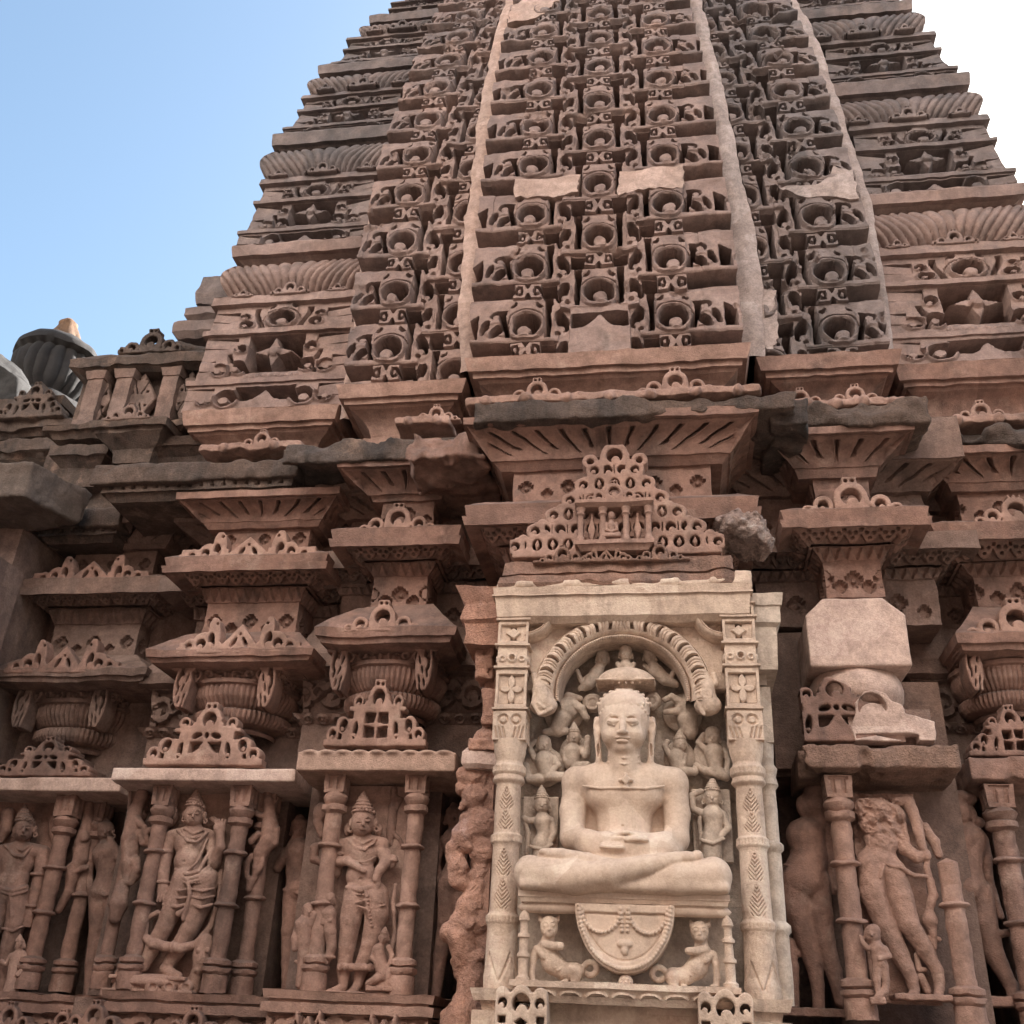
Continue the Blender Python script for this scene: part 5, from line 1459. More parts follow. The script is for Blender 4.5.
# --- headless statue right of the shrine
f = Fig(820, 780, 4.553, Y4 + .20, (130, 60, 590, 1010), .0044, 100, 90)
f.c([(190, 130, 16, 46), (270, 140, 20, 60), (345, 160, 14, 44)], 14); f.e(265, 185, 18, 92, 52, 90, 18); f.e(282, 285, 22, 72, 50, 62, 22); f.e(265, 380, 18, 96, 54, 80, 24)
rs = np.random.default_rng(5)
f.e(285, 326, 78, 10, 14, 10, 2, cut=True)
f.c([(225, 390, 18, 62), (240, 520, 22, 58), (300, 660, 22, 48), (360, 790, 18, 42), (415, 900, 20, 28), (430, 955, 24, 22)], 12); f.c([(430, 968, 28, 20), (405, 985, 48, 14)], 8)
f.c([(335, 410, 26, 52), (370, 540, 40, 54), (400, 650, 46, 48), (470, 760, 32, 38), (530, 860, 24, 27), (545, 930, 26, 22)], 12); f.c([(545, 945, 30, 22), (540, 985, 46, 18)], 8)
f.c([(345, 100, 6, 22), (400, 98, 10, 28), (438, 190, 20, 26), (462, 290, 36, 20), (478, 330, 46, 16)], 10)
f.c([(350, 180, 6, 36), (385, 310, 20, 32), (440, 352, 44, 26), (478, 345, 50, 18)], 10); f.e(485, 345, 54, 20, 18, 22, 5)
f.c([(490, 330, 48, 12), (484, 400, 44, 14), (500, 460, 40, 18), (516, 520, 36, 20), (500, 590, 30, 18), (500, 640, 26, 34), (510, 690, 20, 20), (520, 760, 10, 14)], 6)
f.c([(310, 385, 74, 8), (370, 400, 76, 12), (430, 435, 66, 10), (490, 440, 50, 9)], 4); f.c([(275, 440, 70, 10), (290, 390, 74, 7)], 4)
f.c([(440, 800, 10, 12), (450, 860, 10, 13), (480, 865, 10, 10)], 5); f.c([(460, 900, 6, 20), (490, 960, 4, 18)], 6); f.c([(490, 720, 14, 12), (540, 725, 10, 12)], 4)
f.c([(475, 220, -10, 26), (520, 280, -8, 24), (540, 340, -8, 20)], 8)
f.b(460, 992, 20, 120, 60, 12, 5); f.b(330, 500, -62, 150, 20, 480, 4)
V, Q = f.S.mesh()
zc = f.p(265, 260)[2]; zl = f.p(265, 330)[2]; xr = f.p(385, 200)[0]
wgt = np.clip((V[:, 2] - zl) / (zc - zl), 0, 1) * np.clip((xr - V[:, 0]) / .03, 0, 1)
n = fbm(V[:, 0] * 16, V[:, 1] * 16, V[:, 2] * 16, 4); n2 = fbm(V[:, 0] * 38 + 5, V[:, 1] * 38, V[:, 2] * 38, 3)
V = V + np.stack([.008 * n, np.abs(n) * .030 + n2 * .008 - .004, -.010 * n], -1) * wgt[:, None]
tag(build('statue', weather(V, .003, .035), Q, REDL, smooth=180), 'headless statue with a flaked chest swaying beside a broken pillar', 'statue', SG)
f = Fig(820, 780, 4.553, Y4 + .06, (165, 640, 350, 1020), .0045, 50, 50)
f.head(238, 702, 8, 32, yaw=-.05, tilt=.15, crown='cap'); f.c([(245, 735, 4, 20), (258, 765, 6, 34), (272, 830, 4, 32)], 10); f.c([(215, 765, 10, 14), (195, 740, 14, 11), (185, 715, 14, 10)], 5); f.c([(295, 770, 10, 16), (312, 800, 20, 14), (272, 815, 36, 11)], 5)
f.c([(262, 850, 6, 22), (258, 910, 10, 17), (262, 960, 8, 13)], 8); f.c([(290, 850, 6, 22), (300, 910, 4, 18), (296, 960, 6, 16), (262, 990, 14, 16)], 8); f.b(262, 1006, 2, 34, 24, 14, 4)
f.done('attendant_figure', 'small child-like attendant at the feet of the headless statue', 'carving', REDL)

# --- shadowed figures in the recesses
f = Fig(770, 780, 4.2, .78, (10, 20, 340, 990), .006, 90, 80)
f.c([(195, 60, 10, 55), (190, 110, 14, 58), (205, 160, 8, 40)], 12); f.e(150, 110, 20, 40, 34, 52, 12); f.e(128, 112, 24, 14, 14, 16, 8)
f.c([(205, 190, 4, 46), (150, 240, 14, 80), (165, 320, 16, 74), (140, 420, 16, 92)], 20); f.c([(250, 220, 6, 40), (262, 330, 6, 34), (270, 460, 4, 22)], 14)
f.c([(110, 420, 18, 70), (110, 540, 18, 66), (150, 660, 16, 44), (180, 760, 14, 36), (200, 860, 14, 26), (205, 950, 18, 24)], 14); f.c([(190, 430, 14, 62), (205, 560, 14, 56), (230, 680, 12, 42), (265, 800, 10, 34), (300, 930, 12, 26)], 14)
f.c([(80, 690, 6, 28), (90, 790, 6, 30), (98, 940, 4, 24)], 10); f.c([(60, 670, 6, 16), (120, 730, 14, 14)], 6)
f.c([(60, 355, 60, 6), (140, 372, 84, 7), (225, 350, 60, 6)], 3)
f.b(190, 985, 10, 150, 70, 22, 6)
f.done('statue', 'dark draped figure in profile in the recess right of the cream shrine', 'statue', RED, SG)
f = Fig(920, 760, 4.096, .95, (10, 130, 420, 1010), .006, 90, 80)
f.e(150, 215, 14, 58, 54, 66, 8); f.c([(100, 240, 22, 20), (95, 265, 22, 12)], 8); f.e(205, 220, 10, 26, 24, 40, 6); f.t(206, 250, 30, 14, 6, 3); f.e(235, 255, 4, 30, 26, 24, 6); f.e(165, 160, 6, 66, 52, 34, 8)
f.c([(180, 290, 4, 40), (200, 330, 12, 70), (185, 420, 14, 60), (190, 520, 14, 76)], 18); f.c([(150, 330, 12, 32), (95, 390, 24, 28), (60, 340, 30, 22), (30, 290, 26, 18)], 10); f.c([(255, 330, 8, 26), (270, 400, 6, 24), (280, 480, 4, 18), (330, 640, 4, 14)], 10)
f.c([(150, 540, 14, 58), (165, 640, 12, 46), (180, 760, 8, 36), (195, 900, 8, 26)], 12); f.c([(235, 540, 14, 58), (262, 660, 16, 50), (300, 790, 14, 40), (370, 920, 14, 26), (385, 975, 18, 22)], 12)
f.c([(240, 700, 34, 12), (330, 712, 34, 14), (380, 705, 26, 14)], 5); f.c([(212, 310, 70, 3), (208, 400, 66, 3), (215, 520, 82, 4)], 2)
f.b(280, 990, 10, 140, 60, 18, 6)
f.done('statue', 'dark figure seen from behind with its head turned, in the recess near the right edge', 'statue', RED, SG)
def dim(ox, oy, sc, Y, dx, label, fl=1, hs=1.0):
    f = Fig(ox, oy, sc, Y, (-110, -20, 260, 1000), .007, 80, 80)
    g = lambda x: 80 + (x - 80) * fl + dx
    f.head(g(85), 80, 16, 40, crown='bun'); f.c([(g(85), 125, 8, 26), (g(80), 190, 12, 66), (g(70), 280, 12, 50), (g(85), 370, 10, 70)], 16)
    f.c([(g(20), 190, 10, 26), (g(-20), 270, 16, 22), (g(20), 210, 34, 18), (g(60), 120, 36, 16)], 10); f.c([(g(145), 190, 8, 26), (g(170), 290, 8, 22), (g(150), 390, 14, 18)], 10)
    f.c([(g(55), 390, 12, 50), (g(40), 560, 16, 42), (g(30), 720, 10, 32), (g(20), 900, 10, 22)], 12); f.c([(g(115), 390, 12, 50), (g(120), 560, 12, 42), (g(150), 720, 8, 32), (g(170), 900, 8, 22)], 12); f.c([(g(10), 372, 50, 8), (g(85), 392, 76, 9), (g(150), 372, 50, 8)], 3)
    f.b(g(90), 950, 4, 130, 50, 26, 6)
    f.done('statue', label, 'statue', RED, SG)
dim(282, 812, 4.8, 1.15, 0, 'dim figure in the dark gap between the lotus niche and the toothed-slab niche')
dim(438, 800, 4.6, 1.02, 0, 'dim slender figure in the dark gap beside the flaking pink carving', -1)
dim(90, 815, 4.9, 1.38, 0, 'dim figure in the dark gap between the leftmost niche and the lotus niche', -1)

# --- eroded figure beside the white pillar
f = Fig(425, 755, 3.81, .30, (30, 10, 300, 1100), .006, 80, 110)
f.e(190, 90, 10, 66, 50, 50, 10); f.e(140, 130, 20, 28, 26, 26, 8); f.e(190, 160, 16, 56, 52, 60, 10); f.c([(150, 190, 40, 16), (142, 205, 44, 10)], 8); f.c([(200, 230, 4, 46), (180, 260, 6, 50)], 14)
f.c([(230, 260, 4, 60), (160, 320, 14, 62), (115, 350, 16, 36)], 16); f.e(220, 360, 26, 56, 40, 54, 12); f.c([(110, 360, 20, 34), (130, 430, 24, 38), (135, 480, 20, 36)], 14); f.e(112, 470, 40, 20, 20, 34, 6)
f.c([(220, 430, 4, 40), (200, 520, 0, 44), (170, 590, 8, 60)], 16); f.e(150, 640, 24, 62, 46, 56, 12); f.e(85, 675, 26, 34, 30, 36, 10); f.e(210, 640, 16, 46, 40, 50, 12); f.c([(140, 700, 20, 54), (150, 760, 14, 50), (145, 830, 6, 34)], 14); f.c([(160, 775, 40, 22), (220, 765, 40, 22)], 6); f.c([(185, 800, 10, 46), (175, 900, 8, 50)], 14)
f.c([(190, 840, 6, 52), (170, 960, 12, 68), (150, 1040, 20, 90), (150, 1100, 20, 100)], 14); f.b(230, 600, -50, 50, 50, 500, 20)
V, Q = f.S.mesh()
n = fbm(V[:, 0] * 11, V[:, 1] * 11, V[:, 2] * 11, 4); n2 = fbm(V[:, 0] * 30 + 5, V[:, 1] * 30, V[:, 2] * 30, 3)
V = V + np.stack([-(n) * .014 - n2 * .005, -np.abs(n) * .016 + .004 * n2, n * .010], -1)
tag(build('eroded_figure', V, Q, WORN, smooth=180), 'flaking pink eroded figure pressed against the left side of the cream shrine', 'statue')
# carved lumps of old stone left of the shrine's capital
f = Fig(425, 755, 3.81, .28, (170, -560, 300, 60), .008, 60, 90)
f.b(240, -400, 10, 36, 60, 130, 6); f.b(255, -170, 10, 30, 60, 70, 6); f.b(235, -30, 20, 62, 60, 22, 6); f.e(230, -60, 10, 50, 50, 40, 10)
for i in range(10): f.e(215 + rs.random() * 50, -510 + rs.random() * 240, 66, 12, 14, 14, 4, cut=True)
op_ = tag(f.S.build('old_pilaster', WORN, None, .012, .06), 'pitted pink remnant of an old pilaster along the shrine top left', 'pilaster')

xa_, xb_ = atx(462, 755, .18), atx(494, 755, .18)
moulding('pink_ledge', (xa_ + xb_) / 2 + .03, xb_ - xa_ + .06, .18, .6, [(atz(478, 768, .18), -.02, atz(478, 764, .18), 0), (atz(478, 764, .18), 0, atz(478, 752, .18), .0), (atz(478, 752, .18), .0, atz(478, 740, .18), -.06)], PINK, op_, rough=.008)
# ------------------------------------------------------------------ the cream shrine with the seated figure
shrine = thing('cream_shrine', 'cream stone shrine frame with carved pillars, ribbed arch and lion throne', 'shrine', (.05, .1, 1.75))
def zz_(y, Y, x=624): return atz(x, y, Y)
XL, XR = atx(506, 850, .06), atx(753, 850, .06)
def r_flower(kind=0):
    def f(u, t, L, W):
        y = (t - .5) * L; m = min(W, L) * .40
        sq = rect(u, y, 0, 0, W * .39, L * .40)
        h = -.065 * sst(sq, .006)
        if kind == 0: fl = rhomb(u, y, 0, 0, m * 1.05, m * .85)
        elif kind == 1: fl = U(U(U(ell2(u, np.abs(y), 0, L * .20, m * .34, L * .20), ell2(np.abs(u), y, W * .20, 0, W * .19, m * .32)), circ(u, y, 0, 0, m * .2)), rect(u, y, 0, 0, m * .09, L * .4))
        else: return .012 * sst(np.abs(np.hypot(u, y) - m * .5) - m * .16, .008) - .015 * sst(np.hypot(u, y) - m * .32, .01) + .010 * sst(np.abs(np.hypot(np.abs(u) - W * .33, y + L * .05) - m * .35) - m * .12, .006)
        h = np.where(fl < .004, np.maximum(h, -.065 + .060 * sst(fl, .010)), h)
        return h
    return f
def r_volutes():
    def f(u, t, L, W):
        y = (t - .5) * L; a = np.abs(u)
        h = -.012 * sst(np.abs(np.hypot(a - W * .20, y - L * .22) - W * .13) - W * .035, .006)
        for k in (0, 1, 2): h = h - .012 * sst(np.abs(a - W * (.12 + .12 * k) - (y + L * .5) * .25) - .005, .005) * sst(y + L * .05, .02)
        return h
    return f
def shrine_pillar(X, Y, r, mat, full=True):
    Z = lambda y: atz(506, y, Y)
    def shaft():
        segs = []
        n = 64; th = np.linspace(-math.pi, math.pi, n * 2 + 1)[:, None] - math.pi / 2
        z0, z1 = Z(990), Z(742)
        z = np.linspace(z0, z1, 220)[None]
        rr = np.full_like(z, r)
        pts = [(990, 1.18), (985, 1.2), (978, 1.22), (970, 1.12), (930, 1.06), (925, 1.12), (923, 1.22), (917, 1.24), (915, 1.08), (913, 1.0), (848, .95), (845, 1.02), (843, 1.15), (836, 1.15), (834, .98), (795, .93), (786, .93), (784, 1.1), (782, 1.22), (777, 1.1), (774, 1.26), (768, 1.26), (766, 1.08), (763, 1.0), (755, 1.16), (742, 1.28)]
        pts = sorted([(Z(a), b) for a, b in pts])
        rr = r * np.interp(z, [p[0] for p in pts], [p[1] for p in pts])
        a = (th + math.pi / 2)                                # 0 faces the viewer
        u = a * r
        d = 0
        for (y0, y1) in ((912, 880), (878, 850), (832, 812), (812, 790)):
            q = (z - Z(y0)) / (Z(y1) - Z(y0)); L = Z(y1) - Z(y0); yy = q * L
            env = np.clip(1 - np.abs(q - .3) * 1.35, 0, 1) * .045
            up = 1 if (y0 in (912, 832)) else 1
            che = np.abs(per(yy - np.abs(u) * 1.1, .020)) - .0035
            d = d - .009 * sst(X_(X_(che, np.abs(u) - env), np.abs(q - .5) - .47), .004)
        bd = per(u, .016) / .008
        for yb in (920, 840, 771):
            zb = Z(yb); d = d + .006 * (np.sqrt(np.clip(1 - bd * bd, 0, 1)) - 1) * sst(np.abs(z - zb) - .012, .006)
        lf = X_(np.abs(np.abs(per(u, .10)) - (z - Z(985)) * .4) - .005, np.abs(z - Z(968)) - .06)
        d = d - .010 * sst(lf, .006)
        R = rr + d
        P = np.stack([X + np.cos(th) * R, Y + np.sin(th) * R, z + 0 * th], -1)
        m = MB(); m.grid(P); return m
    p = shaft().build('pillar', mat, shrine, rough=.002, smooth=50)
    w = r * 2.42
    for nm, y0, y1, k, grow in (('capital_block', 743, 715, r_volutes(), .004), ('flower_block', 712, 674, r_flower(1), .0), ('flower_block', 672, 652, r_flower(2), -.004), ('flower_block', 648, 627, r_flower(0), .0), ('flower_block', 624, 614, r_flower(0), .0)):
        moulding(nm, X, w, Y - r, Y + r * 1.4, [(Z(y0), grow, Z(y0) + .008, grow), (Z(y0) + .008, grow, Z(y1) - .008, grow, k), (Z(y1) - .008, grow, Z(y1), grow)], mat, p, du=.0045, rough=.002)
        moulding('moulded_band', X, w, Y - r, Y + r * 1.3, [(Z(y1), -.006, Z(y1) + .010, -.006), (Z(y1) + .010, .012, Z(y1) + .020, .012)], mat, p, rough=.002)
    moulding('pillar_base', X, r * 2.6, Y - r * 1.3, Y + r * 1.5, [(Z(1040), .02, Z(1012), .02), (Z(1012), -.02, Z(1002), -.01), (Z(1002), .015, Z(990), .03)], mat, p, rough=.003)
    return p
shrine_pillar(XL, .06, .068, CREAM)
shrine_pillar(XR, .06, .068, CREAM)
for px, s in ((773, 1), ):
    X = atx(773, 870, .20)
    m = MB(); Zq = lambda y: atz(770, y, .2)
    lathe(m, X, .20, refine([(.05, Zq(1005)), (.052, Zq(935)), (.065, Zq(932)), (.065, Zq(926)), (.046, Zq(922)), (.044, Zq(853)), (.058, Zq(850)), (.058, Zq(845)), (.042, Zq(842)), (.042, Zq(790)), (.058, Zq(786)), (.05, Zq(778)), (.06, Zq(770)), (.045, Zq(765)), (.05, Zq(745))], .02), n=28)
    o = m.build('side_pilaster', CREAMG, shrine, rough=.003, smooth=45)
    m = MB(); m.box(X - .055, X + .05, .15, .5, Zq(745), Zq(690)); m.box(X - .07, X + .035, .151, .5, Zq(688), Zq(620)); m.build('pilaster_block', CREAMG, o, rough=.004)
m = MB(); m.box(atx(474, 850, .25), atx(490, 850, .25), .25, .6, zz_(1040, .25), zz_(615, .25)); m.build('side_slab', WORN, shrine, rough=.012)
# back wall of the niche
m = MB()
xa, xb = atx(512, 800, .30), atx(752, 800, .30)
zA = [zz_(y, .30) for y in (1040, 905, 800, 700, 606)]
for i in range(4): m.box(xa, xb, .30 + .004 * (i % 2), .58, zA[i] + .001, zA[i + 1])
m.box(atx(740, 800, .32), atx(764, 800, .32), .24, .58, zA[0], zA[4])
m.build('back_panel', stone('mottled grey cream stone', (.42, .335, .27), (.36, .29, .25), (.24, .20, .18), .55, .2, scale=2.0, bump=.4, pale=(.52, .40, .31), pale_amt=.5), shrine, rough=.006, scale=.08)
# ribbed arch
Ya = .06
cxA = atx(622, 690, Ya); zT = atz(622, 616, Ya); zS = atz(622, 694, Ya); Rx = (atx(712, 690, Ya) - atx(531, 690, Ya)) / 2; Rz = zT - zS
th = np.linspace(math.radians(-8), math.radians(188), 420)[:, None]
q = np.linspace(0, 1, 46)[None]                              # 0 inner edge, 1 outer edge
wid = .30
rin = 1 - wid
rr = rin + wid * q
bul = .055 * np.sin(np.pi * np.clip((q - .16) / .84, 0, 1)) ** .7
per_a = math.radians(180 / 17)
fa = ((th - math.pi / 2) / per_a + .5) % 1 - .5
dirn = np.sign(th - math.pi / 2)
fa2 = (((th - math.pi / 2) + dirn * .05 * np.sin((q - .2) * 4)) / per_a + .5) % 1 - .5
slot = X_(np.abs(fa2) - .06 - .05 * np.sin(np.pi * q), np.abs(q - .60) - .24)
edge = np.abs(np.abs(fa2) - .40) - .05
h = bul - .060 * sst(slot, .07) - .008 * sst(X_(edge, np.abs(q - .62) - .3), .1)
rope = ((th * 1.0) / math.radians(2.1) + q * 3.2) % 1
h = np.where(q < .15, .030 * np.sqrt(np.clip(1 - ((q - .075) / .078) ** 2, 0, 1)) * (.7 + .3 * np.abs(np.cos(np.pi * rope))), h)
h = h - .016 * sst(np.abs(q - .165) - .012, .02) - .014 * sst(np.abs(q - .93) - .01, .02)
P = np.stack([cxA + np.cos(th) * rr * Rx, Ya - h + 0 * rr, zS + np.sin(th) * rr * Rz], -1)
m = MB(); m.grid(P, flip=True)
dpt = np.linspace(0, .18, 8)
m.grid(np.stack([P[:, 0] + np.array([0, d, 0]) for d in dpt], 1)); m.grid(np.stack([P[:, -1] + np.array([0, d, 0]) for d in dpt], 1), flip=True)
arch = m.build('ribbed_arch', CREAM, shrine, rough=.002, smooth=50)
f = Fig(510, 610, 4.452, .08, (60, 260, 240, 500), .005, 40, 60)
f.e(150, 425, 20, 62, 44, 48, 10); f.c([(150, 300, 24, 30), (140, 360, 26, 40), (155, 410, 24, 44)], 10); f.c([(115, 350, 48, 8), (100, 420, 48, 9), (130, 465, 48, 8), (185, 440, 48, 8)], 3); f.c([(135, 370, 58, 7), (125, 415, 60, 7), (150, 435, 60, 6)], 3); f.c([(110, 290, 24, 16), (115, 330, 34, 14)], 5)
f.part('arch_foot', CREAM, arch)
f = Fig(510, 610, 4.452, .08, (790, 250, 960, 500), .005, 40, 60)
f.e(880, 425, 20, 60, 44, 48, 10); f.c([(855, 290, 24, 30), (870, 350, 26, 40), (878, 410, 24, 44)], 10); f.t(875, 375, 62, 20, 7, 3); f.e(875, 375, 62, 9, 8, 9, 3); f.c([(840, 350, 48, 8), (835, 420, 48, 9), (865, 465, 48, 8)], 3); f.c([(905, 290, 24, 16), (915, 330, 30, 14)], 5)
f.part('arch_foot', CREAM, arch)
for px, sg in ((527, 1), (723, -1)):
    X = atx(px, 618, .05); z = atz(px, 613, .05)
    t_ = np.linspace(0, math.pi / 2, 40)[:, None]; q2 = np.linspace(0, 1, 24)[None]
    r2 = (.05 + .115 * q2)
    hh = np.where(q2 > .55, .06 * np.sin(np.pi * np.clip((q2 - .55) / .45, 0, 1)) ** .5 - .010 * sst(np.abs(q2 - .74) - .02, .03), -.02 + .015 * np.abs(np.cos(t_ * 7)))
    P = np.stack([X + sg * np.cos(t_) * r2, Ya + .0 - hh + 0 * r2, z - np.sin(t_) * r2], -1)
    m = MB(); m.grid(P, flip=sg < 0); m.grid(np.stack([P[:, -1] + np.array([0, d, 0]) for d in np.linspace(0, .14, 5)], 1), flip=sg < 0)
    m.build('corner_roundel', CREAM, shrine, smooth=40, rough=.002)
xs0, xs1 = atx(521, 640, .10), atx(733, 640, .10)
fretwork('spandrel', lambda x, z: X_(rect(x, z, 0, .3, .60, .5), -ell2(x + (xs0 + xs1) / 2 - cxA, z + .03, 0, 0, Rx * .80, Rz * .80)), xs0, xs1, zS + .03, zz_(606, .1), Ya + .035, .2, CREAM, shrine, res=.008)
# canopy of the shrine
Yc = -.035
a, b = atx(495, 600, Yc), atx(751, 600, Yc)
z0, z1 = zz_(614, Yc), zz_(586, Yc)
can = moulding('canopy', (a + b) / 2, b - a, Yc, .5, [(z0 - .03, -.05, z0, -.012), (z0, -.012, z0 + .70 * (z1 - z0), .0), (z0 + .70 * (z1 - z0), .014, z0 + .75 * (z1 - z0), .014), (z0 + .75 * (z1 - z0), .006, z1, .014)], CREAM, shrine, rough=.004)
S = SDF((a - .03, Yc - .05, z1 - .02), (b + .03, Yc + .55, z1 + .09), .009)
S.box(((a + b) / 2, Yc + .26, z1 + .012), ((b - a) / 2 - .0, .26, .02), .01, .01)
for i in range(5): S.box((a + (i + .6) / 5.2 * (b - a), Yc + .02, z1 + .025), (.05, .03, .016), .008, .01)
S.box((b - .03, Yc + .03, z1 + .03), (.045, .04, .045), .01, .03)
S.build('canopy_top', CREAM, can, .005, .06)
a2, b2 = atx(752, 605, .04), atx(779, 605, .04); z0, z1 = atz(765, 622, .04), atz(765, 594, .04)
moulding('canopy_wing', (a2 + b2) / 2 - .06, b2 - a2 + .12, .04, .6, [(z0 - .25, -.03, z0 - .02, -.02), (z0 - .02, -.02, z0, .0), (z0, .0, z0 + .6 * (z1 - z0), .0), (z0 + .6 * (z1 - z0), .01, z1, .02)], CREAMG, shrine, rough=.005)
a2, b2 = atx(461, 605, .08), atx(496, 605, .08); z0, z1 = atz(478, 618, .08), atz(478, 588, .08)
moulding('old_canopy_end', (a2 + b2) / 2 + .06, b2 - a2 + .12, .08, .6, [(z0 - .14, -.03, z0 - .02, -.02), (z0 - .02, -.02, z0, .0), (z0, .0, z0 + .5 * (z1 - z0), -.01, None, .0), (z0 + .5 * (z1 - z0), -.01, z1, .03)], WORN, shrine, rough=.010)
# weathered roof course and lacy pediment
Yr = -.04
a, b = atx(498, 568, Yr), atx(738, 568, Yr); z0, z1 = atz(618, 584, Yr), atz(618, 556, Yr)
rsl = stone('weathered roof course', (.27, .155, .115), (.22, .14, .11), (.07, .06, .06), .7, .3, pale=(.34, .22, .17), pale_amt=.3, bump=.8)
roof = moulding('roof_course', (a + b) / 2, b - a, Yr, .5, [(z0 - .06, -.03, z0 + .02, .0), (z0 + .02, .0, z0 + .4 * (z1 - z0), -.01), (z0 + .4 * (z1 - z0), -.035, z0 + .5 * (z1 - z0), -.035), (z0 + .5 * (z1 - z0), -.02, z1, -.03)], rsl, shrine, rough=.018, wscale=.12)
for px, r in ((562, .055), (660, .055), (606, .05)):
    X = atx(px, 560, Yr); fretwork('crest', ped_scroll(r * 6, r * 2.0, 0 if px != 606 else 1), X - r * 3, X + r * 3, z1 - .03, z1 - .03 + r * 2, Yr - .0, .07, rsl, roof, res=.006)
def ped_big(w, h):
    hw = (1.0, .81, .63, .47, .34, .23)
    def f(x, z):
        X = x / (w / 2); Y = z / h; s = h / (w / 2); k = w / 2; aX = np.abs(X); y = Y * s
        b = rect(X, y, 0, .025, 1, .03)
        hl = None
        ty = .05; st = .13 * s / .98
        for i, q in enumerate(hw):
            yc = .05 + st * (i + .5)
            b = U(b, rect(X, y, 0, yc, q - .02, st * .52)); b = U(b, circ(aX, y, q - .02, yc - .01, st * .50)); b = U(b, circ(aX, y, q - .10, yc + st * .42, st * .30))
            per_ = st * .92
            xx = per(X, per_, .5 * (i % 2)); inside = X_(aX - q + st * .75, np.abs(y - yc) - st)
            if i % 2 == 0: d = X_(ell2(xx, y, 0, yc, st * .30, st * .38), -rhomb(xx, y, 0, yc, st * .14, st * .34))
            else: d = U(X_(circ(xx, y, 0, yc - st * .02, st * .31), -circ(xx, y, st * .06, yc - st * .2, st * .17)), X_(rect(xx, y, per_ * .5, yc, st * .06, st * .3), -1))
            d = X_(d, inside)
            e = X_(circ(aX, y, q - .03, yc - .01, st * .27), -circ(aX, y, q - .02, yc - st * .16, st * .15))
            d = U(d, e); hl = d if hl is None else U(hl, d)
        yt = .05 + st * 6
        b = U(b, circ(X, y, 0, yt + st * .55, st * .85)); b = U(b, rect(X, y, 0, yt, st * .9, st * .6)); b = U(b, circ(aX, y, st * 1.5, yt + st * .1, st * .5)); b = U(b, rect(X, y, 0, yt + st * 1.4, st * .42, st * .24, .02))
        hl = U(hl, X_(circ(X, y, 0, yt + st * .45, st * .5), -circ(X, y, .01, yt + st * .12, st * .28))); hl = U(hl, circ(aX, y, st * 1.5, yt + st * .08, st * .22)); hl = U(hl, circ(aX, y, st * .2, yt + st * 1.4, st * .1))
        return X_(b, -hl) * k
    return f
Yp = .02
a, b = atx(512, 552, Yp), atx(722, 552, Yp); z0 = atz(616, 555, Yp); z1 = atz(611, 449, Yp + .05)
cxp = (a + b) / 2
lac = fretwork('lacy_pediment', ped_big(b - a, z1 - z0), a, b, z0, z1, Yp, .10, REDL, shrine, res=.0052, rough=.003)
m = MB()
H = z1 - z0
for i in range(5): m.box(cxp - (b - a) / 2 * (.86 - i * .16), cxp + (b - a) / 2 * (.86 - i * .16), Yp + .085, Yp + .30, z0 + H * .12 * i + .001, z0 + H * .12 * (i + 1))
m.build('pediment_core', SHADE, lac)
# little porch in the middle of the pediment
xa, xb = atx(577, 540, -.05), atx(652, 540, -.05); zp0, zp1 = atz(611, 549, -.05), atz(611, 503, -.05); cx = (xa + xb) / 2
por = moulding('porch_floor', cx, xb - xa, -.05, .05, [(zp0, -.02, zp0 + .03, .0), (zp0 + .03, .012, zp0 + .055, .012)], REDL, lac, rough=.003)
moulding('porch_roof', cx, xb - xa, -.05, .06, [(zp1 - .02, -.01, zp1, .015), (zp1, .015, zp1 + .02, .015), (zp1 + .02, -.02, zp1 + .07, -.09)], REDL, por, rough=.004)
for k in (-.5, -.17, .17, .5):
    m = MB(); r = .016; lathe(m, cx + k * (xb - xa) * .92, -.025, refine([(r * 1.6, zp0 + .05), (r * 1.5, zp0 + .08), (r, zp0 + .09), (r, zp1 - .07), (r * 1.6, zp1 - .06), (r * 1.2, zp1 - .045), (r * 1.8, zp1 - .02)], .01), n=14); m.build('column', REDL, por, smooth=50)
for k in (-.335, .335):
    X = cx + k * (xb - xa) * .92
    fretwork('diamond', lambda x, z: U(U(rhomb(x, z, 0, .09, .022, .085), circ(x, z, 0, .09, .018)), rect(x, z, 0, .09, .006, .1)), X - .04, X + .04, zp0 + .05, zp1 - .02, -.012, .03, REDL, por, res=.0045)
fretwork('crest', ped_scroll(.30, .13, 0), cx - .15, cx + .15, zp1 + .015, zp1 + .145, -.055, .05, REDL, por, res=.005)
f = Fig(450, 440, 2.926, -.02, (440, 195, 505, 290), .004, 40, 40)
f.head(472, 222, 4, 9, crown='cap'); f.c([(472, 236, 2, 6), (472, 250, 3, 11), (472, 264, 3, 9)], 4); f.c([(458, 244, 4, 5), (456, 262, 6, 5), (470, 268, 10, 4)], 2); f.c([(486, 244, 4, 5), (488, 262, 6, 5), (474, 268, 10, 4)], 2); f.c([(450, 275, 8, 6), (472, 278, 12, 6), (494, 275, 8, 6)], 3); f.b(472, 284, 4, 28, 12, 4)
tag(f.S.build('statuette', REDL, None, .001), 'tiny seated figure between the columns of the lacy pediment porch', 'statuette')

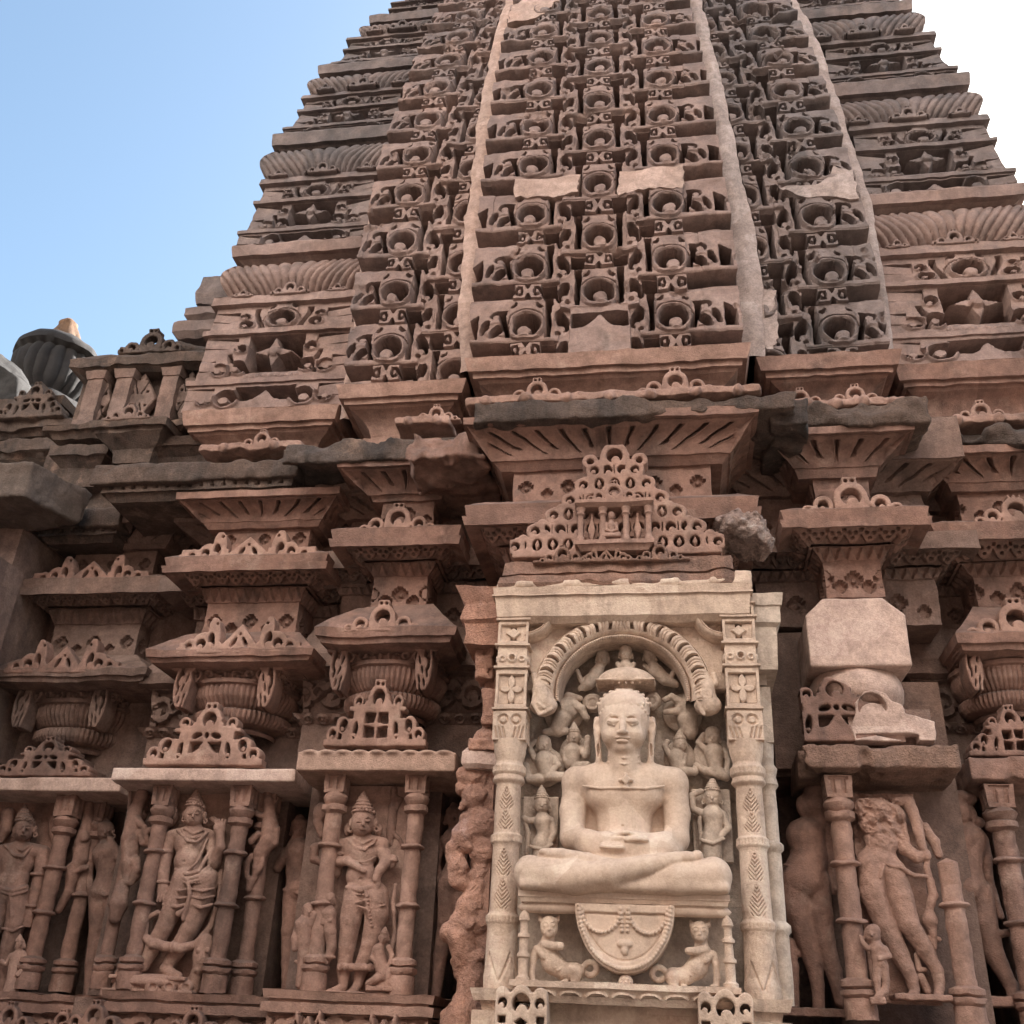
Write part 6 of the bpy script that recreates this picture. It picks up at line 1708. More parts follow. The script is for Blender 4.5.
# throne
Yt = -.12
a, b = atx(521, 898, Yt), atx(727, 898, Yt); cx = (a + b) / 2; Zt = lambda y: atz(624, y, Yt)
thr = moulding('throne_board', cx, b - a, Yt, .3, [(Zt(906), -.02, Zt(904), -.01), (Zt(904), .0, Zt(899), .008), (Zt(899), .012, Zt(893), .012)], JINA, shrine, rough=.003)
m = MB()
zc = Zt(908.5); R = .026
xs = np.linspace(a - .02, b + .02, 60)[:, None]; an = np.linspace(0, 2 * math.pi, 21)[None]
cap = np.sqrt(np.clip(np.minimum((xs - a + .02), (b + .02 - xs)) / .04, 0.0, 1))
m.grid(np.stack([xs + 0 * an, Yt + .04 + np.cos(an) * R * cap, zc + np.sin(an) * R * cap], -1))
m.build('bolster', JINA, thr, smooth=60, rough=.002)
m = MB(); m.box(a, b, .10, .3, Zt(985), Zt(907)); m.build('throne_back', CREAMG, thr, rough=.005)
# hanging cloth with beads
cxc = atx(624.5, 920, Yt - .02); zc0 = Zt(905); hwc = (atx(674, 906, Yt) - atx(575, 906, Yt)) / 2; hc = zc0 - Zt(974)
S = SDF((cxc - hwc - .03, Yt - .09, zc0 - hc - .04), (cxc + hwc + .03, Yt + .16, zc0 + .01), .0042)
def cloth(X, Yy, Z):
    d2 = ell2(X, Z - zc0, 0 * 1 + cxc, 0, hwc, hc) + 0 * Yy
    d2 = np.maximum(d2, Z - zc0 + 0 * X)
    bor = .010 * sst(np.abs(d2 + .018) - .020, .008) - .006 * sst(np.abs(d2 + .040) - .004, .006) + .006 * sst(d2 + .05, .05) * 0
    return np.maximum(d2, np.maximum(Yt - .015 - bor - Yy, Yy - Yt - .15)) * .9
S.fun(S.lo, S.lo + S.n * S.h, cloth, 0)
for k in range(46):
    a_ = math.pi * (k + .5) / 46; S.ell((cxc + math.cos(a_) * (hwc - .018), Yt - .028, zc0 - math.sin(a_) * (hc - .018)), (.0105, .014, .0105), .001)
for sg in (-1, 1):
    for k in range(17):
        a_ = math.pi * k / 16; S.ell((cxc + sg * (.105 + .0) + math.cos(a_) * .088, Yt - .018, zc0 - .02 - math.sin(a_) * .10), (.010, .016, .010), .001)
    for k in range(6): S.ell((cxc + sg * .012, Yt - .018, zc0 - .02 - k * .018), (.009, .011, .009), .002)
S.ell((cxc, Yt - .02, zc0 - .165), (.035, .014, .018), .006); S.ell((cxc, Yt - .02, zc0 - .192), (.016, .014, .02), .006)
S.build('throne_cloth', JINA, thr, .0015)
f = Fig(520, 880, 7.108, Yt + .02, (680, 660, 830, 800), .004, 60, 60)
f.e(752, 728, 30, 52, 40, 52, 4)
for k in range(8): f.e(752 + 30 * math.cos(k * .785), 728 + 30 * math.sin(k * .785), 66, 10, 10, 10, 2)
f.e(752, 728, 70, 9, 10, 9, 2); f.part('rosette', CREAM, thr, .001)
for px, dy in ((523.5, 0), (729, 6)):
    X = atx(px, 950, Yt + .03); Z = lambda y: atz(px, y + dy, Yt + .03)
    m = MB(); r = .022; lathe(m, X, Yt + .03, refine([(r * 1.5, Z(984)), (r * 1.5, Z(978)), (r * 1.05, Z(976)), (r, Z(958)), (r * 1.35, Z(957)), (r * 1.35, Z(954)), (r * .95, Z(952)), (r * .9, Z(938)), (r * 1.3, Z(937)), (r * 1.3, Z(934)), (r * .85, Z(932)), (r * .8, Z(922)), (r * 1.2, Z(920)), (r * .9, Z(914)), (.002, Z(909))], .01), n=18)
    m.build('throne_post', CREAM, thr, smooth=50, rough=.0015)
zb1, zb0 = Zt(984), Zt(998)
def r_scale(u, t, L, W):
    x = per(u, .115); y = t * L
    return .016 * (sst(X_(ell2(x, y, 0, .0, .05, L * .80), -y), .01)) - .012 * sst(ell2(x, y, 0, 0, .036, L * .55), .01)
a, b = atx(513, 990, Yt), atx(738, 995, Yt)
bs = moulding('throne_base', (a + b) / 2, b - a, Yt - .03, .4, [(zb0 - .03, -.03, zb0, -.01), (zb0, -.02, zb1 - .025, .0, r_scale), (zb1 - .025, .014, zb1, .014)], CREAM, thr, du=.005, rough=.003)
m = MB(); m.box((a + b) / 2 - .42, (a + b) / 2 + .42, Yt + .10, .4, Zt(1045), zb0 - .03); m.build('lower_block', CREAM, bs, rough=.004)
for px, py in ((521, 1010), (726, 1016)):
    X = atx(px, py, Yt - .06); zc = atz(px, py + 14, Yt - .06)
    fretwork('scroll_block', lambda x, z: X_(U(U(rect(x, z, 0, .07, .115, .075, .01), circ(x, z, 0, .13, .045)), circ(np.abs(x), z, .085, .135, .03)), -U(U(U(X_(circ(x, z, 0, .10, .040), -circ(x, z, .004, .072, .025)), X_(circ(np.abs(x), z, .082, .10, .022), -circ(np.abs(x), z, .086, .09, .012))), rect(np.abs(x), z, .085, .035, .018, .014)), rhomb(x, z, 0, .025, .03, .018))), X - .15, X + .15, zc - .02, zc + .18, Yt - .07, .14, CREAM, bs, res=.0048)
# lions
def lion(mir):
    g = (lambda x: 1486 - x) if mir else (lambda x: x); o = 34 if mir else 0
    x0, x1 = sorted((g(40), g(590)))
    f = Fig(520, 880, 7.108, Yt + .10, (x0, 220 + o, x1, 780 + o), .0042, 150, 60)
    E = lambda x, y, d, *r, **k: f.e(g(x), y + o, d, *r, **k)
    Cc = lambda pts, k=8: f.c([(g(x), y + o, d, r) for x, y, d, r in pts], k)
    E(208, 335, 60, 64, 60, 78, 10); E(208, 375, 100, 38, 34, 34, 12); E(208, 352, 132, 14, 12, 10, 4); Cc([(208, 300, 116, 9), (208, 350, 130, 9)], 5)
    Cc([(150, 285, 50, 22), (135, 255, 44, 9)], 10); Cc([(262, 285, 50, 22), (275, 255, 44, 9)], 10)
    for s in (-1, 1): E(208 + s * 28, 322, 112, 15, 10, 12, 4); Cc([(208 + s * 12, 302, 118, 5), (208 + s * 34, 294, 112, 5), (208 + s * 52, 310, 98, 4)], 3)
    E(208, 392, 136, 22, 7, 3, 1.5, cut=True)
    Cc([(200, 420, 40, 46), (190, 500, 40, 70), (230, 590, 40, 74), (310, 650, 40, 58), (395, 655, 36, 62)], 16)
    Cc([(120, 500, 60, 34), (95, 560, 70, 26), (85, 660, 76, 22), (90, 715, 84, 22)], 10); E(105, 725, 96, 32, 26, 16, 6)
    Cc([(170, 460, 90, 28), (230, 470, 112, 28), (290, 470, 116, 26)], 8); Cc([(130, 500, 80, 24), (165, 540, 98, 22)], 8)
    Cc([(400, 660, 60, 56), (395, 720, 70, 34), (370, 745, 86, 22)], 10); Cc([(330, 720, 70, 16), (270, 745, 84, 16)], 8)
    Cc([(440, 640, 30, 20)] + [(500 + 48 * math.cos(q_), 632 - 46 * math.sin(q_), 30, 20) for q_ in np.linspace(2.6, -2.3, 12)], 8)
    for k in range(5): Cc([(215 + k * 18, 520 + k * 26, 100, 6), (180 + k * 22, 560 + k * 22, 106, 6)], 4)
    f.S.box(f.p(g(270), 762 + o, 40), np.array([200, 80, 12]) * f.m, 4 * f.m, 3 * f.m)
    return f.done('stone_lion', 'carved cat-eared lion with curled tail on the %s side of the throne' % ('right' if mir else 'left'), 'lion', CREAM, 'lions under the throne', .0015)
lion(False); lion(True)

# --- the seated figure
YJ = .06
f = Fig(0, 0, 1, YJ, (508, 690, 738, 902), .0036, 12, 46); f.kk = .9
d0 = 14
f.e(624, 721, d0, 25.4, 23, 29, 3); f.e(623.5, 735, d0 + 5, 22.0, 17, 17, 5); f.e(623, 748, d0 + 12, 9, 8, 5.5, 6)
f.e(611, 736, d0 + 12, 8, 7, 8, 6); f.e(636, 736, d0 + 12, 8, 7, 8, 6)
f.c([(622.6, 717, d0 + 20.5, 2.0), (622.5, 724, d0 + 23, 2.3), (622.5, 731, d0 + 26, 3.0)], 3); f.e(619.2, 732.2, d0 + 22.8, 2.4, 2.6, 1.8, 1.5); f.e(626, 732.2, d0 + 22.8, 2.4, 2.6, 1.8, 1.5)
for ex, sg in ((613.4, -1), (632, 1)):
    f.e(ex, 717.6, d0 + 21.5, 6.8, 3.0, 1.6, 1.0, cut=True); f.e(ex, 722.0, d0 + 19.8, 7.0, 4.8, 3.8, .4)
    f.c([(ex - 6.3, 723, d0 + 19.4, .55), (ex, 725.4, d0 + 22.6, .7), (ex + 6.3, 723, d0 + 19.4, .55)], .6)
    f.S.cap(f.p(ex - 5.6, 722.2, d0 + 22.0), f.p(ex, 723.9, d0 + 24.6), .5 * f.m, .55 * f.m, .3 * f.m, cut=True); f.S.cap(f.p(ex, 723.9, d0 + 24.6), f.p(ex + 5.6, 722.2, d0 + 22.0), .55 * f.m, .5 * f.m, .3 * f.m, cut=True)
    f.c([(ex - sg * 7.2, 719.4, d0 + 21.2, .8), (ex - sg * 2.5, 714.6, d0 + 21.2, .95), (ex + sg * 2.6, 713.8, d0 + 19.8, .95), (ex + sg * 7.6, 718.0, d0 + 16.5, .7)], .9)
f.e(622.6, 737.6, d0 + 20.8, 7.6, 3.0, 1.5, 1.2); f.e(622.4, 741.2, d0 + 20.8, 6.4, 3.2, 1.9, 1.2)
for (x0, y0, x1, y1) in ((613.4, 738.2, 618, 739.4), (618, 739.4, 622.5, 739.0), (622.5, 739.0, 627, 739.4), (627, 739.4, 632, 738.2)):
    dd = lambda x: d0 + 23.4 - abs(x - 622.5) ** 2 * .035
    f.S.cap(f.p(x0, y0, dd(x0)), f.p(x1, y1, dd(x1)), .55 * f.m, .55 * f.m, .3 * f.m, cut=True)
# hair with a row of curls along the brow
f.e(624, 710.0, d0 - 5, 26.6, 26.0, 20.0, .3)
f.e(624, 722, d0 - 9, 27, 20, 22, .3)
for i in range(-6, 7):
    a_ = i * .205
    f.e(624 + 23.6 * math.sin(a_), 722 - 19.5 * math.cos(a_ * .95), d0 + 17.0 * math.cos(a_ * .92), 2.7, 2.8, 2.3, .3)
for q_ in range(5):
    for i in range(-6, 7):
        el = .30 + q_ * .25; a_ = (i + .5 * (q_ % 2)) * .27
        f.e(624 + 26.6 * math.cos(el) * math.sin(a_), 710 - 20 * math.sin(el), d0 - 5 + 26 * math.cos(el) * math.cos(a_) - 1.0, 2.6, 2.6, 2.2, .3)
for row, (yy, rd) in enumerate(((700.5, .76), (697, .55))):
    for i in range(-5, 6): a_ = i * .26; f.e(624 + 24 * rd * 1.15 * math.sin(a_), yy + 1.2 * abs(i) * .5, d0 + 22 * rd * math.cos(a_), 3, 3, 2.6, 1)
for ex, sg in ((598.0, -1), (651.2, 1)):
    f.c([(ex + sg * 1.0, 720, d0 - 2, 3.4), (ex + sg * .8, 733, d0 - 1, 3.4), (ex - sg * .2, 746, d0 - 1, 3.0), (ex - sg * .8, 761, d0, 3.0)], 2); f.t(ex + sg * .6, 726, d0 + 1, 3.2, 1.2, 1, sq=1.6); f.e(ex - sg * .4, 750, d0 + 2, 1.2, 4, 7, .8, cut=True)
f.c([(624, 745, d0 - 2, 16.5), (624, 768, d0 - 4, 16.5)], 5)
for yy in (758, 764): f.c([(608, yy - 2, d0 + 4, .8), (624, yy, d0 + 14.0, .9), (640, yy - 2, d0 + 4, .8)], 1)
f.c([(577, 782, 3, 15.5), (600, 781, 4, 16.5), (624, 781, 5, 17), (650, 781, 4, 16.5), (673, 783, 3, 15.5)], 6)
f.e(624, 795, 5, 39, 20, 24, 7); f.e(607, 794, 12, 19, 13, 15, 8); f.e(642, 794, 12, 19, 13, 15, 8); f.e(624.5, 826, 4, 26, 17, 26, 12); f.e(624.5, 850, 6, 30, 18, 20, 10)
f.e(622.5, 825.5, 22.5, 1.5, 3, 1.4, .6, cut=True)
f.c([(583, 786.0, 20.5, 1.2), (600, 788.2, 26.4, 1.2), (624, 787.6, 27.2, 1.2), (645, 788.6, 26.4, 1.2), (664, 786.0, 20.5, 1.2)], .6)
f.b(626, 780, 26.5, 3.6, 3.2, 3.6, 1, 1, a=math.pi / 4)
for i in range(4): f.e(626 + 5.6 * math.cos(i * math.pi / 2), 780 + 5.6 * math.sin(i * math.pi / 2), 26.5, 2, 2, 2, 1)
f.c([(577, 787, 3, 14.4), (572.5, 812, 4, 12.6), (572.5, 836, 10, 11.8)], 4); f.c([(573, 838, 11, 12), (588, 841, 24, 10), (606, 841, 32, 7.6), (616, 841.5, 35, 6.2)], 5)
f.c([(673, 788, 3, 14.4), (677, 814, 4, 12.6), (676.5, 838, 10, 11.8)], 4); f.c([(676, 840, 11, 12), (662, 844, 24, 10), (645, 844.5, 32, 7.6), (634, 844, 35, 6.4)], 5)
# hands, one laid in the other
f.kk = .55
f.e(626, 843.5, 37, 13, 7, 3.4, 2); f.e(622, 839.0, 39, 11, 6, 3.0, 2)
for k in range(4): f.c([(626 + k * 1.0, 839.4 - k * 1.5, 46 - k * 2.4, 1.8), (637 + k * .8, 839.0 - k * 1.5, 47 - k * 2.4, 1.6), (647 - k * 1.6, 839.6 - k * 1.3, 44 - k * 2.2, 1.35)], .3)
for k in range(4): f.c([(622 - k * .8, 847.4 - k * 1.5, 47 - k * 2.2, 1.8), (611 - k * .6, 847.4 - k * 1.5, 47.5 - k * 2.2, 1.6), (601 + k * 1.4, 846.2 - k * 1.2, 44 - k * 2.0, 1.35)], .3)
f.c([(614, 836, 40, 2.2), (623, 832.6, 44, 1.9), (629, 832.4, 45, 1.6)], 1); f.c([(638, 838.5, 38, 2.2), (632, 833.6, 43, 1.9), (628, 833.0, 44.5, 1.6)], 1)
# crossed legs
f.c([(532, 873, 34, 15.0), (575, 876, 40, 16.2), (622, 873, 34, 15.5)], 7); f.e(530, 873, 30, 15.5, 18, 16.0, 6)
f.c([(714, 876, 34, 15.6), (675, 878, 36, 15.6), (632, 882, 34, 11.5)], 5); f.e(714, 876, 30, 16, 18, 16.6, 6)
f.c([(566, 878, 44, 13.2), (610, 873, 48, 11.6), (645, 865.5, 46, 9.0), (676, 859.5, 42, 7.0)], 3); f.e(686, 857.5, 41, 12, 7, 5.6, 3); f.e(697, 855.8, 40, 5.4, 6, 5.2, 2.5)
for k in range(4): f.e(700 + k * .4, 853.5 + k * 1.9, 42 - k, 2.3, 3, 1.5, .6)
f.c([(614, 866, 44, 6.0), (588, 860, 44, 6.4), (562, 855, 42, 6.0), (548, 853.5, 40, 5.0)], 3); f.c([(548, 854, 40, 4.4), (541, 856, 38, 3.4)], 2); f.e(545, 852, 40, 6, 5, 3.4, 1.5)
f.b(624, 889, 26, 96, 22, 4, 6, 4)
f.e(630, 852, 20, 50, 24, 18, 10)
f.S.box(f.p(624, 840, -16), np.array([52, 14, 62]) * f.m, 6 * f.m, 8 * f.m)
f.done('seated_statue', 'large smooth cream statue seated cross-legged in meditation under the ribbed arch', 'statue', JINA, None, .0012, .05)

# --- umbrella and small figures carved round the seated statue
f = Fig(510, 610, 4.452, .12, (360, 220, 670, 420), .0045, 60, 60)
f.e(516, 330, 14, 132, 96, 72, 4); f.b(516, 372, 14, 150, 120, 30, 3, 4, cut=True); f.b(516, 336, 14, 128, 92, 5, 3, 3)
f.c([(510, 350, 10, 46), (508, 405, 6, 52)], 6)
for k in range(-4, 5): f.c([(516, 262, 40, 4), (516 + k * 30, 325, 100 - k * k * 3.6, 5)], 4)
f.part('stone_umbrella', CREAM, shrine, .0015)
GA = 'small figures carved round the seated statue'
def small(name, label, ox, oy, sc, Y, box, fn, mat=CREAMG, cat='carving', front=60):
    f = Fig(ox, oy, sc, Y, box, .0038, front, 70); f.kk = .5; fn(f)
    return f.done(name, label, cat, mat, GA, .0015)
def whiskL(f):
    f.head(165, 95, 14, 31, yaw=.1); f.c([(165, 130, 8, 20), (170, 165, 10, 36), (175, 215, 10, 28), (165, 255, 8, 36), (165, 310, 6, 38)], 10)
    f.c([(200, 160, 10, 15), (214, 210, 14, 13), (190, 262, 26, 11)], 6); f.c([(135, 160, 10, 14), (110, 160, 16, 12), (95, 150, 20, 11)], 6); f.c([(95, 150, 16, 9), (110, 210, 8, 10), (105, 290, 4, 9)], 6); f.c([(120, 262, 30, 7), (165, 275, 44, 7), (205, 255, 30, 7)], 3); f.b(160, 200, -30, 70, 16, 130, 4)
small('attendant_figure', 'small attendant standing at the left elbow of the seated statue', 500, 780, 3.938, .20, (60, 10, 250, 330), whiskL)
def whiskR(f):
    f.head(836, 66, 14, 33, yaw=-.1); f.c([(836, 100, 8, 20), (838, 140, 12, 42), (840, 190, 12, 34), (832, 240, 10, 40), (832, 300, 8, 42)], 10)
    f.c([(875, 135, 10, 16), (900, 190, 14, 14), (860, 230, 30, 12)], 6); f.c([(795, 130, 10, 16), (760, 115, 16, 13), (755, 60, 18, 12), (790, 45, 20, 12)], 6); f.c([(785, 150, 16, 8), (790, 240, 10, 9), (795, 300, 8, 8)], 4); f.c([(790, 235, 44, 7), (836, 250, 54, 7), (880, 232, 36, 7)], 3); f.b(835, 180, -30, 76, 16, 140, 4)
small('attendant_figure', 'small attendant with a raised arm at the right elbow of the seated statue', 500, 780, 3.938, .20, (730, 0, 940, 320), whiskR)
def seatLO(f):
    f.head(150, 600, 20, 30, yaw=.3, crown='cap'); f.c([(152, 630, 10, 20), (155, 670, 14, 44), (165, 720, 14, 34)], 10); f.c([(110, 660, 14, 15), (85, 610, 16, 13), (110, 585, 18, 12)], 6); f.c([(195, 660, 18, 15), (215, 690, 26, 13), (185, 720, 34, 11)], 6); f.c([(170, 740, 20, 26), (230, 745, 30, 22), (262, 735, 26, 16)], 8); f.c([(140, 750, 14, 24), (85, 755, 16, 18), (70, 690, 14, 14)], 8); f.e(150, 700, -20, 95, 30, 90, 10)
small('deity_figure', 'small seated figure in the upper left corner beside the left pillar', 510, 610, 4.452, .22, (30, 540, 300, 800), seatLO)
def seatLI(f):
    f.head(285, 565, 20, 28, yaw=-.1); f.c([(282, 595, 10, 18), (278, 630, 14, 38), (275, 680, 14, 32)], 10); f.c([(315, 620, 16, 14), (335, 650, 26, 13), (345, 590, 30, 12)], 6); f.c([(345, 570, 24, 14), (345, 640, 20, 14)], 5); f.c([(245, 620, 14, 14), (250, 670, 26, 13), (290, 690, 32, 11)], 6); f.c([(290, 700, 22, 22), (345, 690, 24, 16)], 8); f.e(290, 640, -20, 70, 30, 80, 10)
small('deity_figure', 'small crowned figure left of the seated statue\'s ear', 510, 610, 4.452, .22, (210, 500, 385, 740), seatLI)
def seatRI(f):
    f.head(757, 595, 20, 28, yaw=.1); f.c([(750, 625, 10, 18), (740, 655, 14, 38), (750, 700, 14, 34)], 10); f.c([(705, 640, 18, 14), (688, 605, 24, 13), (700, 585, 24, 12)], 6); f.c([(775, 650, 18, 14), (770, 685, 30, 12), (740, 690, 34, 11)], 6); f.c([(760, 720, 22, 24), (820, 720, 24, 18), (830, 690, 20, 12)], 8); f.e(755, 660, -20, 70, 30, 80, 10)
small('deity_figure', 'small seated figure right of the seated statue\'s ear', 510, 610, 4.452, .22, (660, 530, 850, 760), seatRI)
def seatRO(f):
    f.head(902, 565, 20, 32, yaw=-.1, crown='cap'); f.c([(905, 598, 10, 20), (908, 635, 14, 42), (915, 690, 14, 32)], 10); f.c([(868, 620, 18, 15), (840, 590, 22, 13), (862, 555, 24, 12)], 6); f.c([(950, 625, 14, 15), (972, 670, 18, 13), (965, 720, 24, 12)], 6); f.c([(915, 715, 22, 28), (960, 740, 26, 22), (870, 715, 28, 18), (830, 690, 24, 13)], 8); f.e(905, 660, -20, 90, 30, 100, 10)
small('deity_figure', 'small seated figure with an arm raised to its head beside the right pillar', 510, 610, 4.452, .22, (800, 500, 1010, 790), seatRO)
def eleL(f):
    f.e(255, 440, 16, 60, 44, 52, 12); f.c([(235, 480, 14, 44), (215, 530, 10, 36)], 12); f.c([(280, 420, 34, 24), (320, 440, 44, 18), (340, 480, 40, 16)], 8); f.e(368, 415, 24, 46, 30, 44, 6); f.t(368, 415, 52, 26, 7, 3); f.c([(260, 385, 16, 20), (310, 395, 20, 15)], 8); f.c([(190, 540, 14, 20), (160, 545, 12, 16), (250, 540, 20, 18)], 6); f.e(240, 460, -20, 90, 26, 90, 10)
small('elephant_carving', 'small elephant with lifted trunk carved left of the stone umbrella', 510, 610, 4.452, .24, (130, 355, 425, 590), eleL)
def eleR(f):
    f.e(790, 440, 16, 58, 44, 52, 12); f.c([(790, 490, 14, 46), (800, 540, 10, 38)], 12); f.c([(770, 415, 34, 20), (720, 385, 40, 15), (690, 400, 40, 13)], 8); f.c([(750, 450, 34, 18), (690, 455, 38, 13)], 8); f.e(630, 405, 24, 44, 30, 44, 6); f.t(630, 405, 52, 25, 7, 3); f.c([(820, 530, 14, 20), (770, 540, 18, 18)], 6); f.e(770, 460, -20, 90, 26, 90, 10)
small('elephant_carving', 'small elephant carved right of the stone umbrella', 510, 610, 4.452, .24, (580, 355, 870, 590), eleR)
def ang(hx, hy, body, arms):
    def fn(f):
        f.head(hx, hy, 16, 27, crown='cap'); f.c(body, 10)
        for a_ in arms: f.c(a_, 5)
    return fn
small('angel_figure', 'small flying figure under the arch left of the umbrella top', 510, 610, 4.452, .22, (285, 160, 470, 365), ang(412, 215, [(405, 245, 8, 20), (385, 285, 12, 32), (350, 330, 10, 26), (320, 350, 6, 18)], [[(370, 280, 16, 13), (320, 320, 16, 11), (300, 270, 12, 10)]]))
small('angel_figure', 'small figure sitting on top of the stone umbrella', 510, 610, 4.452, .17, (455, 150, 580, 300), ang(515, 195, [(515, 225, 8, 18), (515, 255, 10, 34)], [[(480, 240, 14, 11), (490, 265, 26, 10), (515, 262, 36, 9)], [(550, 240, 14, 11), (540, 265, 26, 10), (515, 262, 36, 9)]]))
small('angel_figure', 'small flying figure under the arch right of the umbrella top', 510, 610, 4.452, .22, (575, 150, 775, 375), ang(622, 205, [(630, 235, 8, 20), (650, 275, 12, 34), (690, 310, 10, 26), (735, 330, 6, 18)], [[(670, 270, 16, 13), (715, 305, 16, 11), (735, 260, 12, 10)], [(620, 265, 18, 13), (600, 250, 24, 10)]]))

zP = Zt(1045)
moulding('pedestal', cx, 1.36, -.05, .9, [(0, .30, .30, .30), (.30, .22, .55, .12), (.55, .16, .65, .16, r_bumps(.16, .02)), (.65, .04, zP - .12, .0), (zP - .12, .05, zP - .03, .06), (zP - .03, .0, zP + .02, .0)], RED, shrine, du=.02, rough=.008)
# ------------------------------------------------------------------ left background: pavilion and domed shrine
pav = thing('roof_pavilion', 'small dark stone pavilion with three short pillars beside the tower base', 'pavilion', (-4.4, 2.0, 5.4))
Yv = 1.85
def V_(x, y, Y=Yv): return at(x, y, Y)
a, b = V_(72, 365), V_(196, 365)
zb0, zt0 = atz(135, 424, Yv), atz(140, 368, Yv)
cx = (a[0] + b[0]) / 2; wd = b[0] - a[0]
zr = atz(140, 348, Yv)
moulding('roof', cx + .05, wd, Yv, Yv + 1.2, [(zt0 - .02, -.04, zt0 + .02, .02), (zt0 + .02, .04, zt0 + .11, .05), (zt0 + .11, .05, zr, -.08)], DARK, pav, rough=.015)
X = V_(150, 345)[0]
fretwork('roof_crest', ped_scroll(.62, .30, 0), X - .31, X + .31, zr - .05, zr + .25, Yv - .0, .12, DARK, pav, res=.008, rough=.006)
S = SDF((X - .1, Yv + .02, zr - .06), (X + .9, Yv + .35, zr + .2), .012)
S.chain([((X + .2, Yv + .15, zr + .1), .06), ((X + .45, Yv + .15, zr + .03), .05), ((X + .8, Yv + .15, zr - .02), .04)], .03); S.build('roof_scroll', DARK, pav, .008)
for px in (82, 111, 158):
    q = V_(px, 420); p1 = V_(px + 6, 372)
    moulding('pillar', q[0] + .02, .15, Yv, Yv + .16, [(zb0, .02, zb0 + .06, .02), (zb0 + .06, .0, zt0 - .10, .0), (zt0 - .10, .01, zt0 - .02, .03)], SHADE, pav, rough=.008)
for px, w in ((96, .20), (134, .34), (182, .26)):
    X = V_(px, 398)[0]; H = zt0 - zb0
    fretwork('diamond_panel', lambda x, z, H=H, w=w: X_(U(rhomb(x, z, 0, H * .5, w * .5, H * .48), circ(x, z, 0, H * .5, w * .22)), -U(U(X_(np.abs(np.abs(x) - np.abs(z - H * .5) * .35) - .006, .05 - np.hypot(x, z - H * .5)), circ(np.abs(x), np.abs(z - H * .5), w * .22, H * .12, .014)), circ(np.abs(x), z, w * .1, H * .85, .01))), X - w / 2, X + w / 2, zb0 + .01, zt0, Yv + .06, .08, SHADE, pav, res=.008, rough=.004)
m = MB(); m.box(a[0] + .03, b[0], Yv + .18, Yv + 1.1, zb0 + .01, zt0); m.build('inner_wall', DARK, pav, rough=.01)
z = zb0
moulding('floor_course', cx, wd, Yv, Yv + 1.2, [(z - .12, -.02, z - .06, .02), (z - .06, .05, z - .01, .06)], DARK, pav, rough=.012)
pcx = V_(140, 432)[0]
moulding('front_bracket', pcx + .05, .42, Yv - .14, Yv + .5, [(z - .46, -.04, z - .34, -.02), (z - .34, -.02, z - .24, .10), (z - .24, .10, z - .20, .10), (z - .20, .14, z - .13, .15)], DARK, pav, rough=.012)
fretwork('front_crest', ped_scroll(.42, .17, 0), pcx - .17, pcx + .25, z - .15, z + .02, Yv - .30, .10, SHADE, pav, res=.008, rough=.004)
moulding('side_course', V_(185, 440)[0], .55, Yv - .02, Yv + .6, [(z - .50, -.06, z - .36, -.02), (z - .36, -.02, z - .30, .06), (z - .30, .08, z - .22, .09)], DARK, pav, rough=.012)
moulding('side_course', V_(78, 445)[0] - .0, .40, Yv + .1, Yv + .7, [(z - .56, -.02, z - .36, -.02), (z - .36, -.02, z - .28, .06), (z - .28, .08, z - .18, .08)], DARK, pav, rough=.012)
m = MB(); m.box(V_(30, 450)[0], V_(215, 450)[0], Yv + .25, Yv + 1.5, z - 1.2, z - .13); m.build('core', DARK, pav, rough=.03, scale=.3)

BLK = stone('soot black stone', (.022, .020, .021), (.034, .030, .029), (.013, .012, .012), .5, .15, mott=.3)  # near-black colour, lowered until the dome came out dark enough
dome = thing('domed_shrine', 'distant dark ribbed dome with a small orange-tipped finial at the far left', 'shrine', (-10, 8, 5))
Yd = 7.0
c = at(52, 380, Yd); mm = float((c - CAM) @ _F) / CF
def dz(y): return atz(50, y, Yd)
R = 42 * mm
m = MB(); lathe(m, c[0], Yd, refine([(R * .8, dz(470)), (R * .8, dz(425)), (R * .66, dz(420)), (R * .95, dz(414)), (R * .9, dz(406)), (R * .66, dz(402)), (R * .86, dz(394)), (R * .94, dz(384)), (R * .95, dz(372)), (R * .86, dz(364)), (R * .97, dz(361)), (R * .97, dz(357)), (R * .86, dz(352)), (R * .62, dz(347)), (R * .5, dz(344))], .08), n=160, ribs=20, ramp_=.09, rib_z=(dz(401), dz(364)))
m.build('ribbed_dome', BLK, dome, rough=.03, scale=.4, smooth=50)
fx = at(63, 345, Yd)[0] - c[0]
m = MB(); lathe(m, c[0] + fx, Yd, refine([(R * .62, dz(358)), (R * .60, dz(352)), (R * .50, dz(348)), (R * .36, dz(338)), (R * .23, dz(330)), (R * .21, dz(326)), (R * .12, dz(323)), (.01, dz(321))], .05), n=32, ribs=8, ramp_=.12, rib_z=(dz(350), dz(330)))
m.build('finial', ORANGE, dome, rough=.03, scale=.3)
sh = thing('side_roof', 'broken pale and black stepped stone roof at the left edge behind the eaves', 'roof', (-6.5, 3.2, 4.5))
Ys = 3.3
q0 = at(-12, 360, Ys); q1 = at(32, 410, Ys)
S = SDF((q0[0] - .5, Ys - .4, atz(0, 470, Ys)), (q1[0] + .4, Ys + 1.0, q0[2] + .2), .025)
zz0 = atz(0, 470, Ys)
S.fun(S.lo, S.lo + S.n * S.h, lambda X, Y, Z: np.maximum(np.maximum((X - q0[0] - .15) * .75 + (Z - q0[2]) * .62 + .06 * vnoise(X * 3 + 0 * Y, Y * 3 + 0 * X, Z * 3 + 0 * X + 0 * Y), Ys - Y), np.maximum(zz0 - Z, Y - Ys - .8)), 0)
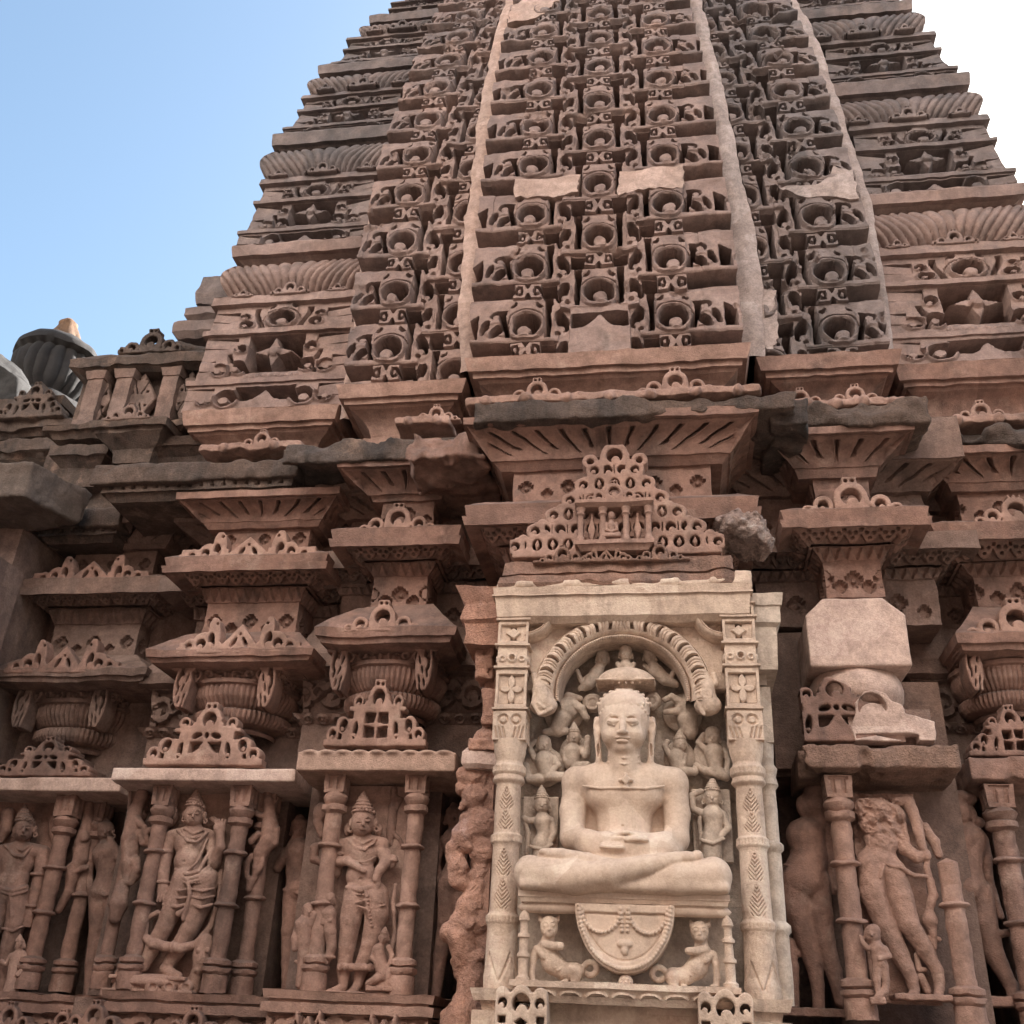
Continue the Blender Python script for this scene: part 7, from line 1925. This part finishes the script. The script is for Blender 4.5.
S.build('gable_stone', stone('grey broken stone', (.034, .031, .030), (.026, .024, .024), (.015, .014, .014), .6, .2), sh, .03, .2)
for i, (px, py, r) in enumerate(((30, 408, 36), (38, 432, 40), (44, 455, 44))):
    p = at(px, py, Ys - .2); mq = float((p - CAM) @ _F) / CF
    moulding('step', p[0] - .1, r * 2.6 * mq, Ys - .25 - .05 * i, Ys + .8, [(p[2] - .10, -.05, p[2] - .04, .0), (p[2] - .04, .04, p[2] + .06, .05), (p[2] + .06, .02, p[2] + .12, -.06)], DARK, sh, rough=.035, wscale=.15)
X = at(32, 405, Ys - .4)[0]
fretwork('step_crest', ped_small(.78, .46, 1), X - .39, X + .39, atz(30, 418, Ys - .4), atz(30, 418, Ys - .4) + .46, Ys - .42, .14, DARK, sh, res=.011, rough=.006)
# neighbouring eave and wall that close the left edge
nb = thing('neighbour_eave', 'plain dark stone block jutting in from the left edge under the small dome', 'eave', (-5.2, .6, 4.4))
Yn = .55
a = at(-60, 470, Yn); b = at(30, 476, Yn)
S = SDF((a[0], Yn - .2, atz(10, 515, Yn) - .1), (b[0] + .35, Yn + 1.9, a[2] + .5), .016)
zA, zB = atz(12, 462, Yn), atz(12, 497, Yn)
xe = atx(28, 480, Yn)
S.fun(S.lo, S.lo + S.n * S.h, lambda X, Y, Z: np.maximum(np.maximum((X - xe - (Y - Yn) * .35), Yn - Y), np.maximum(zB - Z + 0 * X, np.maximum(Z - zA + 0 * Y, Y - Yn - .5))) + .02 * fbm(X * 4 + 0 * Y + 0 * Z, Y * 4 + 0 * X + 0 * Z, Z * 4 + 0 * X + 0 * Y, 3), 0)
S.build('eave_block', stone('grey block', (.12, .09, .076), (.095, .073, .064), (.06, .055, .055), .6, .3), nb, .006)
m = MB(); m.box(atx(-70, 560, 1.0), atx(13, 560, 1.0), 1.0, 1.9, 3.2, zB - .005); m.build('side_wall', SHADE, nb, rough=.012)
m = MB(); m.box(-6.0, -4.28, -2.2, .99, 0, 4.45); m.build('light_blocker', SHADE, nb, rough=.012)  # added unseen wall that blocks light, to darken the left corner
# added unseen building that bounces sunlight onto the temple front
cw = thing('bounce_reflector', 'added unseen pale building on a dark base, bouncing sunlight onto the temple front', 'building', (-14, -19, 0))
PL = stone('pale reflector', (.82, .78, .73), (.79, .75, .70), (.66, .61, .56), .3, .1)
m = MB(); m.box(-38, 14, -26, -16.5, 12, 30); m.build('reflector_face', PL, cw)
m = MB(); m.box(-38.2, 14.2, -26.2, -16.3, 0, 12); m.build('reflector_base', DARK, cw)  # dark so that little light bounces up under the ledges
m = MB(); m.box(-38.3, 14.3, -26.3, -16.2, 30, 30.6); m.build('reflector_cap', PL, cw)
